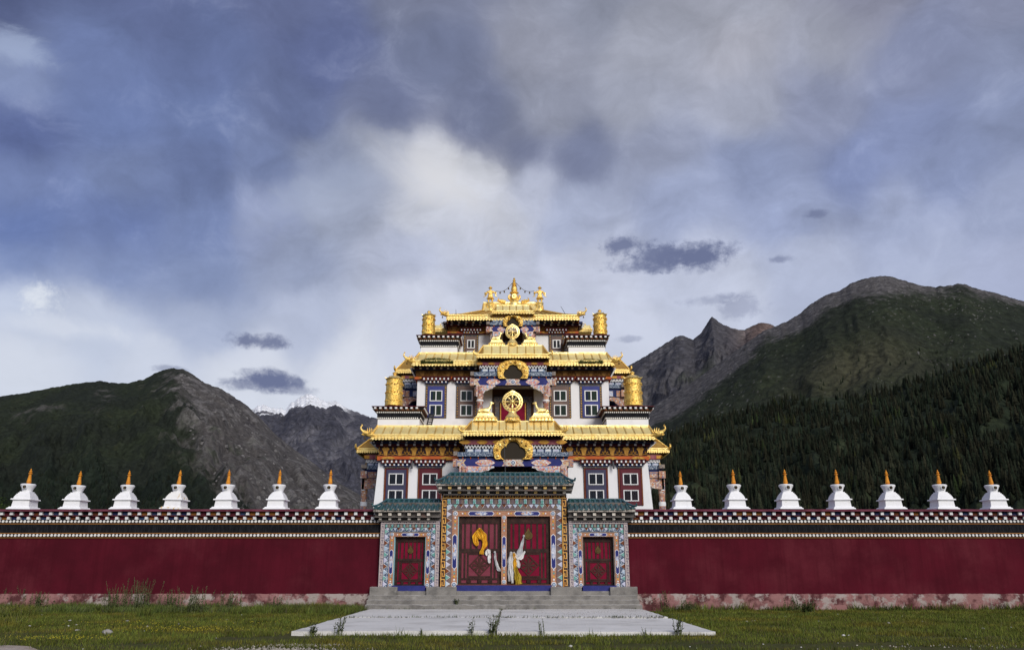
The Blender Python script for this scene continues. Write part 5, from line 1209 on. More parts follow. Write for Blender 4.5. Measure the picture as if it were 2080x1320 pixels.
for (px, py) in ((838, 936), (1244, 936)):
    x = Xp(px, py, Y1); MB().tube([(x, Y1+.05, Zp(937, Y1)), (x, Y1-.22, Zp(937, Y1)), (x, Y1-.30, Zp(942, Y1)), (x+.02, Y1-.34, Zp(953, Y1))], [.05, .06, .06, .05], 8).build('drain_spout', mat('spout_metal', (.10, .10, .11), .5, .5), temple, True)

# ---- corner turrets --------------------------------------------------------------
def turret(x0, x1, Yf, Yb, pc, pw, flare, storey):
    """white parapet block with a flared black cornice. pc: cornice px (top,bottom), pw: white px bottom"""
    zc1, zc0, zb = Zp(pc[0], Yf-.3), Zp(pc[1], Yf), Zp(pw, Yf)-.3
    t = MB().box(x0, x1, Yf, Yb, zb, zc0).build('corner_turret', mWhite, temple); H = zc1-zc0
    def ring(nm, mt, f0, f1, o0, o1):
        m = MB(); n = m.vs([(x0-o0, Yf-o0, zc0+H*f0), (x1+o0, Yf-o0, zc0+H*f0), (x1+o0, Yb, zc0+H*f0), (x0-o0, Yb, zc0+H*f0), (x0-o1, Yf-o1, zc0+H*f1), (x1+o1, Yf-o1, zc0+H*f1), (x1+o1, Yb, zc0+H*f1), (x0-o1, Yb, zc0+H*f1)])
        m.fs([(n+3, n+2, n+1, n), (n+4, n+5, n+6, n+7), (n, n+1, n+5, n+4), (n+1, n+2, n+6, n+5), (n+2, n+3, n+7, n+6), (n+3, n, n+4, n+7)]); return m.build(nm, mt, t)
    fl = flare
    ring('dot_board', mBlack, 0, .11, .03, .04); ring('black_band', mBlackB, .11, .47, .035, .04); ring('dot_board', mBlack, .47, .60, .06, .08); ring('ochre_course', mSoffit, .60, .70, .09, fl*.45); ring('joist_course', mBlack, .70, .945, fl*.48, fl*.88); ring('turret_cap', mMaroonD, .945, 1.0, fl*.98, fl)
    def dots(f, out, pitch, w_, h_, nm, mt):
        m = MB(); z = zc0+H*f; n = int((x1-x0+2*out)/pitch)
        for i in range(n):
            x = x0-out+pitch*(i+.5); m.box(x-w_, x+w_, Yf-out-.02, Yf-out+.03, z-h_, z+h_)
        n = int((Yb-Yf+out)/pitch)
        for xx in (x0-out, x1+out):
            for i in range(n): y = Yf-out+pitch*(i+.5); m.box(xx-.03, xx+.03, y-w_, y+w_, z-h_, z+h_)
        m.build(nm, mt, t, kind='stuff')
    dots(.055, .04, .12, .035, .035, 'dot_row', mDisc); dots(.535, .075, .12, .035, .035, 'dot_row', mDisc)
    dots(.86, fl*.82, .30, .065, .055, 'joist_ends', mWhiteP); dots(.75, fl*.62, .30, .07, .04, 'joist_ends', mOrangeD)
    return t, zc1
YF2 = 46.55; xa, xb = tw(275, 855, YF2), tw(190, 855, YF2)
YF3 = 49.05; xc, xd = tw(187, 710, YF3), tw(113, 710, YF3)
for s in (-1, 1):
    a, b_ = sorted((TX+s*xa, TX+s*xb)); _, ztur2 = turret(a, b_, YF2, Y2+.3, (824.5, 850.5), 864, .34, 2)
    a, b_ = sorted((TX+s*xc, TX+s*xd)); _, ztur3 = turret(a, b_, YF3, Y3+.3, (680, 704.5), 718, .30, 3)

# ---- porches ---------------------------------------------------------------------
def outline_arch(w, h, n=40):
    """outer horseshoe of the gilt arch, from bottom right over the top to bottom left, half width w, height h"""
    pts = []
    for k in range(n+1):
        a = -.45+(math.pi+.9)*k/n; r = 1+.05*math.exp(-((a-math.pi/2)/.16)**2)
        pts.append((w*math.cos(a), h*.42+h*.555*math.sin(a)*r if math.sin(a) > 0 else h*.42*(1+math.sin(a)/math.sin(.45))))
    return [(x, max(0, z)) for x, z in pts]
def trefoil(w, h, n=40):
    pts = []
    for k in range(n+1):
        t = k/n
        if t < .28: a = -1.2+(2.55)*(t/.28); pts.append((w*.50+w*.50*math.cos(a), h*.34+h*.36*math.sin(a)))
        elif t > .72: a = -1.2+2.55*((1-t)/.28); pts.append((-(w*.50+w*.50*math.cos(a)), h*.34+h*.36*math.sin(a)))
        else: a = math.pi*((t-.28)/.44); pts.append((w*.56*math.cos(a)*1.0, h*.62+h*.38*math.sin(a)))
    return [(x, max(0, z)) for x, z in pts]
def porch(name, spec, xf, Yp, hollow=True):
    """spec heights are metres; xf maps local (x along, d outward from wall, z)"""
    def T(p): return xf(p[0], -p[1], p[2])          # local y = -d so that prism fronts face outward
    root = None
    def B(nm, mt, half, d0, d1, z0, z1, par): m = MB(T); m.box(-half, half, -d1, -d0, z0, z1); return m.build(nm, mt, par)
    S = spec; de, dr, dri, din = S['d']                # eave, ridge outer, ridge inner, inner eave
    he, hr, ze, zr, fh = S['roof']
    m = MB(T); n = m.vs([(-he, -de, ze), (he, -de, ze), (he, -din, ze), (-he, -din, ze), (-hr, -dr, zr), (hr, -dr, zr), (hr, -dri, zr), (-hr, -dri, zr)])
    m.fs([(n+3, n+2, n+1, n), (n+4, n+5, n+6, n+7), (n, n+1, n+5, n+4), (n+1, n+2, n+6, n+5), (n+2, n+3, n+7, n+6), (n+3, n, n+4, n+7)])
    pr = m.build(name, mGoldU, temple)
    # roof panels and seams
    npan = S['npan']; xs = np.linspace(-hr, hr, npan+1); rb = MB(T)
    for i in range(npan):
        w = MB(T); N = 4; pts = []; r = random.Random(i+int(zr*10))
        for j in range(N):
            for k in range(N):
                u, v = k/(N-1), j/(N-1); e = 1 if 0 < k < N-1 and 0 < j < N-1 else 0
                pts.append((xs[i]+.035+(xs[i+1]-xs[i]-.07)*u, -(de+(dr-de)*v)-.018-e*r.uniform(-.004, .022), ze+(zr-ze)*v+.016))
        q_ = w.vs(pts); w.fs([(q_+j*N+k, q_+j*N+k+1, q_+(j+1)*N+k+1, q_+(j+1)*N+k) for j in range(N-1) for k in range(N-1)]); w.build('roof_panel', mGold, pr, 60)
    for x in xs: rb.tube([(x, -de-.01, ze+.02), (x, -dr-.01, zr+.02)], .025, 5)
    rb.build('standing_seams', mGoldO, pr, True, kind='stuff')
    for s in (-1, 1):
        MB(T).tube([(s*he, -de, ze+.03), (s*(he+hr)/2, -(de+dr)/2, (ze+zr)/2+.03), (s*hr, -dr, zr+.03)], .045, 6).build('hip_ridge', mGoldO, pr, True)
        k = S['curl']; MB(T).tube([(s*(he-.05), -de, ze), (s*(he+.10*k), -de-.03, ze+.02*k), (s*(he+.24*k), -de-.05, ze+.12*k), (s*(he+.26*k), -de-.05, ze+.26*k), (s*(he+.16*k), -de-.04, ze+.34*k)], [.07*k, .09*k, .08*k, .06*k, .02*k], 7).build('corner_curl', mGoldO, pr, True)
    MB(T).box(-hr-.02, hr+.02, -dr-.04, -dri+.02, zr-.02, zr+.045).build('ridge_cap', mGold, pr)
    a, b_, c_ = Vector(T((-he, -de-.01, ze+.02))), Vector(T((he, -de-.01, ze+.02))), Vector(T((-he, -de-1.01, ze+.02))); fringe(pr, a, b_, (c_-a), fh, .17)
    for s in (-1, 1):
        a, b_ = (Vector(T((s*(he+.01), -de, ze+.02))), Vector(T((s*(he+.01), -din, ze+.02)))); o_ = Vector(T((s*(he+1.01), -de, ze+.02)))-a
        if s < 0: a, b_ = b_, a
        fringe(pr, a, b_, o_, fh, .14)
    par = pr
    for (nm, mt, half, d, z0, z1) in S['bands']:
        B(nm, mt, half, 0, d, z0, z1, par)
    # trims on the bands
    (hb, db, zb0, zb1) = S['crimson']; m = MB(T)
    for s in (-1, 1):
        for fx in (.97, .62, .30):
            h_ = zb1-zb0; x = s*hb*fx
            m.prism([(x-h_*1.3, (zb0+zb1)/2), (x-h_*.5, zb0+h_*.08), (x+h_*.5, zb0+h_*.08), (x+h_*1.3, (zb0+zb1)/2), (x+h_*.5, zb1-h_*.08), (x-h_*.5, zb1-h_*.08)], -db-.025, -db)
    m.build('gilt_scroll', mGilt, par, kind='stuff')
    (hl, dl, zl0, zl1) = S['lattice']; n = max(8, int(2*hl/.17)); p = 2*hl/n; m = MB(T); t = p*.13; h_ = zl1-zl0
    for k in range(n):
        x = -hl+p*(k+.5)
        for s in (-1, 1): m.prism([(x+s*p*.5-t, zl1), (x+s*p*.5+t, zl1), (x+s*p*.06+t, zl0+h_*.1), (x+s*p*.06-t, zl0+h_*.1)][::1], -dl-.03, -dl)
        m.ball((x, -dl-.01, zl0+h_*.14), t*1.5, 6, 3)
    m.build('lattice_trim', mWhiteP, par, kind='stuff')
    (hp_, dp, zp0, zp1) = S['panels']; n = max(4, int(2*hp_/.40)); p = 2*hp_/n; me = None
    for k in range(n):
        m = MB(T); x = -hp_+p*(k+.5); m.box(x-p*.40, x+p*.40, -dp-.03, -dp, zp0+.015, zp1-.015); e = m.build('painted_panel', mBlueL, par)
        m = MB(T); m.box(x-p*.26, x+p*.26, -dp-.045, -dp-.029, zp0+.05, zp1-.05); m.build('panel_field', mWhiteP if k % 2 == 0 else mLilac, e)
    (hd, dd, zd0_, zd1_) = S['dentil']; n = max(5, int(2*hd/.40)); p = 2*hd/n; m = MB(T)
    for k in range(n): m.ball((-hd+p*(k+.5), -dd-.01, (zd0_+zd1_)/2), .05, 6, 4, (.7, 1, 1.7))
    m.build('pendants', mOrange, par, kind='stuff')
    # painted beam
    (hm_, dm, zm0, zm1) = S['beam']; h_ = zm1-zm0; zc = (zm0+zm1)/2
    bm = B('beam', mNavy if False else mBlueW, hm_, dm-.35, dm, zm0, zm1, par)
    def plate(nm, mt, poly, t0=.02): m = MB(T); m.prism(poly, -dm-t0, -dm); return m.build(nm, mt, bm)
    for s in (-1, 1):
        e0, e1 = s*hm_*1.0, s*hm_*.84
        poly = [(e0, zm0+.005), (e1, zm0+.005), (e1+s*h_*.34, zc), (e1, zm1-.005), (e0, zm1-.005)]; plate('beam_end', fBeam, poly if s < 0 else poly[::-1])
        c0 = s*hm_*.50; L = hm_*.17
        poly = [(c0+L*math.cos(a)*(1+.06*math.cos(6*a)), zc+h_*.47*math.sin(a)*(1+.04*math.cos(6*a))) for a in [2*math.pi*k/24 for k in range(24)]]; plate('beam_floral', fCorb, poly)
    L = hm_*.20; plate('beam_centre', fBeam, [(-L, zm0+.005), (L, zm0+.005), (L-h_*.32, zc), (L, zm1-.005), (-L, zm1-.005), (-L+h_*.32, zc)])
    m = MB(T); m.disc(0, -dm-.02, zc, h_*.40, .02, 16); e = m.build('roundel', mWhiteP, bm); m = MB(T); m.disc(0, -dm-.0395, zc, h_*.28, .008, 14); m.build('roundel_ring', mNavy, bm); m = MB(T); m.disc(0, -dm-.047, zc, h_*.17, .006, 12); m.build('roundel_heart', mBlueL, bm)
    # corbels and columns
    cz = S['corbel']; xcol = S['col'][0]; rc = S['col'][1]; L = hm_*.92-S['corb_in']
    for s in (-1, 1):
        prof = [(0, 0), (1, 0), (1.0, -.10), (.90, -.16), (.84, -.30), (.70, -.34), (.60, -.46), (.46, -.52), (.40, -.70), (.28, -.80), (.24, -1.), (0, -1.0)]
        poly = [(s*(xcol+rc*1.3-(xcol+rc*1.3-S['corb_in'])*a), zm0-.002+cz*b_) for a, b_ in prof]
        m = MB(T); m.prism(poly if s < 0 else poly, -dm-.02, -dm+.24); m.build('corbel', fCorb, par)
        m = MB(T); m.prism([(s*(xcol+rc*1.3-(xcol+rc*1.3-S['corb_in'])*a*1.05), zm0-.004+cz*b_*1.08) for a, b_ in prof], -dm+.0, -dm+.21); m.build('corbel_rim', mWhiteP, par)
        for fx, fz, rr in ((.30, -.45, .13), (.62, -.22, .10)):
            m = MB(T); m.disc(s*(xcol+rc*1.3-(xcol+rc*1.3-S['corb_in'])*fx), -dm-.02, zm0+cz*fz, cz*rr*1.3, .02, 10); m.build('corbel_flower', mBlueL, par)
        z0c, z1c = S['col'][2], zm0-cz*.98
        H = z1c-z0c; m = MB(T); m.lathe([(rc*1.25, 0), (rc*1.25, H*.05), (rc*1.0, H*.07), (rc*1.02, H*.38), (rc*1.18, H*.42), (rc*1.0, H*.46), (rc*.98, H*.78), (rc*1.2, H*.82), (rc*1.2, H*.85), (rc*1.0, H*.88), (rc*1.25, H*1.0), (rc*1.3, H*1.0+cz*.9)], s*xcol, -dm+.13, z0c, 12); cl = m.build('column', fCol, par, 50)
        m = MB(T); m.lathe([(rc*1.22, H*.84), (rc*1.28, H*.86), (rc*1.2, H*.88)], s*xcol, -dm+.13, z0c, 12); m.lathe([(rc*1.2, H*.40), (rc*1.26, H*.42), (rc*1.18, H*.44)], s*xcol, -dm+.13, z0c, 12); m.build('column_rings', mWhiteP, cl, True)
    # the two flanks of the porch repeat the same courses
    for s in (-1, 1):
        def TS(p, s=s): return xf(s*(p[1]), p[0], p[2])       # p = (d along the flank, x outward, z)
        def fl(nm, mt, half, d0, d1, z0, z1): m = MB(TS); m.box(d0, d1, half, half+.03, z0, z1); return m.build(nm, mt, par)
        m = MB(TS); n = max(6, int(dl/.17)); p = dl/n; t = p*.13; h_ = zl1-zl0
        for k in range(n):
            for q_ in (-1, 1): m.box(p*(k+.5)+q_*p*.28-t, p*(k+.5)+q_*p*.28+t, hl, hl+.03, zl0+h_*.1, zl1)
            m.ball((p*(k+.5), hl+.01, zl0+h_*.14), t*1.8, 6, 3)
        m.build('flank_lattice', mWhiteP, par, kind='stuff')
        n = max(3, int(dp/.40)); p = dp/n
        for k in range(n): e = fl('flank_panel', mBlueL, hp_, p*(k+.1), p*(k+.9), zp0+.015, zp1-.015); m = MB(TS); m.box(p*(k+.25), p*(k+.75), hp_+.029, hp_+.045, zp0+.05, zp1-.05); m.build('panel_field', mLilac, e)
        m = MB(TS); h_ = zb1-zb0
        for fx in (.2, .6, .97): m.box(db*fx-h_*.9, min(db+.02, db*fx+h_*.9), hb, hb+.025, zb0+h_*.12, zb1-h_*.12)
        m.build('flank_scroll', mGilt, par, kind='stuff')
        m = MB(T); m.box(min(s*(hm_-.34), s*(hm_-.002)), max(s*(hm_-.34), s*(hm_-.002)), -dm+.351, 0, zm0, zm1); fb = m.build('flank_beam', mNavy, par); h_ = zm1-zm0
        m = MB(TS); m.box(dm*.62, dm-.36, hm_-.002, hm_+.02, zm0+.005, zm1-.005); m.build('flank_floral', fCol, fb); m = MB(TS); m.box(dm*.12, dm*.48, hm_-.002, hm_+.02, zm0+.02, zm1-.02); m.build('flank_floral', fBlueF, fb)
        m = MB(TS); m.box(dm-.33, dm+.05, hm_-.01, hm_+.22, zm0-.03, zm1+.02); m.build('beam_head', fCol, fb); m = MB(TS); m.box(dm-.30, dm+.03, hm_-.01, hm_+.20, zm1+h_*.55, zm1+h_*1.15); m.build('beam_head', mMold, fb)
        prof = [(0, 0), (1, 0), (.90, -.16), (.70, -.34), (.46, -.46), (.40, -.66), (.24, -.9), (0, -1.0)]
        m = MB(); poly = [TS((dm-.15-(dm-.3)*a, hm_-.22, zm0-.002+cz*b_)) for a, b_ in prof]; poly2 = [TS((dm-.15-(dm-.3)*a, hm_-.06, zm0-.002+cz*b_)) for a, b_ in prof]
        kk = m.vs(poly+poly2); L_ = len(prof); m.fs([tuple(range(kk, kk+L_)), tuple(range(kk+2*L_-1, kk+L_-1, -1))]+[(kk+i, kk+L_+i, kk+L_+(i+1) % L_, kk+(i+1) % L_) for i in range(L_)]); m.build('flank_corbel', fCol, par)
    # gilt arch with trefoil opening
    wa, zA0, zA1, wi, zi1 = S['arch']; n = 40; da = S['arch_d']
    out = [(x, z+zA0) for x, z in outline_arch(wa, zA1-zA0, n)]; inn = [(x, z+zA0) for x, z in trefoil(wi, zi1-zA0, n)]
    m = MB(T); f = m.vs([(x, -da-.10, z) for x, z in out]); fi = m.vs([(x, -da-.08, z) for x, z in inn]); bo = m.vs([(x, -da+.12, z) for x, z in out]); bi = m.vs([(x, -da+.3, z) for x, z in inn])
    md = m.vs([((x+a)/2, -da-.16, (z+b2)/2) for (x, z), (a, b2) in zip(out, inn)])
    for k in range(n): m.fs([(f+k, md+k, md+k+1, f+k+1), (md+k, fi+k, fi+k+1, md+k+1), (bo+k, f+k, f+k+1, bo+k+1), (fi+k, bi+k, bi+k+1, fi+k+1)])
    ar = m.build('gilt_arch', mGoldC, par, 60)
    for k in range(2, n-1, 4):
        x = (out[k][0]+inn[k][0])/2; z = (out[k][1]+inn[k][1])/2; m = MB(T); m.ball((x, -da-.16, z), wa*.075, 8, 5, (1, .7, 1)); m.build('arch_boss', mGiltD if k % 8 == 2 else mGoldS, ar, True)
    m = MB(T); m.prism(inn, -da+.02, -da+.10); m.build('arch_recess', mat('arch_recess_brown', (.035, .028, .020), .9), ar)
    return pr
def front_xf(Yw): return lambda x, d, z: (TX+x, Yw-d, z)
def side_xf(s, hw): return lambda x, d, z: (TX+s*(hw+d), YSIDE+s*x, z)
def mk_spec(Yw, dd, roof_px, bands_px, arch_px, col_px, corb_px, npan, curl, dfront, col_z, inner_px):
    """pixel measures of the front porch turned into metres at its own depth"""
    de, dr, dri, din = dd; Yf = Yw-dfront
    py_r, half_r, py_e, half_e, py_f = roof_px
    S = dict(d=dd, npan=npan, curl=curl)
    ze = Zp(py_e, Yw-de); S['roof'] = (tw(half_e, py_e, Yw-de), tw(half_r, py_r, Yw-dr), ze, Zp(py_r, Yw-dr), ze-Zp(py_f, Yw-de))
    b = {}
    for k, (pa, pb, half, off) in bands_px.items():
        Y = Yf-off; b[k] = (tw(half, pb, Y), dfront+off, Zp(pb, Y), Zp(pa, Y))
    mts = dict(soffit=mSoffit, crimson=mMaroonBand, lattice=mBlack, panels=mNavy, carved=mBlueC, dentil=mNavy)  # dentil takes navy, the shade on its blue put into the colour
    S['bands'] = [(k+('_course'), mts[k], b[k][0], b[k][1], b[k][2], b[k][3]) for k in mts]
    for k in ('crimson', 'lattice', 'panels', 'dentil', 'beam'): S[k] = b[k]
    wa, pa0, pa1, wi, pi1 = arch_px; Ya = Yf-.10
    S['arch'] = (tw(wa, pa0, Ya), Zp(pa0, Ya), Zp(pa1, Ya), tw(wi, pa0, Ya), Zp(pi1, Ya)); S['arch_d'] = dfront+.10
    S['corbel'] = (corb_px[1]-corb_px[0])/scl(corb_px[0], Yf); S['corb_in'] = tw(corb_px[2], corb_px[1], Yf)
    S['col'] = (tw(col_px[0], corb_px[1], Yf), tw(col_px[1], corb_px[1], Yf), col_z)
    return S
S1 = mk_spec(Y1, (2.75, 2.05, 1.90, 1.2), (856, 84, 876, 101.5, 886.5), dict(soffit=(884, 893, 97, -.1), crimson=(893, 902.5, 101, 0.), lattice=(902.6, 911, 97, -.10), panels=(911, 918.3, 95, -.16), carved=(918, 926.5, 113, .06), dentil=(926.5, 933, 110, -.08), beam=(932.5, 946.5, 114, .06)),
             (40.5, 933, 886.5, 26, 896.5), (101, 6.5, 0), (946.5, 972, 42), 12, .9, 2.25, 0., 42)
S2 = mk_spec(Y2, (1.95, 1.45, .85, .5), (702.5, 60, 720.5, 73, 728.5), dict(soffit=(727, 735.5, 66, -.08), crimson=(735.5, 741.3, 70, 0.), lattice=(741.4, 749, 67, -.08), panels=(749, 755.3, 64, -.12), carved=(755.5, 763.5, 79, .05), dentil=(763.5, 769, 75, -.06), beam=(769.3, 782, 80, .05)),
             (32, 769.5, 730, 19.5, 741), (67, 5.8, 0), (782, 803, 38), 7, .8, 1.55, ZT1-.3, 38)
S3 = mk_spec(Y3, (1.5, 1.1, .6, .3), (621, 34, 632.5, 42, 638.5), dict(soffit=(638, 641, 40, -.06), crimson=(641, 645, 43, 0.), lattice=(645.2, 651.3, 42, -.06), panels=(651.3, 654.5, 42, -.08), carved=(654.5, 660, 47, .04), dentil=(660, 664, 45, -.04), beam=(664, 673.5, 47.5, .04)),
             (20.5, 664, 640, 12, 645), (36, 4., 0), (673.5, 690, 20), 5, .6, 1.15, ZT2-.3, 20)
porch('porch_roof', S1, front_xf(Y1), Y1); porch('porch_roof', S2, front_xf(Y2), Y2); porch('porch_roof', S3, front_xf(Y3), Y3)
for s in (-1, 1):
    porch('porch_roof', S1, side_xf(s, h1t-.65), Y1); porch('porch_roof', S2, side_xf(s, h2t-.30), Y2)
# small upper side porch roofs seen beside the banners
for s in (-1, 1):
    xx0, xx1 = TX+s*(h3t-.2), TX+s*tw(158, 676, YSIDE); a, b_ = min(xx0, xx1), max(xx0, xx1); zt, zb = Zp(668.5, YSIDE), Zp(677, YSIDE)
    r_ = MB().box(a, b_, YSIDE-1.2, YSIDE+1.2, zb-.15, zt, top=(.12, .25)).build('upper_side_roof', mGold, temple)
    fringe(r_, (a, YSIDE-1.22, zb-.05), (b_, YSIDE-1.22, zb-.05), (0, -1, 0), .22, .12)
    MB().lathe([(.16, 0), (.17, .06), (.09, .10), (.14, .18), (.10, .26), (.04, .32), (.05, .36), (.01, .44)], TX+s*tw(147, 668, YSIDE), YSIDE, zt-.03, 10).build('roof_knob', mGoldO, r_, True)
# recessed doorways behind the porches
for (Y, hw, pa, pb, dw) in ((Y2, 42, 803, 862, 26), (Y1, 60, 948, 1100, 34), (Y3, 20, 690, 720, 12)):
    d_ = MB().box(TX-tw(hw, pa, Y), TX+tw(hw, pa, Y), Y-.05, Y+.05, Zp(pb, Y), Zp(pa-12, Y)).build('porch_door', mBrown, temple)
    MB().box(TX-tw(dw, pa, Y), TX+tw(dw, pa, Y), Y-.09, Y-.045, Zp(pb, Y), Zp(pa+18, Y)).build('door_leaf', mDoor, d_)
    for s in (-1, 1):
        x = TX+s*tw(dw+6, pa, Y); MB().box(x-.12, x+.12, Y-.12, Y-.045, Zp(pb, Y), Zp(pa+6, Y)).build('door_jamb', mSurr, d_); x = TX+s*tw(dw-1, pa, Y); MB().box(x-.03, x+.03, Y-.125, Y-.085, Zp(pb, Y), Zp(pa+16, Y)).build('door_edge', mGiltD, d_)
    MB().box(TX-tw(hw-3, pa, Y), TX+tw(hw-3, pa, Y), Y-.13, Y-.045, Zp(pa+15, Y), Zp(pa+3, Y)).build('door_head', mMaroonBand if False else mSurr, d_)
# ------------------------------------------------------------------ gilded roof ornaments
def banner(cx_px, w_px, py0, py1, Y, label):
    """tall gilt victory banner: embossed drum, flared cap with hanging tips, knob"""
    x = Xp(cx_px, py0, Y); z0 = Zp(py0, Y)-.02; H = Zp(py1, Y)-z0; r = tw(w_px/2, py0, Y)
    t = thing('victory_banner', (x, Y, z0), label, 'roof ornament', 'gilded victory banners on the turrets'); t['_l'] = 1
    m = MB(); n = 14; prof = [(r*1.02, 0)]
    for k in range(n+1):
        f = k/n; rr = r*(1.0-.10*f); prof += [(rr*(1.006 if k % 3 == 0 else .995), H*.02+H*.74*f)]
    prof += [(r*.90, H*.77)]
    m.lathe(prof, 0, 0, 0, 28, wob=lambda i, z: 1+.018*math.sin(i*2.7+z*9)+.012*math.sin(i*5.1-z*17)); lobj('drum', m.mesh('drum', mGoldB, 50), t)
    m = MB()
    for k in range(3):
        zz = H*(.12+.24*k)
        for i in range(18): a = 2*math.pi*i/18; m.ball((r*.985*math.cos(a), r*.985*math.sin(a), zz+(.05 if i % 2 else 0)), .05, 5, 3)
    lobj('drum_relief', m.mesh('drum_relief', mGoldB, True), t, kind='stuff')
    m = MB(); m.lathe([(r*.98, H*.755), (r*1.02, H*.775), (r*.90, H*.80), (r*.55, H*.855), (r*.24, H*.885)], seg=24); cap = lobj('cap', m.mesh('cap', mGoldS, 50), t)
    for i in range(8):
        a = 2*math.pi*(i+.5)/8; m = MB(); c_, s_ = math.cos(a), math.sin(a); m.tube([(r*.85*c_, r*.85*s_, H*.79), (r*1.06*c_, r*1.06*s_, H*.785), (r*1.16*c_, r*1.16*s_, H*.815)], [.035, .03, .01], 5); lobj('cap_tip', m.mesh('cap_tip', mGoldS), cap)
    m = MB(); m.lathe([(r*.26, H*.875), (r*.18, H*.90), (r*.20, H*.925), (r*.30, H*.935), (r*.27, H*.955), (r*.12, H*.985), (.01, H*1.0)], seg=12); lobj('knob', m.mesh('knob', mGoldO, 50), t)
banner(799.5, 36, 824.5, 754.5, YF2+.75, 'large golden cylinder on the left turret of the middle tier')
banner(1287, 37, 824.5, 753.5, YF2+.75, 'large golden cylinder on the right turret of the middle tier')
banner(870, 27, 680.5, 630.5, YF3+.7, 'small golden cylinder on the upper left turret')
banner(1219.5, 28, 680.5, 628.5, YF3+.7, 'small golden cylinder on the upper right turret')
def lotus(m, r, h, seg=16):
    m.lathe([(r*1.0, 0), (r*1.02, h*.12), (r*.86, h*.2), (r*.95, h*.45), (r*.80, h*.62), (r*.55, h*.8), (r*.5, h)], seg=seg)
def wheel(cx_px, w_px, py_top, py_mid0, py_base, Y, label):
    """drop-shaped pierced wheel on a lotus base"""
    x = Xp(cx_px, py_base, Y); z0 = Zp(py_base, Y)-.03; zb = Zp(py_mid0, Y)-z0; zt = Zp(py_top, Y)-z0; r = tw(w_px/2, py_mid0, Y); R = r
    cz = zb+R*.97
    t = thing('dharma_wheel', (x, Y, z0), label, 'wheel ornament', 'golden wheels on the porch roofs')
    m = MB(); lotus(m, r*.72, zb*.98); lobj('pedestal', m.mesh('pedestal', mGoldS, 40), t)
    m = MB()
    for i in range(10): a = 2*math.pi*i/10; m.ball((r*.66*math.cos(a), r*.66*math.sin(a), zb*.15), r*.14, 6, 4)
    lobj('petals', m.mesh('petals', mGoldO, True), t, kind='stuff')
    n = 40; out = []; inn = []
    for k in range(n):
        a = 2*math.pi*k/n; tip = math.exp(-((math.atan2(math.sin(a-math.pi/2), math.cos(a-math.pi/2)))/.22)**2); top = (zt-cz)/R
        q_ = R*(1+(top-1)*tip*1.0); out.append((q_*math.cos(a), cz+q_*math.sin(a))); inn.append((R*.66*math.cos(a), cz+R*.66*math.sin(a)))
    m = MB(); th = R*.14
    f, fi, bo, bi = [m.vs([(p[0], y, p[1]) for p in L]) for L, y in ((out, -th*.6), (inn, -th), (out, th*.6), (inn, th))]
    for k in range(n): j = (k+1) % n; m.fs([(f+k, f+j, fi+j, fi+k), (bo+j, bo+k, bi+k, bi+j), (f+j, f+k, bo+k, bo+j), (fi+k, fi+j, bi+j, bi+k)])
    rim = lobj('rim', m.mesh('rim', mGoldS, 40), t)
    m = MB(); hl = MB()
    for k in range(20):
        a = 2*math.pi*k/20; q_ = R*(.84); m.ball((q_*math.cos(a), -th*.9, cz+q_*math.sin(a)), R*.085, 6, 4, (1, .7, 1))
        a += math.pi/20; hl.ball((R*.80*math.cos(a), -th*.82, cz+R*.80*math.sin(a)), R*.055, 5, 3, (1, .3, 1)); hl.ball((R*.93*math.cos(a), -th*.66, cz+R*.93*math.sin(a)), R*.04, 5, 3, (1, .3, 1))
    lobj('rim_bosses', m.mesh('rim_bosses', mGoldO, True), rim, kind='stuff'); lobj('piercings', hl.mesh('piercings', mBrown), rim, kind='stuff')
    for k in range(8):
        a = math.pi*k/4; m = MB(); m.tube([(R*.15*math.cos(a), 0, cz+R*.15*math.sin(a)), (R*.34*math.cos(a), 0, cz+R*.34*math.sin(a)), (R*.45*math.cos(a), 0, cz+R*.45*math.sin(a)), (R*.68*math.cos(a), 0, cz+R*.68*math.sin(a))], [R*.06, R*.06, R*.12, R*.06], 6); lobj('spoke', m.mesh('spoke', mGoldS, True), t)
    m = MB(); m.ball((0, 0, cz), R*.2, 12, 8, (1, .8, 1)); lobj('hub', m.mesh('hub', mGoldS, True), t)
wheel(1041, 42, 792.5, 836, 855, 43.95, 'large golden wheel on the lower porch roof, below the pierced arch')
wheel(1041, 29.5, 658, 688, 702, 47.2, 'small golden wheel on the upper porch roof')
def skin_obj(name, verts, edges, radii, mt, parent, sub=2):
    me = bpy.data.meshes.new(name); me.from_pydata(verts, edges, []); me.materials.append(mt)
    o = lobj(name, me, parent); sk = o.modifiers.new('skin', 'SKIN')
    for i, r in enumerate(radii): o.data.skin_vertices[0].data[i].radius = (r, r) if isinstance(r, (int, float)) else r
    o.data.skin_vertices[0].data[0].use_root = True
    ss_ = o.modifiers.new('sub', 'SUBSURF'); ss_.levels = sub; ss_.render_levels = sub; sk.use_smooth_shade = True
    return o
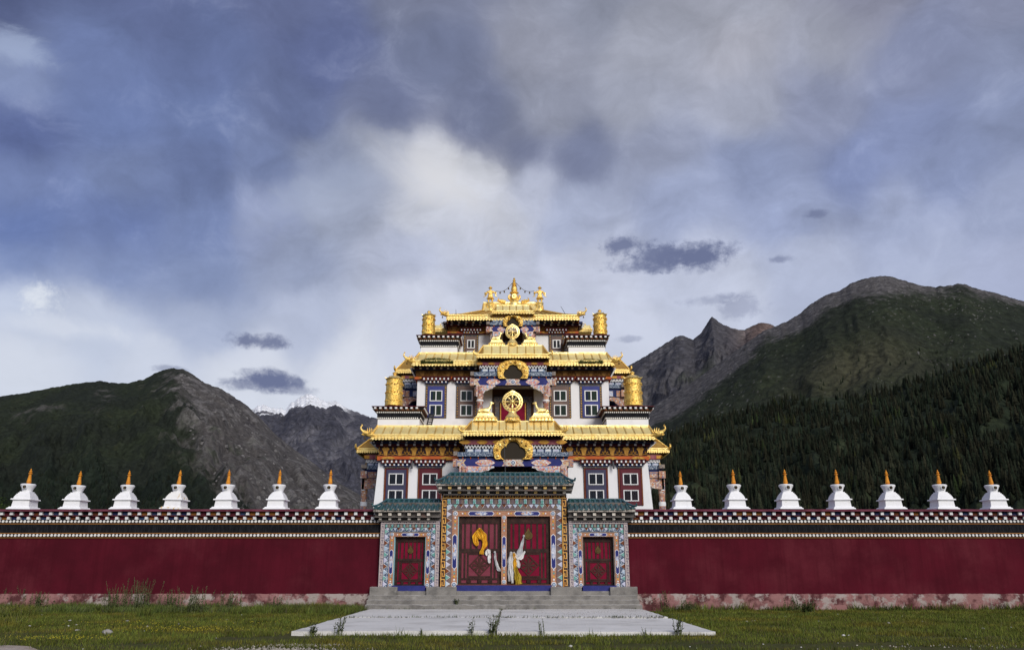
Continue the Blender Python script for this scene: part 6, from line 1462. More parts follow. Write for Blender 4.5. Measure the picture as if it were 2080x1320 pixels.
def deer(cx_px, py_base, py_ped, hgt_px, Y, face, label):
    """kneeling gilt deer, head raised towards the wheel, on a lotus base; face=+1 looks to +X"""
    x = Xp(cx_px, py_base, Y); z0 = Zp(py_base, Y)-.03; zp = Zp(py_ped, Y)-z0; k = hgt_px/scl(py_ped, Y)
    t = thing('deer_statue', (x, Y, z0), label, 'statue', 'golden deer beside the wheels')
    m = MB(); L = k*.98
    for (a, b_, c_, d_) in ((1.0, .92, 0, .30), (.90, .98, .30, .42), (.86, .70, .42, .70), (.68, .62, .70, 1.0)): m.box(-L*a, L*a, -L*.45*a, L*.45*a, zp*c_, zp*d_, top=(L*(a-b_), L*.45*(a-b_)))
    lobj('pedestal', m.mesh('pedestal', mGoldS), t)
    m = MB()
    for i in range(7): m.ball((-L*.84+L*1.68*i/6, -L*.43, zp*.18), L*.10, 6, 4)
    lobj('petals', m.mesh('petals', mGoldO, True), t, kind='stuff')
    V = [(-.10, 0, .26), (-.45, 0, .24), (.22, 0, .30), (.36, 0, .46), (.42, 0, .70), (.46, 0, .88), (.58, 0, .87), (.70, 0, .83),
         (-.55, .16, .14), (-.25, .20, .08), (-.50, .18, .05), (-.55, -.16, .14), (-.25, -.20, .08), (-.50, -.18, .05),
         (.26, .13, .12), (.46, .13, .06), (.28, .15, .04), (.26, -.13, .12), (.46, -.13, .06), (.28, -.15, .04), (-.62, 0, .22), (.40, .10, .98), (.40, -.10, .98)]
    E = [(0, 1), (0, 2), (2, 3), (3, 4), (4, 5), (5, 6), (6, 7), (1, 8), (8, 9), (9, 10), (1, 11), (11, 12), (12, 13), (2, 14), (14, 15), (15, 16), (2, 17), (17, 18), (18, 19), (1, 20), (5, 21), (5, 22)]
    Rr = [.20, .19, .18, .12, .09, .095, .075, .045, .11, .06, .04, .11, .06, .04, .07, .05, .035, .07, .05, .035, .03, .02, .02]
    skin_obj('deer_body', [(face*a*k, b_*k, c_*k+zp) for a, b_, c_ in V], E, [r*k for r in Rr], mGoldS, t)
deer(986, 854.5, 840, 25, 44.0, 1, 'larger golden deer left of the big wheel, facing right'); deer(1099.5, 854.5, 840, 25, 44.0, -1, 'larger golden deer right of the big wheel, facing left')
deer(1009, 702.5, 691.5, 17.5, 47.25, 1, 'small golden deer left of the small wheel, facing right'); deer(1076, 702.5, 691.5, 17.5, 47.25, -1, 'small golden deer right of the small wheel, facing left')
def guardian(cx_px, py_post, py_foot, py_top, Y, face, label):
    x = Xp(cx_px, py_foot, Y); z0 = Zp(py_post, Y); zf = Zp(py_foot, Y)-z0; h = Zp(py_top, Y)-Zp(py_foot, Y)
    t = thing('guardian_statue', (x, Y, z0), label, 'statue', 'golden guardian figures on the top roof')
    m = MB(); m.lathe([(.22, -.25), (.20, zf*.3), (.21, zf*.6), (.25, zf*.7), (.20, zf*.8), (.26, zf*.95), (.24, zf)], seg=12); lobj('pedestal', m.mesh('pedestal', mGoldS, 40), t)
    V = [(0, 0, .46), (0, 0, .56), (0, 0, .68), (0, 0, .77), (0, 0, .86), (.09, 0, .34), (.11, 0, .18), (.11, -.02, .03), (-.09, 0, .34), (-.11, 0, .18), (-.11, -.02, .03),
         (.17, 0, .69), (.29, -.04, .58), (.33, -.08, .70), (-.17, 0, .69), (-.27, -.02, .55), (-.20, -.10, .47), (.12, -.08, .02), (-.12, -.08, .02)]
    V = [(face*a, b_, c_) for a, b_, c_ in V]
    E = [(0, 1), (1, 2), (2, 3), (3, 4), (0, 5), (5, 6), (6, 7), (7, 17), (0, 8), (8, 9), (9, 10), (10, 18), (2, 11), (11, 12), (12, 13), (2, 14), (14, 15), (15, 16)]
    R_ = [.13, .11, .13, .05, .085, .10, .065, .045, .10, .065, .045, .07, .05, .04, .07, .05, .04, .03, .03]
    skin_obj('figure', [(a*h, b_*h, c_*h+zf) for a, b_, c_ in V], E, [r*h for r in R_], mGoldO, t)
    m = MB(); m.lathe([(.11*h, .90*h), (.13*h, .93*h), (.08*h, .96*h), (.09*h, .98*h), (.02*h, 1.02*h), (.02*h, 1.06*h)], 0, 0, zf, 10); lobj('crown', m.mesh('crown', mGoldO, 40), t)
    m = MB(); m.lathe([(.15*h, .34*h), (.20*h, .30*h), (.24*h, .26*h), (.23*h, .25*h)], 0, 0, zf, 12); lobj('skirt', m.mesh('skirt', mGoldS, 40), t)
    m = MB()
    for s in (-1, 1): m.tube([(s*.18*h, .05*h, zf+.70*h), (s*.34*h, .04*h, zf+.62*h), (s*.30*h, .02*h, zf+.44*h), (s*.42*h, 0, zf+.36*h)], [.03*h, .05*h, .04*h, .015*h], 6)
    lobj('sash', m.mesh('sash', mGoldS, True), t)
    return (x+face*.33*h, Y-.08*h, Zp(py_foot, Y)+.72*h)
YTOP = 52.25
hl_ = guardian(996, 640, 615, 583, YTOP-.35, 1, 'golden guardian figure left of the top spire'); hr_ = guardian(1096.5, 640, 615, 583, YTOP-.35, -1, 'golden guardian figure right of the top spire')
# central spire
xs_ = Xp(1044.5, 620, YTOP); zs_ = Zp(620, YTOP); Hs = Zp(565, YTOP)-zs_
t = thing('roof_spire', (xs_, YTOP, zs_), 'tall golden spire at the crown of the top roof', 'spire')
m = MB(); m.lathe([(.36, -.1), (.37, .10), (.27, .16), (.31, .26), (.24, .36)], seg=18); lobj('base', m.mesh('base', mGoldS, 40), t)
m = MB(); m.lathe([(.24, .36), (.29, .48), (.30, .58), (.22, .72), (.18, .78), (.31, .86), (.31, .90), (.18, .96), (.22, 1.10), (.20, 1.25), (.10, 1.30)], seg=18); lobj('vase', m.mesh('vase', mGoldO, 50), t)
m = MB(); m.lathe([(.10, 1.28), (.20, 1.36), (.09, 1.42), (.19, 1.50), (.08, 1.56), (.12, 1.62), (.07, 1.70), (.12, 1.76), (.05, 1.84), (.08, 1.90), (.03, 1.97), (.01, Hs)], seg=14); lobj('tip', m.mesh('tip', mGoldO, 50), t)
for s in (-1, 1):
    m = MB(); m.tube([(s*.22, -.05, .34), (s*.36, -.08, .46), (s*.38, -.06, .62), (s*.28, -.05, .74)], [.08, .09, .07, .03], 7); lobj('scroll', m.mesh('scroll', mGoldO, True), t)
m = MB(); m.disc(0, -.34, .52, .20, .08, 16); m.ball((0, -.42, .52), .08, 8, 5); lobj('mirror', m.mesh('mirror', mGoldS, 40), t)
for s, hnd in ((-1, hl_), (1, hr_)):
    a = Vector(hnd); b_ = Vector((xs_+s*.10, YTOP-.1, zs_+1.60)); t = thing('bell_chain', a, 'thin chain of little bells from the spire to the %s guardian' % ('left' if s < 0 else 'right'), 'chain', 'bell chains on the top roof')
    pts = [a.lerp(b_, k/12)-Vector((0, 0, .28*math.sin(math.pi*k/12))) for k in range(13)]
    MB().tube(pts, .014, 4).build('chain', mBronze, t)
    for k in (3, 6, 9): MB().lathe([(.012, 0), (.03, -.03), (.05, -.12), (.06, -.14)], *pts[k], 6).build('bell', mBronze, t)
    for (px, sgn) in ((1018, 1),) if s < 0 else ((1068, 1),):
        x = Xp(px, 618, YTOP); z = Zp(617, YTOP)+.08; g_ = MB(); g_.tube([(x-.30*s, YTOP-.2, z), (x, YTOP-.2, z+.06), (x+.22*s, YTOP-.2, z+.10), (x+.14*s, YTOP-.2, z+.30)], [.10, .12, .08, .02], 7)
        g_.build('ridge_dragon', mGoldO, roof3, True)
# ladder, rods
t = thing('ladder', (Xp(868, 860, Y2-.9), Y2-.9, Zp(863, Y2-.9)), 'short dark metal ladder leaning on the middle tier wall', 'ladder')
b0, b1 = P(867, 864, Y2-.7), P(873, 840, Y2-.15); wv = Vector((.26, 0, 0))
mLad = mat('ladder_metal', (.06, .06, .065), .5, .5)
for s in (0, 1): MB().tube([b0+wv*s, b1+wv*s], .04, 6).build('rail', mLad, t, True)
for k in range(5): p = b0.lerp(b1, (k+.5)/5); MB().tube([p, p+wv], .028, 6).build('rung', mLad, t, True)
def rod(p0, p1, label, r=.018):
    t = thing('lightning_rod', p0, label, 'rod', 'thin rods on the roofs'); p0, p1 = Vector(p0), Vector(p1); MB().tube([p0, p0.lerp(p1, .5), p1], [r, r*.8, r*.5], 5).build('shaft', mLad, t); MB().lathe([(r*4, -.02), (r*3, .03), (r*1.2, .06)], *p0, 8).build('foot', mLad, t)
rod(P(1026.5, 962, YG+.4), P(1023.5, 872, YG+.42), 'tall thin rod rising from the central gate roof', .014)
rod(P(926.5, 640, E3Y+.3), P(926, 628, E3Y+.3), 'thin upright rod on the left of the top roof', .02)
rod(P(1150, 641, E3Y+.3), P(1139, 622, E3Y+.3), 'thin slanting rod on the right of the top roof', .022)

# ------------------------------------------------------------------ silk scarves on the doors
def ribbon(m, path, widths, folds, depth, seed, nw=9):
    """pleated strip of cloth hanging along a path"""
    r = random.Random(seed); path = [Vector(p) for p in path]; N = len(path)*3; pts = []
    rows = []; ph = r.uniform(0, 6)
    for i in range(N+1):
        f = i/N*(len(path)-1); k = min(int(f), len(path)-2); u = f-k; p = path[k].lerp(path[k+1], u); w = (widths[k]*(1-u)+widths[k+1]*u)*(1+.16*math.sin(i*1.3+seed))
        tg = (path[k+1]-path[k]).normalized(); sd = Vector((tg.z, 0, -tg.x)); sd = sd.normalized() if sd.length > .1 else Vector((1, 0, 0))
        rows.append(m.vs([p+sd*(w*(j/(nw-1)-.5))+Vector((0, -depth*(.5+.5*math.sin(folds*j/(nw-1)*6.28+ph+i*.22)), 0)) for j in range(nw)]))
    for a, b_ in zip(rows, rows[1:]): m.fs([(a+j, a+j+1, b_+j+1, b_+j) for j in range(nw-1)])
    return m
def scarf(label, pieces, name='silk_scarf'):
    p = pieces[0][1][0]; y = DY-.05; t = thing(name, P(p[0], p[1], y), label, 'scarf', 'offering scarves on the gate doors')
    for i, (mt, path, wd, fo, de) in enumerate(pieces):
        m = MB(); ribbon(m, [P(a+random.Random(i*7+j).uniform(-.8, .8), b_, y-(.03+.02*i)) for j, (a, b_) in enumerate(path)], [w_/scl(1120, y) for w_ in wd], fo, de, i+len(label)); m.build('cloth', mt, t, True)
    q0 = P(p[0], p[1], y-.02); MB().ball(q0, .05, 8, 5).build('knot', pieces[0][0], t, True)
scarf('yellow silk scarf draped over the left central door', [(mYel, [(974, 1074), (967, 1085), (965, 1098), (970, 1108)], [4, 11, 13, 5], 3, .07), (mYel, [(975, 1074), (982, 1086), (986, 1102), (984, 1113)], [4, 12, 11, 5], 3, .07), (mYel, [(983, 1092), (983, 1108), (979, 1119), (978, 1125)], [6, 8, 7, 10], 3, .06), (mYel, [(970, 1078), (973, 1088), (977, 1094)], [6, 8, 4], 2, .05)])
scarf('small white scarf knotted at the edge of the left central door', [(mWsc, [(991, 1117), (988, 1121), (988, 1128)], [4, 6, 4], 1.5, .03), (mWsc, [(993, 1116), (995, 1126), (993, 1135), (994, 1143)], [6, 5, 7, 4], 2, .04)])
scarf('grey white scarf tied round the post and trailing', [(mGsc, [(1005, 1121), (1006, 1134), (1009, 1148), (1013, 1155), (1017, 1158)], [3, 5, 5, 7, 5], 1.5, .04), (mWsc, [(1007, 1122), (1008, 1136), (1012, 1150), (1017, 1159)], [1.5, 2, 3, 3], 1, .03)])
scarf('thick bundle of white and yellow scarves on the right central door', [
    (mGsc, [(1038, 1122), (1036, 1140), (1035, 1160), (1035, 1180)], [7, 9, 8, 5], 3, .06), (mWsc, [(1040, 1121), (1038, 1140), (1040, 1158), (1041, 1184)], [6, 9, 8, 4], 3, .06), (mWsc, [(1043, 1121), (1050, 1138), (1054, 1150), (1055, 1153)], [6, 9, 6, 3], 3, .06),
    (mYel, [(1044, 1122), (1045, 1138), (1045, 1156)], [4, 7, 6], 2, .07), (mat('olive_yellow_silk', (.42, .30, .03), .5, 0, (.30, .2, .02), 8., 4), [(1047, 1152), (1051, 1168), (1054, 1186)], [6, 12, 16], 3.5, .06), (mWsc, [(1050, 1134), (1059, 1132), (1066, 1119)], [5, 8, 3], 1.5, .04)])
scarf('long pale scarf stretched upward from the scarf bundle', [(mGsc, [(1064, 1088), (1061, 1104), (1055, 1122), (1050, 1134)], [2, 6, 11, 9], 1.5, .04)])

# ------------------------------------------------------------------ plants
mWeed = attr_mat('weed_leaves', .9, 6., .35, 0., 1., .1, leaf=.45)
def weed(px, py, h, label, seed, z=.0, spread=.35, n=9, leaf=.09, col=(.050, .068, .024), Y=None, name='weed_plant', cat='weed', thick=.008):
    r = random.Random(seed); Y = Y or Yground(py, z); b = Vector((Xp(px, py, Y), Y, z)); t = thing(name, b, label, cat, 'weeds in front of the wall')
    st = MB(); V = []; Fs = []; Cc = []
    for i in range(n):
        a = r.uniform(0, 6.28); lean = r.uniform(.05, spread); hh = h*r.uniform(.55, 1.05); o = Vector((r.gauss(0, .11 if name == 'weed_plant' else .30)*h, r.gauss(0, .10)*h, 0)); tip = Vector((math.cos(a)*lean*hh, math.sin(a)*lean*hh, hh)); mid = tip*.5+Vector((0, 0, hh*.06))
        pts = [o, o+mid, o+tip]; st.tube(pts, [thick, thick*.8, thick*.4], 4, cap=False)
        nl = int(9+hh*22)
        for k in range(nl):
            f = r.uniform(.12, 1.); p = o+(mid*(f*2) if f < .5 else mid.lerp(tip, f*2-1)); d = r.uniform(0, 6.28); L = leaf*r.uniform(.6, 1.3)*(1.15-.5*f); e = Vector((math.cos(d), math.sin(d), r.uniform(.1, .8))).normalized(); s_ = Vector((-math.sin(d), math.cos(d), 0))*L*.20
            q0 = len(V); V += [p, p+e*L*.5+s_, p+e*L, p+e*L*.5-s_]; Fs += [(q0, q0+1, q0+2), (q0, q0+2, q0+3)]; sh = r.uniform(.65, 1.4); Cc += [tuple(c_*sh for c_ in col)]*4
    so = lobj('stems', st.mesh('stems', mat('weed_stem', (.115, .135, .055), .9)), t)
    me = bpy.data.meshes.new('leaves'); me.from_pydata([tuple(v) for v in V], [], Fs); me.materials.append(mWeed); at_ = me.color_attributes.new('Col', 'FLOAT_COLOR', 'POINT')
    at_.data.foreach_set('color', np.concatenate([np.array(Cc), np.ones((len(Cc), 1))], 1).astype(np.float32).ravel()); lobj('leaves', me, t)
ZTc = .09
weed(690, 1276, .50, 'dark bushy weed at the left front of the terrace', 1, 0., n=9, Y=YT0-.08)
weed(635, 1277, .30, 'low dark weed at the left front corner of the terrace', 2, 0., n=8, Y=YT0-.08)
weed(957, 1279, .42, 'thin upright weed left of the terrace middle', 3, 0., .2, 4, Y=YT0-.08)
weed(1001, 1280, .48, 'leafy weed at the middle of the terrace edge', 4, 0., .4, 9, .10, Y=YT0-.08)
weed(1100, 1280, .42, 'sparse stalky weed right of the terrace middle', 5, 0., .25, 5, .06, Y=YT0-.08)
weed(1381, 1283, .50, 'bushy weed at the right end of the terrace edge', 6, 0., .3, 9, Y=YT0-.08)
weed(1310, 1280, .18, 'tiny weed on the right part of the terrace edge', 7, 0., .3, 3, .05, Y=YT0-.08)
weed(858, 1279, .16, 'tiny weed on the left part of the terrace edge', 17, 0., .3, 3, .05, Y=YT0-.08)
weed(927, 1226, .26, 'small green weed sprouting from the steps', 8, zs[0]-.01, .5, 7, .10, Y=YT1+.22)
for i, (px, py, h, lb) in enumerate(((30, 1240, .9, 'tall grey green weed clump at the left edge of the wall foot'), (75, 1243, .75, 'weed clump near the left end of the wall foot'), (140, 1240, .55, 'short weed clump left of the tallest weeds'), (232, 1243, .9, 'broad weed clump before the fourth stupa'), (275, 1243, 1.25, 'tallest weed clump against the left wall'), (345, 1242, .85, 'weed clump just right of the tallest weeds'),
                                     (392, 1246, .95, 'upright weed clump midway along the left wall'), (470, 1243, .75, 'weed clump right of the middle of the left wall'), (560, 1243, .55, 'low weed clump on the left wall foot'), (655, 1240, .6, 'weed clump near the steps on the left'), (700, 1238, .55, 'weed clump beside the left end of the steps'), (1332, 1240, .50, 'weed clump beside the right end of the steps'), (1352, 1240, .75, 'spiky weed clump right of the steps'), (1400, 1242, .42, 'low weed clump on the right wall foot'))):
    weed(px, py, h, lb, 50+i, -.02, .30, int(22+14*h), .10, (.15, .19, .075) if i % 2 else (.17, .20, .10), name='weed_clump')
weed(1614, 1243, .62, 'pale upright weed beside the round bush on the right', 81, -.02, .25, 10, .10, (.10, .13, .06), name='weed_clump')
weed(1640, 1246, .46, 'round dark green bush at the right wall foot', 82, -.02, .95, 34, .10, (.040, .062, .018), name='bush', cat='bush')
# meadow grass : one mass of blades
def blades(n, xr, yr, hmin, hmax, keep, cols, wd=.010):
    x = rng.uniform(*xr, n); y = np.sqrt(rng.uniform(yr[0]**2, yr[1]**2, n)); k = keep(x, y); x, y = x[k], y[k]; n = len(x)
    pn = fbm(x*.8, y*.8, 4); h = rng.uniform(hmin, hmax, n)*(1+.8*np.clip(pn, -.8, 1)); a = rng.uniform(0, 6.28, n); ln = rng.normal(0, .45, (n, 2))*h[:, None]
    w = wd*rng.uniform(.7, 1.4, n)*np.clip(y/22, .8, 1.6); z0 = -.03
    v = np.zeros((n, 3, 3)); v[:, 0] = np.stack([x-w*np.cos(a), y-w*np.sin(a), np.full(n, z0)], 1); v[:, 1] = np.stack([x+w*np.cos(a), y+w*np.sin(a), np.full(n, z0)], 1); v[:, 2] = np.stack([x+ln[:, 0], y+ln[:, 1], z0+.03+h], 1)
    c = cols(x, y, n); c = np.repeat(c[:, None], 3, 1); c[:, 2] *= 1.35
    return v.reshape(-1, 3), np.arange(n*3).reshape(-1, 3), c.reshape(-1, 3)
def on_terrace(x, y, pad=.0): return (x > xl0-pad) & (x < xr0+pad) & (y > YT0-.02)
def bare(x, y): return fbm(x*.28+4, y*.5, 4)+.35*fbm(x*1.6, y*1.6+7, 4)
def gkeep(x, y):
    u = np.abs(x) < y*.66+1; d = bare(x, y); lim = np.interp(y, [16, 18.5, 20, 24, 33], [-.12, .06, .22, .45, .8]); gravel_ = (np.exp(-(((x+4.7)/1.3)**2+((y-17.6)/.7)**2)) > .45)
    return u & (d < lim) & ~((x < -8.6) & (y < np.interp(x, [-16, -13, -10.2, -8.6], [19.5, 19.2, 18.2, 16.8])+.35*fbm(x*1.5, y*1.5, 3))) & ~on_terrace(x, y) & ~((np.abs(x) < 5.95) & (y > YT1-.1)) & (y < YW-.14) & ~(gravel_ & (rng.uniform(size=len(x)) < .8))
def gcols(x, y, n):
    c = np.array([(.105, .138, .026)])*rng.uniform(.5, 1.55, (n, 1))*(1+.75*np.clip(fbm(x*.7+31, y*.7, 4), -.7, .6))[:, None]; ye = fbm(x*.45+20, y*.45, 4); c[:, 0] *= 1+.9*np.clip(ye, 0, 1)+rng.uniform(0, .25, n); dr = rng.uniform(size=n) < .10; c[dr] = np.array([.15, .125, .055])*rng.uniform(.6, 1.2, (dr.sum(), 1)); return c
mGrass = attr_mat('grass_blades', .9, 3., .3, 0., 1., .1, leaf=.4)
v1, f1_, c1 = blades(330000, (-24, 24), (14.5, 34), .025, .085, gkeep, gcols)
def wkeep(x, y): return gkeep(x, y) & (fbm(x*.5+9, y*.3, 4)+1.0*np.exp(-(YW-.2-y)/1.5)-(x > 6)*.50 > .38)
vt, ft_, ct = blades(60000, (-24, 24), (17, 34), .07, .20, lambda x, y: gkeep(x, y) & (fbm(x*1.7+3, y*1.7, 3) > .22), lambda x, y, n: gcols(x, y, n)*np.array([.7, .8, .9]), .010)
v2, f2_, c2 = blades(150000, (-24, 24), (25, 34), .10, .34, wkeep, lambda x, y, n: gcols(x, y, n)*np.array([.85, .95, 1.1]), .012)
def tkeep(x, y): return gkeep(x, y) & (fbm(x*.9+2, y*.5+6, 4)+.25*fbm(x*4., y*4., 2) > .0) & (x < -5.2)
v3, f3_, c3 = blades(38000, (-24, -5), (YW-2.3, YW-.25), .08, .30, tkeep, lambda x, y, n: gcols(x, y, n)*np.array([1.0, 1.12, 1.7]), .010)
v2 = np.concatenate([v2, v3]); f2_ = np.concatenate([f2_, f3_+len(v2)-len(v3)]); c2 = np.concatenate([c2, c3])
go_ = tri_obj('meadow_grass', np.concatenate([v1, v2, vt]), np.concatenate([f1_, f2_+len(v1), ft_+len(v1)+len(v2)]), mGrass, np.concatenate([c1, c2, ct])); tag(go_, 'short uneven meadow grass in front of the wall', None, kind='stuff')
# dirt, weeds and grit in the terrace joints
V = []; Fc = []; C_ = []
for k in range(5200):
    if k < 2600: x = rng.uniform(xl0+.1, xr0-.1); y = YM+rng.normal(0, .03)
    elif k < 3400: x = XM+rng.normal(0, .03); y = rng.uniform(YT0, YT1)
    elif k < 4300: x = rng.uniform(xl0, xr0); y = YT1+rng.normal(-.06, .05)
    else: x = rng.normal(3.6, 1.1); y = rng.uniform(YM, YT1); 
    if k < 4300 and rng.uniform() > .12+.9*max(0., fbm(np.array([x*.9]), np.array([y*.3]), 4)[0]): continue
    if not (xl0 < x < xr0-.2): continue
    z = .10; grit = k >= 4300 or rng.uniform() < .55; h = rng.uniform(.008, .02) if grit else rng.uniform(.02, .09); w = rng.uniform(.012, .03) if grit else .010; q0 = len(V); a = rng.uniform(0, 6.28)
    V += [(x-w*math.cos(a), y-w*math.sin(a), z), (x+w*math.cos(a), y+w*math.sin(a), z), (x+rng.normal(0, .02), y+rng.normal(0, .02), z+.015+h)]; Fc.append((q0, q0+1, q0+2)); cc = np.array([.20, .18, .155] if grit else [.07, .10, .03])*rng.uniform(.5, 1.5); C_ += [tuple(cc)]*3
jo_ = tri_obj('joint_debris', np.array(V), np.array(Fc), mGrass, np.array(C_)); tag(jo_, 'grit and sprouting grass in the terrace cracks', None, kind='stuff')
# small yellow flowers
def petals(cx, cy, sx, sy, n): return np.stack([rng.normal(cx, sx, n), rng.normal(cy, sy, n)], 1)
pts = []
for (px, py, sx, sy, n) in ((375, 1283, .9, .45, 260), (125, 1301, .6, .25, 150), (255, 1270, 1.2, .6, 130), (1440, 1262, 1.0, .6, 60), (560, 1268, 1., .5, 60)):
    Y = Yground(py); pts.append(petals(Xp(px, py, Y), Y, sx, sy, n))
pts = np.concatenate(pts); pts = pts[~on_terrace(pts[:, 0], pts[:, 1], .1)]; V = []; Fc = []
for i, (x, y) in enumerate(pts):
    z = rng.uniform(.05, .12); r = rng.uniform(.006, .013); q0 = len(V); a = rng.uniform(0, 3)
    V += [(x+r*math.cos(a+k*math.pi/2), y+r*.5*math.sin(a+k*math.pi/2), z+r*.8*math.sin(a+k*math.pi/2)) for k in range(4)]; Fc += [(q0, q0+1, q0+2), (q0, q0+2, q0+3)]
fo = tri_obj('yellow_flowers', np.array(V), np.array(Fc), mat('yellow_petals', (.36, .30, .02), .8)); tag(fo, 'scattered tiny yellow flowers in the grass', None, kind='stuff')
# gravel, stones, path
def rock_mesh(seed, flat=.6):
    r = np.random.default_rng(seed); m = MB(); m.ball((0, 0, 0), 1, 7, 5, (1, 1, flat)); m.v = [tuple(np.array(v)*r.uniform(.72, 1.2)) for v in m.v]; return m
mStone = mat('pale_stone', (.46, .44, .42), .95, 0, (.30, .28, .26), 6., 5, bump=.4, bscale=30.); mStoneW = mat('white_stone', (.62, .61, .60), .95, 0, (.46, .44, .42), 9., 4)
rks = [rock_mesh(s).mesh('stone', mStone, 60) for s in range(5)]; rksw = [rock_mesh(s+9, .75).mesh('stone', mStoneW, 60) for s in range(4)]
def stone(px, py, w, label=None, wht=False, i=0):
    Y = Yground(py, .0); r = w/2/scl(py, Y); o = obj('stone', (rksw if wht else rks)[i % 4], None, loc=(Xp(px, py, Y), Y, r*.25), rot=(0, 0, i*1.3), scale=(r, r*.8, r*.8)); tag(o, label or 'small pale stone lying in the short grass', 'stone', 'pale stones scattered in the grass')
big = [(217, 1286, 23, 'large flat pale stone left of the path', 0), (259, 1262, 9, 'rounded pale stone in the left grass above the flat one', 0), (142, 1261, 8, 'pinkish pale stone in the far left grass', 0), (157, 1281, 10, 'pale stone between the flat stone and the path', 0), (60, 1272, 7, 'bright white stone at the far left', 1), (36, 1253, 6, 'small reddish stone near the left weeds', 0), (299, 1273, 6, 'white stone right of the flat stone', 1), (722, 1234, 9, 'white lump beside the left end of the steps', 1), (1027, 1287, 8, 'white stone just below the terrace edge', 1), (1702, 1249, 7, 'white stone near the round bush on the right', 1), (1713, 1291, 8, 'left stone of a white pair on the right lawn', 1), (1724, 1291, 6, 'right stone of a white pair on the right lawn', 1), (1518, 1263, 7, 'white stone just right of the terrace corner', 1), (1805, 1266, 8, 'white stone midway across the right lawn', 1), (1997, 1277, 8, 'pale stone at the far right of the lawn', 0), (1159, 1313, 9, 'white stone at the bottom of the view below the terrace', 1)]
for i, (px, py, w, lb, wt_) in enumerate(big): stone(px, py, w, lb, bool(wt_), i)
rr_ = random.Random(4)
for i in range(70):
    px = rr_.uniform(0, 2080); py = rr_.choice([rr_.uniform(1246, 1270), rr_.uniform(1260, 1318)]); Y = Yground(py)
    if bool(on_terrace(np.array([Xp(px, py, Y)]), np.array([Y]), .2)[0]): continue
    stone(px, py, rr_.uniform(2.5, 5.5), None, rr_.random() < .5, i)
V = []; Fc = []; gm = MB()
for (cx, cy, sx, sy, n) in ((-4.9, 17.7, .7, .35, 700), (-3.6, 17.2, .6, .3, 300), (-4.6, 18.9, .6, .15, 120), (7.4, 17.4, 1.3, .18, 140), (9.6, 18.6, 1.0, .2, 50), (-6.5, 16.8, 1.5, .3, 120), (2., 16.7, 4., .4, 120)):
    for k in range(n):
        x, y = rng.normal(cx, sx), rng.normal(cy, sy); r = rng.uniform(.008, .030)
        if y > YT0-.12 and xl0 < x < xr0: continue
        n0 = len(gm.v); h = r*rng.uniform(.05, .4); a = rng.uniform(0, 6)
        gm.v += [(x+r*math.cos(a+q_*2.09)*rng.uniform(.7, 1.2), y+r*math.sin(a+q_*2.09), -.012) for q_ in range(3)]+[(x, y, h+.012)]; gm.f += [(n0, n0+1, n0+3), (n0+1, n0+2, n0+3), (n0+2, n0, n0+3)]; gm.mi += [0]*3
tag(gm.build('gravel', mat('gravel_stone', (.36, .33, .29), .95, 0, (.22, .20, .17), 9., 4), None), 'patches of pale gravel in the worn grass', None, kind='stuff')
pm = MB(); N = 40; xs = np.linspace(-16, Xp(190, 1316, Yground(1316)), N); yo = fbm(xs*.9, xs*0+4, 4)*.25
pyt = np.interp(xs, [-16, xs[-1]-4.5, xs[-1]-1.5, xs[-1]], [19.8, 19.5, 18.4, 16.8]); rows = []
for f in np.linspace(0, 1, 8): rows.append(pm.vs([(x, 14.2+(yt+y_*1.0-14.2)*f, .012+.02*math.sin(f*3.1)) for x, yt, y_ in zip(xs, pyt, yo)]))
for a, b_ in zip(rows, rows[1:]): pm.fs([(a+i, a+i+1, b_+i+1, b_+i) for i in range(N-1)])
po = pm.build('path', mat('pale_dirt', (.40, .33, .28), 1., 0, (.26, .20, .16), 1.6, 9, .4, .65, .8, 12., .1, third=(.48, .42, .37), tscale=4., tlo=.5, thi=.65), None, 60); tag(po, 'pale dirt path at the lower left', None, kind='structure')
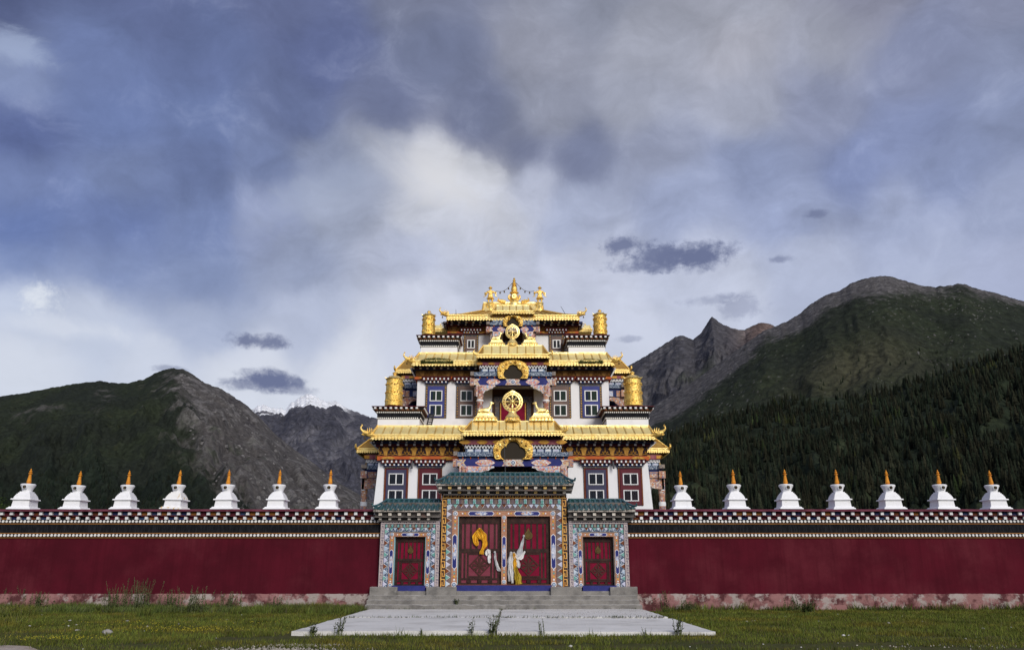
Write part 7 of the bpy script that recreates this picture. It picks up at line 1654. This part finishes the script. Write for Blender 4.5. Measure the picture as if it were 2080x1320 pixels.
# grass growing on the gilded middle roof
def roof_tuft(name, px0, px1, py0, py1, dens, label, col):
    V = []; Fc = []; C_ = []
    f0 = lambda py: E2Y+(R2Y-E2Y)*(734-py)/(734-718.)
    for k in range(dens):
        px = rng.uniform(px0, px1); e = math.sin(math.pi*(px-px0)/(px1-px0))**.5; py = py1-(py1-py0)*rng.uniform(0, 1)*e; Y = f0(min(py+1.5, 735)); b = P(px, py+2.5, Y); h = rng.uniform(.05, .16); a = rng.uniform(0, 6.28); w = .02; q0 = len(V)
        V += [(b.x-w*math.cos(a), b.y-.03, b.z-.05), (b.x+w*math.cos(a), b.y-.03, b.z-.05), (b.x+rng.normal(0, .06), b.y-.08+rng.normal(0, .05), b.z+h)]; Fc.append((q0, q0+1, q0+2)); s_ = rng.uniform(.6, 1.5); C_ += [tuple(c_*s_ for c_ in col)]*3
    o = tri_obj(name, np.array(V), np.array(Fc), mGrass, np.array(C_)); tag(o, label, None, kind='stuff')
roof_tuft('roof_grass', 856, 920, 727, 734, 1500, 'strip of green grass on the left of the middle gold roof', (.035, .060, .014)); roof_tuft('roof_moss', 1176, 1224, 729, 734, 700, 'small green tuft on the right of the middle gold roof', (.045, .062, .016))
# leafy tree behind the left wall end
tb = Vector((Xp(-6, 1000, 40), 40., 0)); t = thing('leafy_tree', tb, 'pale green leafy tree behind the left end of the wall', 'tree')
m = MB(); m.tube([(0, 0, 0), (.1, 0, 1.5), (.0, .1, 3.)], [.14, .11, .06], 8)
for k in range(7): a = k*.9; m.tube([(.05, 0, 1.2+.25*k), (.6*math.cos(a), .6*math.sin(a), 2.2+.25*k)], [.05, .02], 5)
lobj('trunk', m.mesh('trunk', mBrown, True), t)
V = []; Fc = []; C_ = []; cl = [(rng.normal(0, .45), rng.normal(0, .45), rng.uniform(2.2, 4.6)) for _ in range(26)]
for k in range(5200):
    c_ = cl[rng.integers(len(cl))]; p = np.array(c_)+rng.normal(0, .24, 3); L = rng.uniform(.04, .09); d = rng.normal(size=3); d /= np.linalg.norm(d); e = rng.normal(size=3)*.5; q0 = len(V); V += [tuple(p), tuple(p+d*L), tuple(p+d*L*.5+e*L)]; Fc.append((q0, q0+1, q0+2)); s_ = rng.uniform(.6, 1.5); C_ += [(.055*s_, .085*s_, .022*s_)]*3
me_o = tri_obj('crown', np.array(V), np.array(Fc), mWeed, np.array(C_), t)
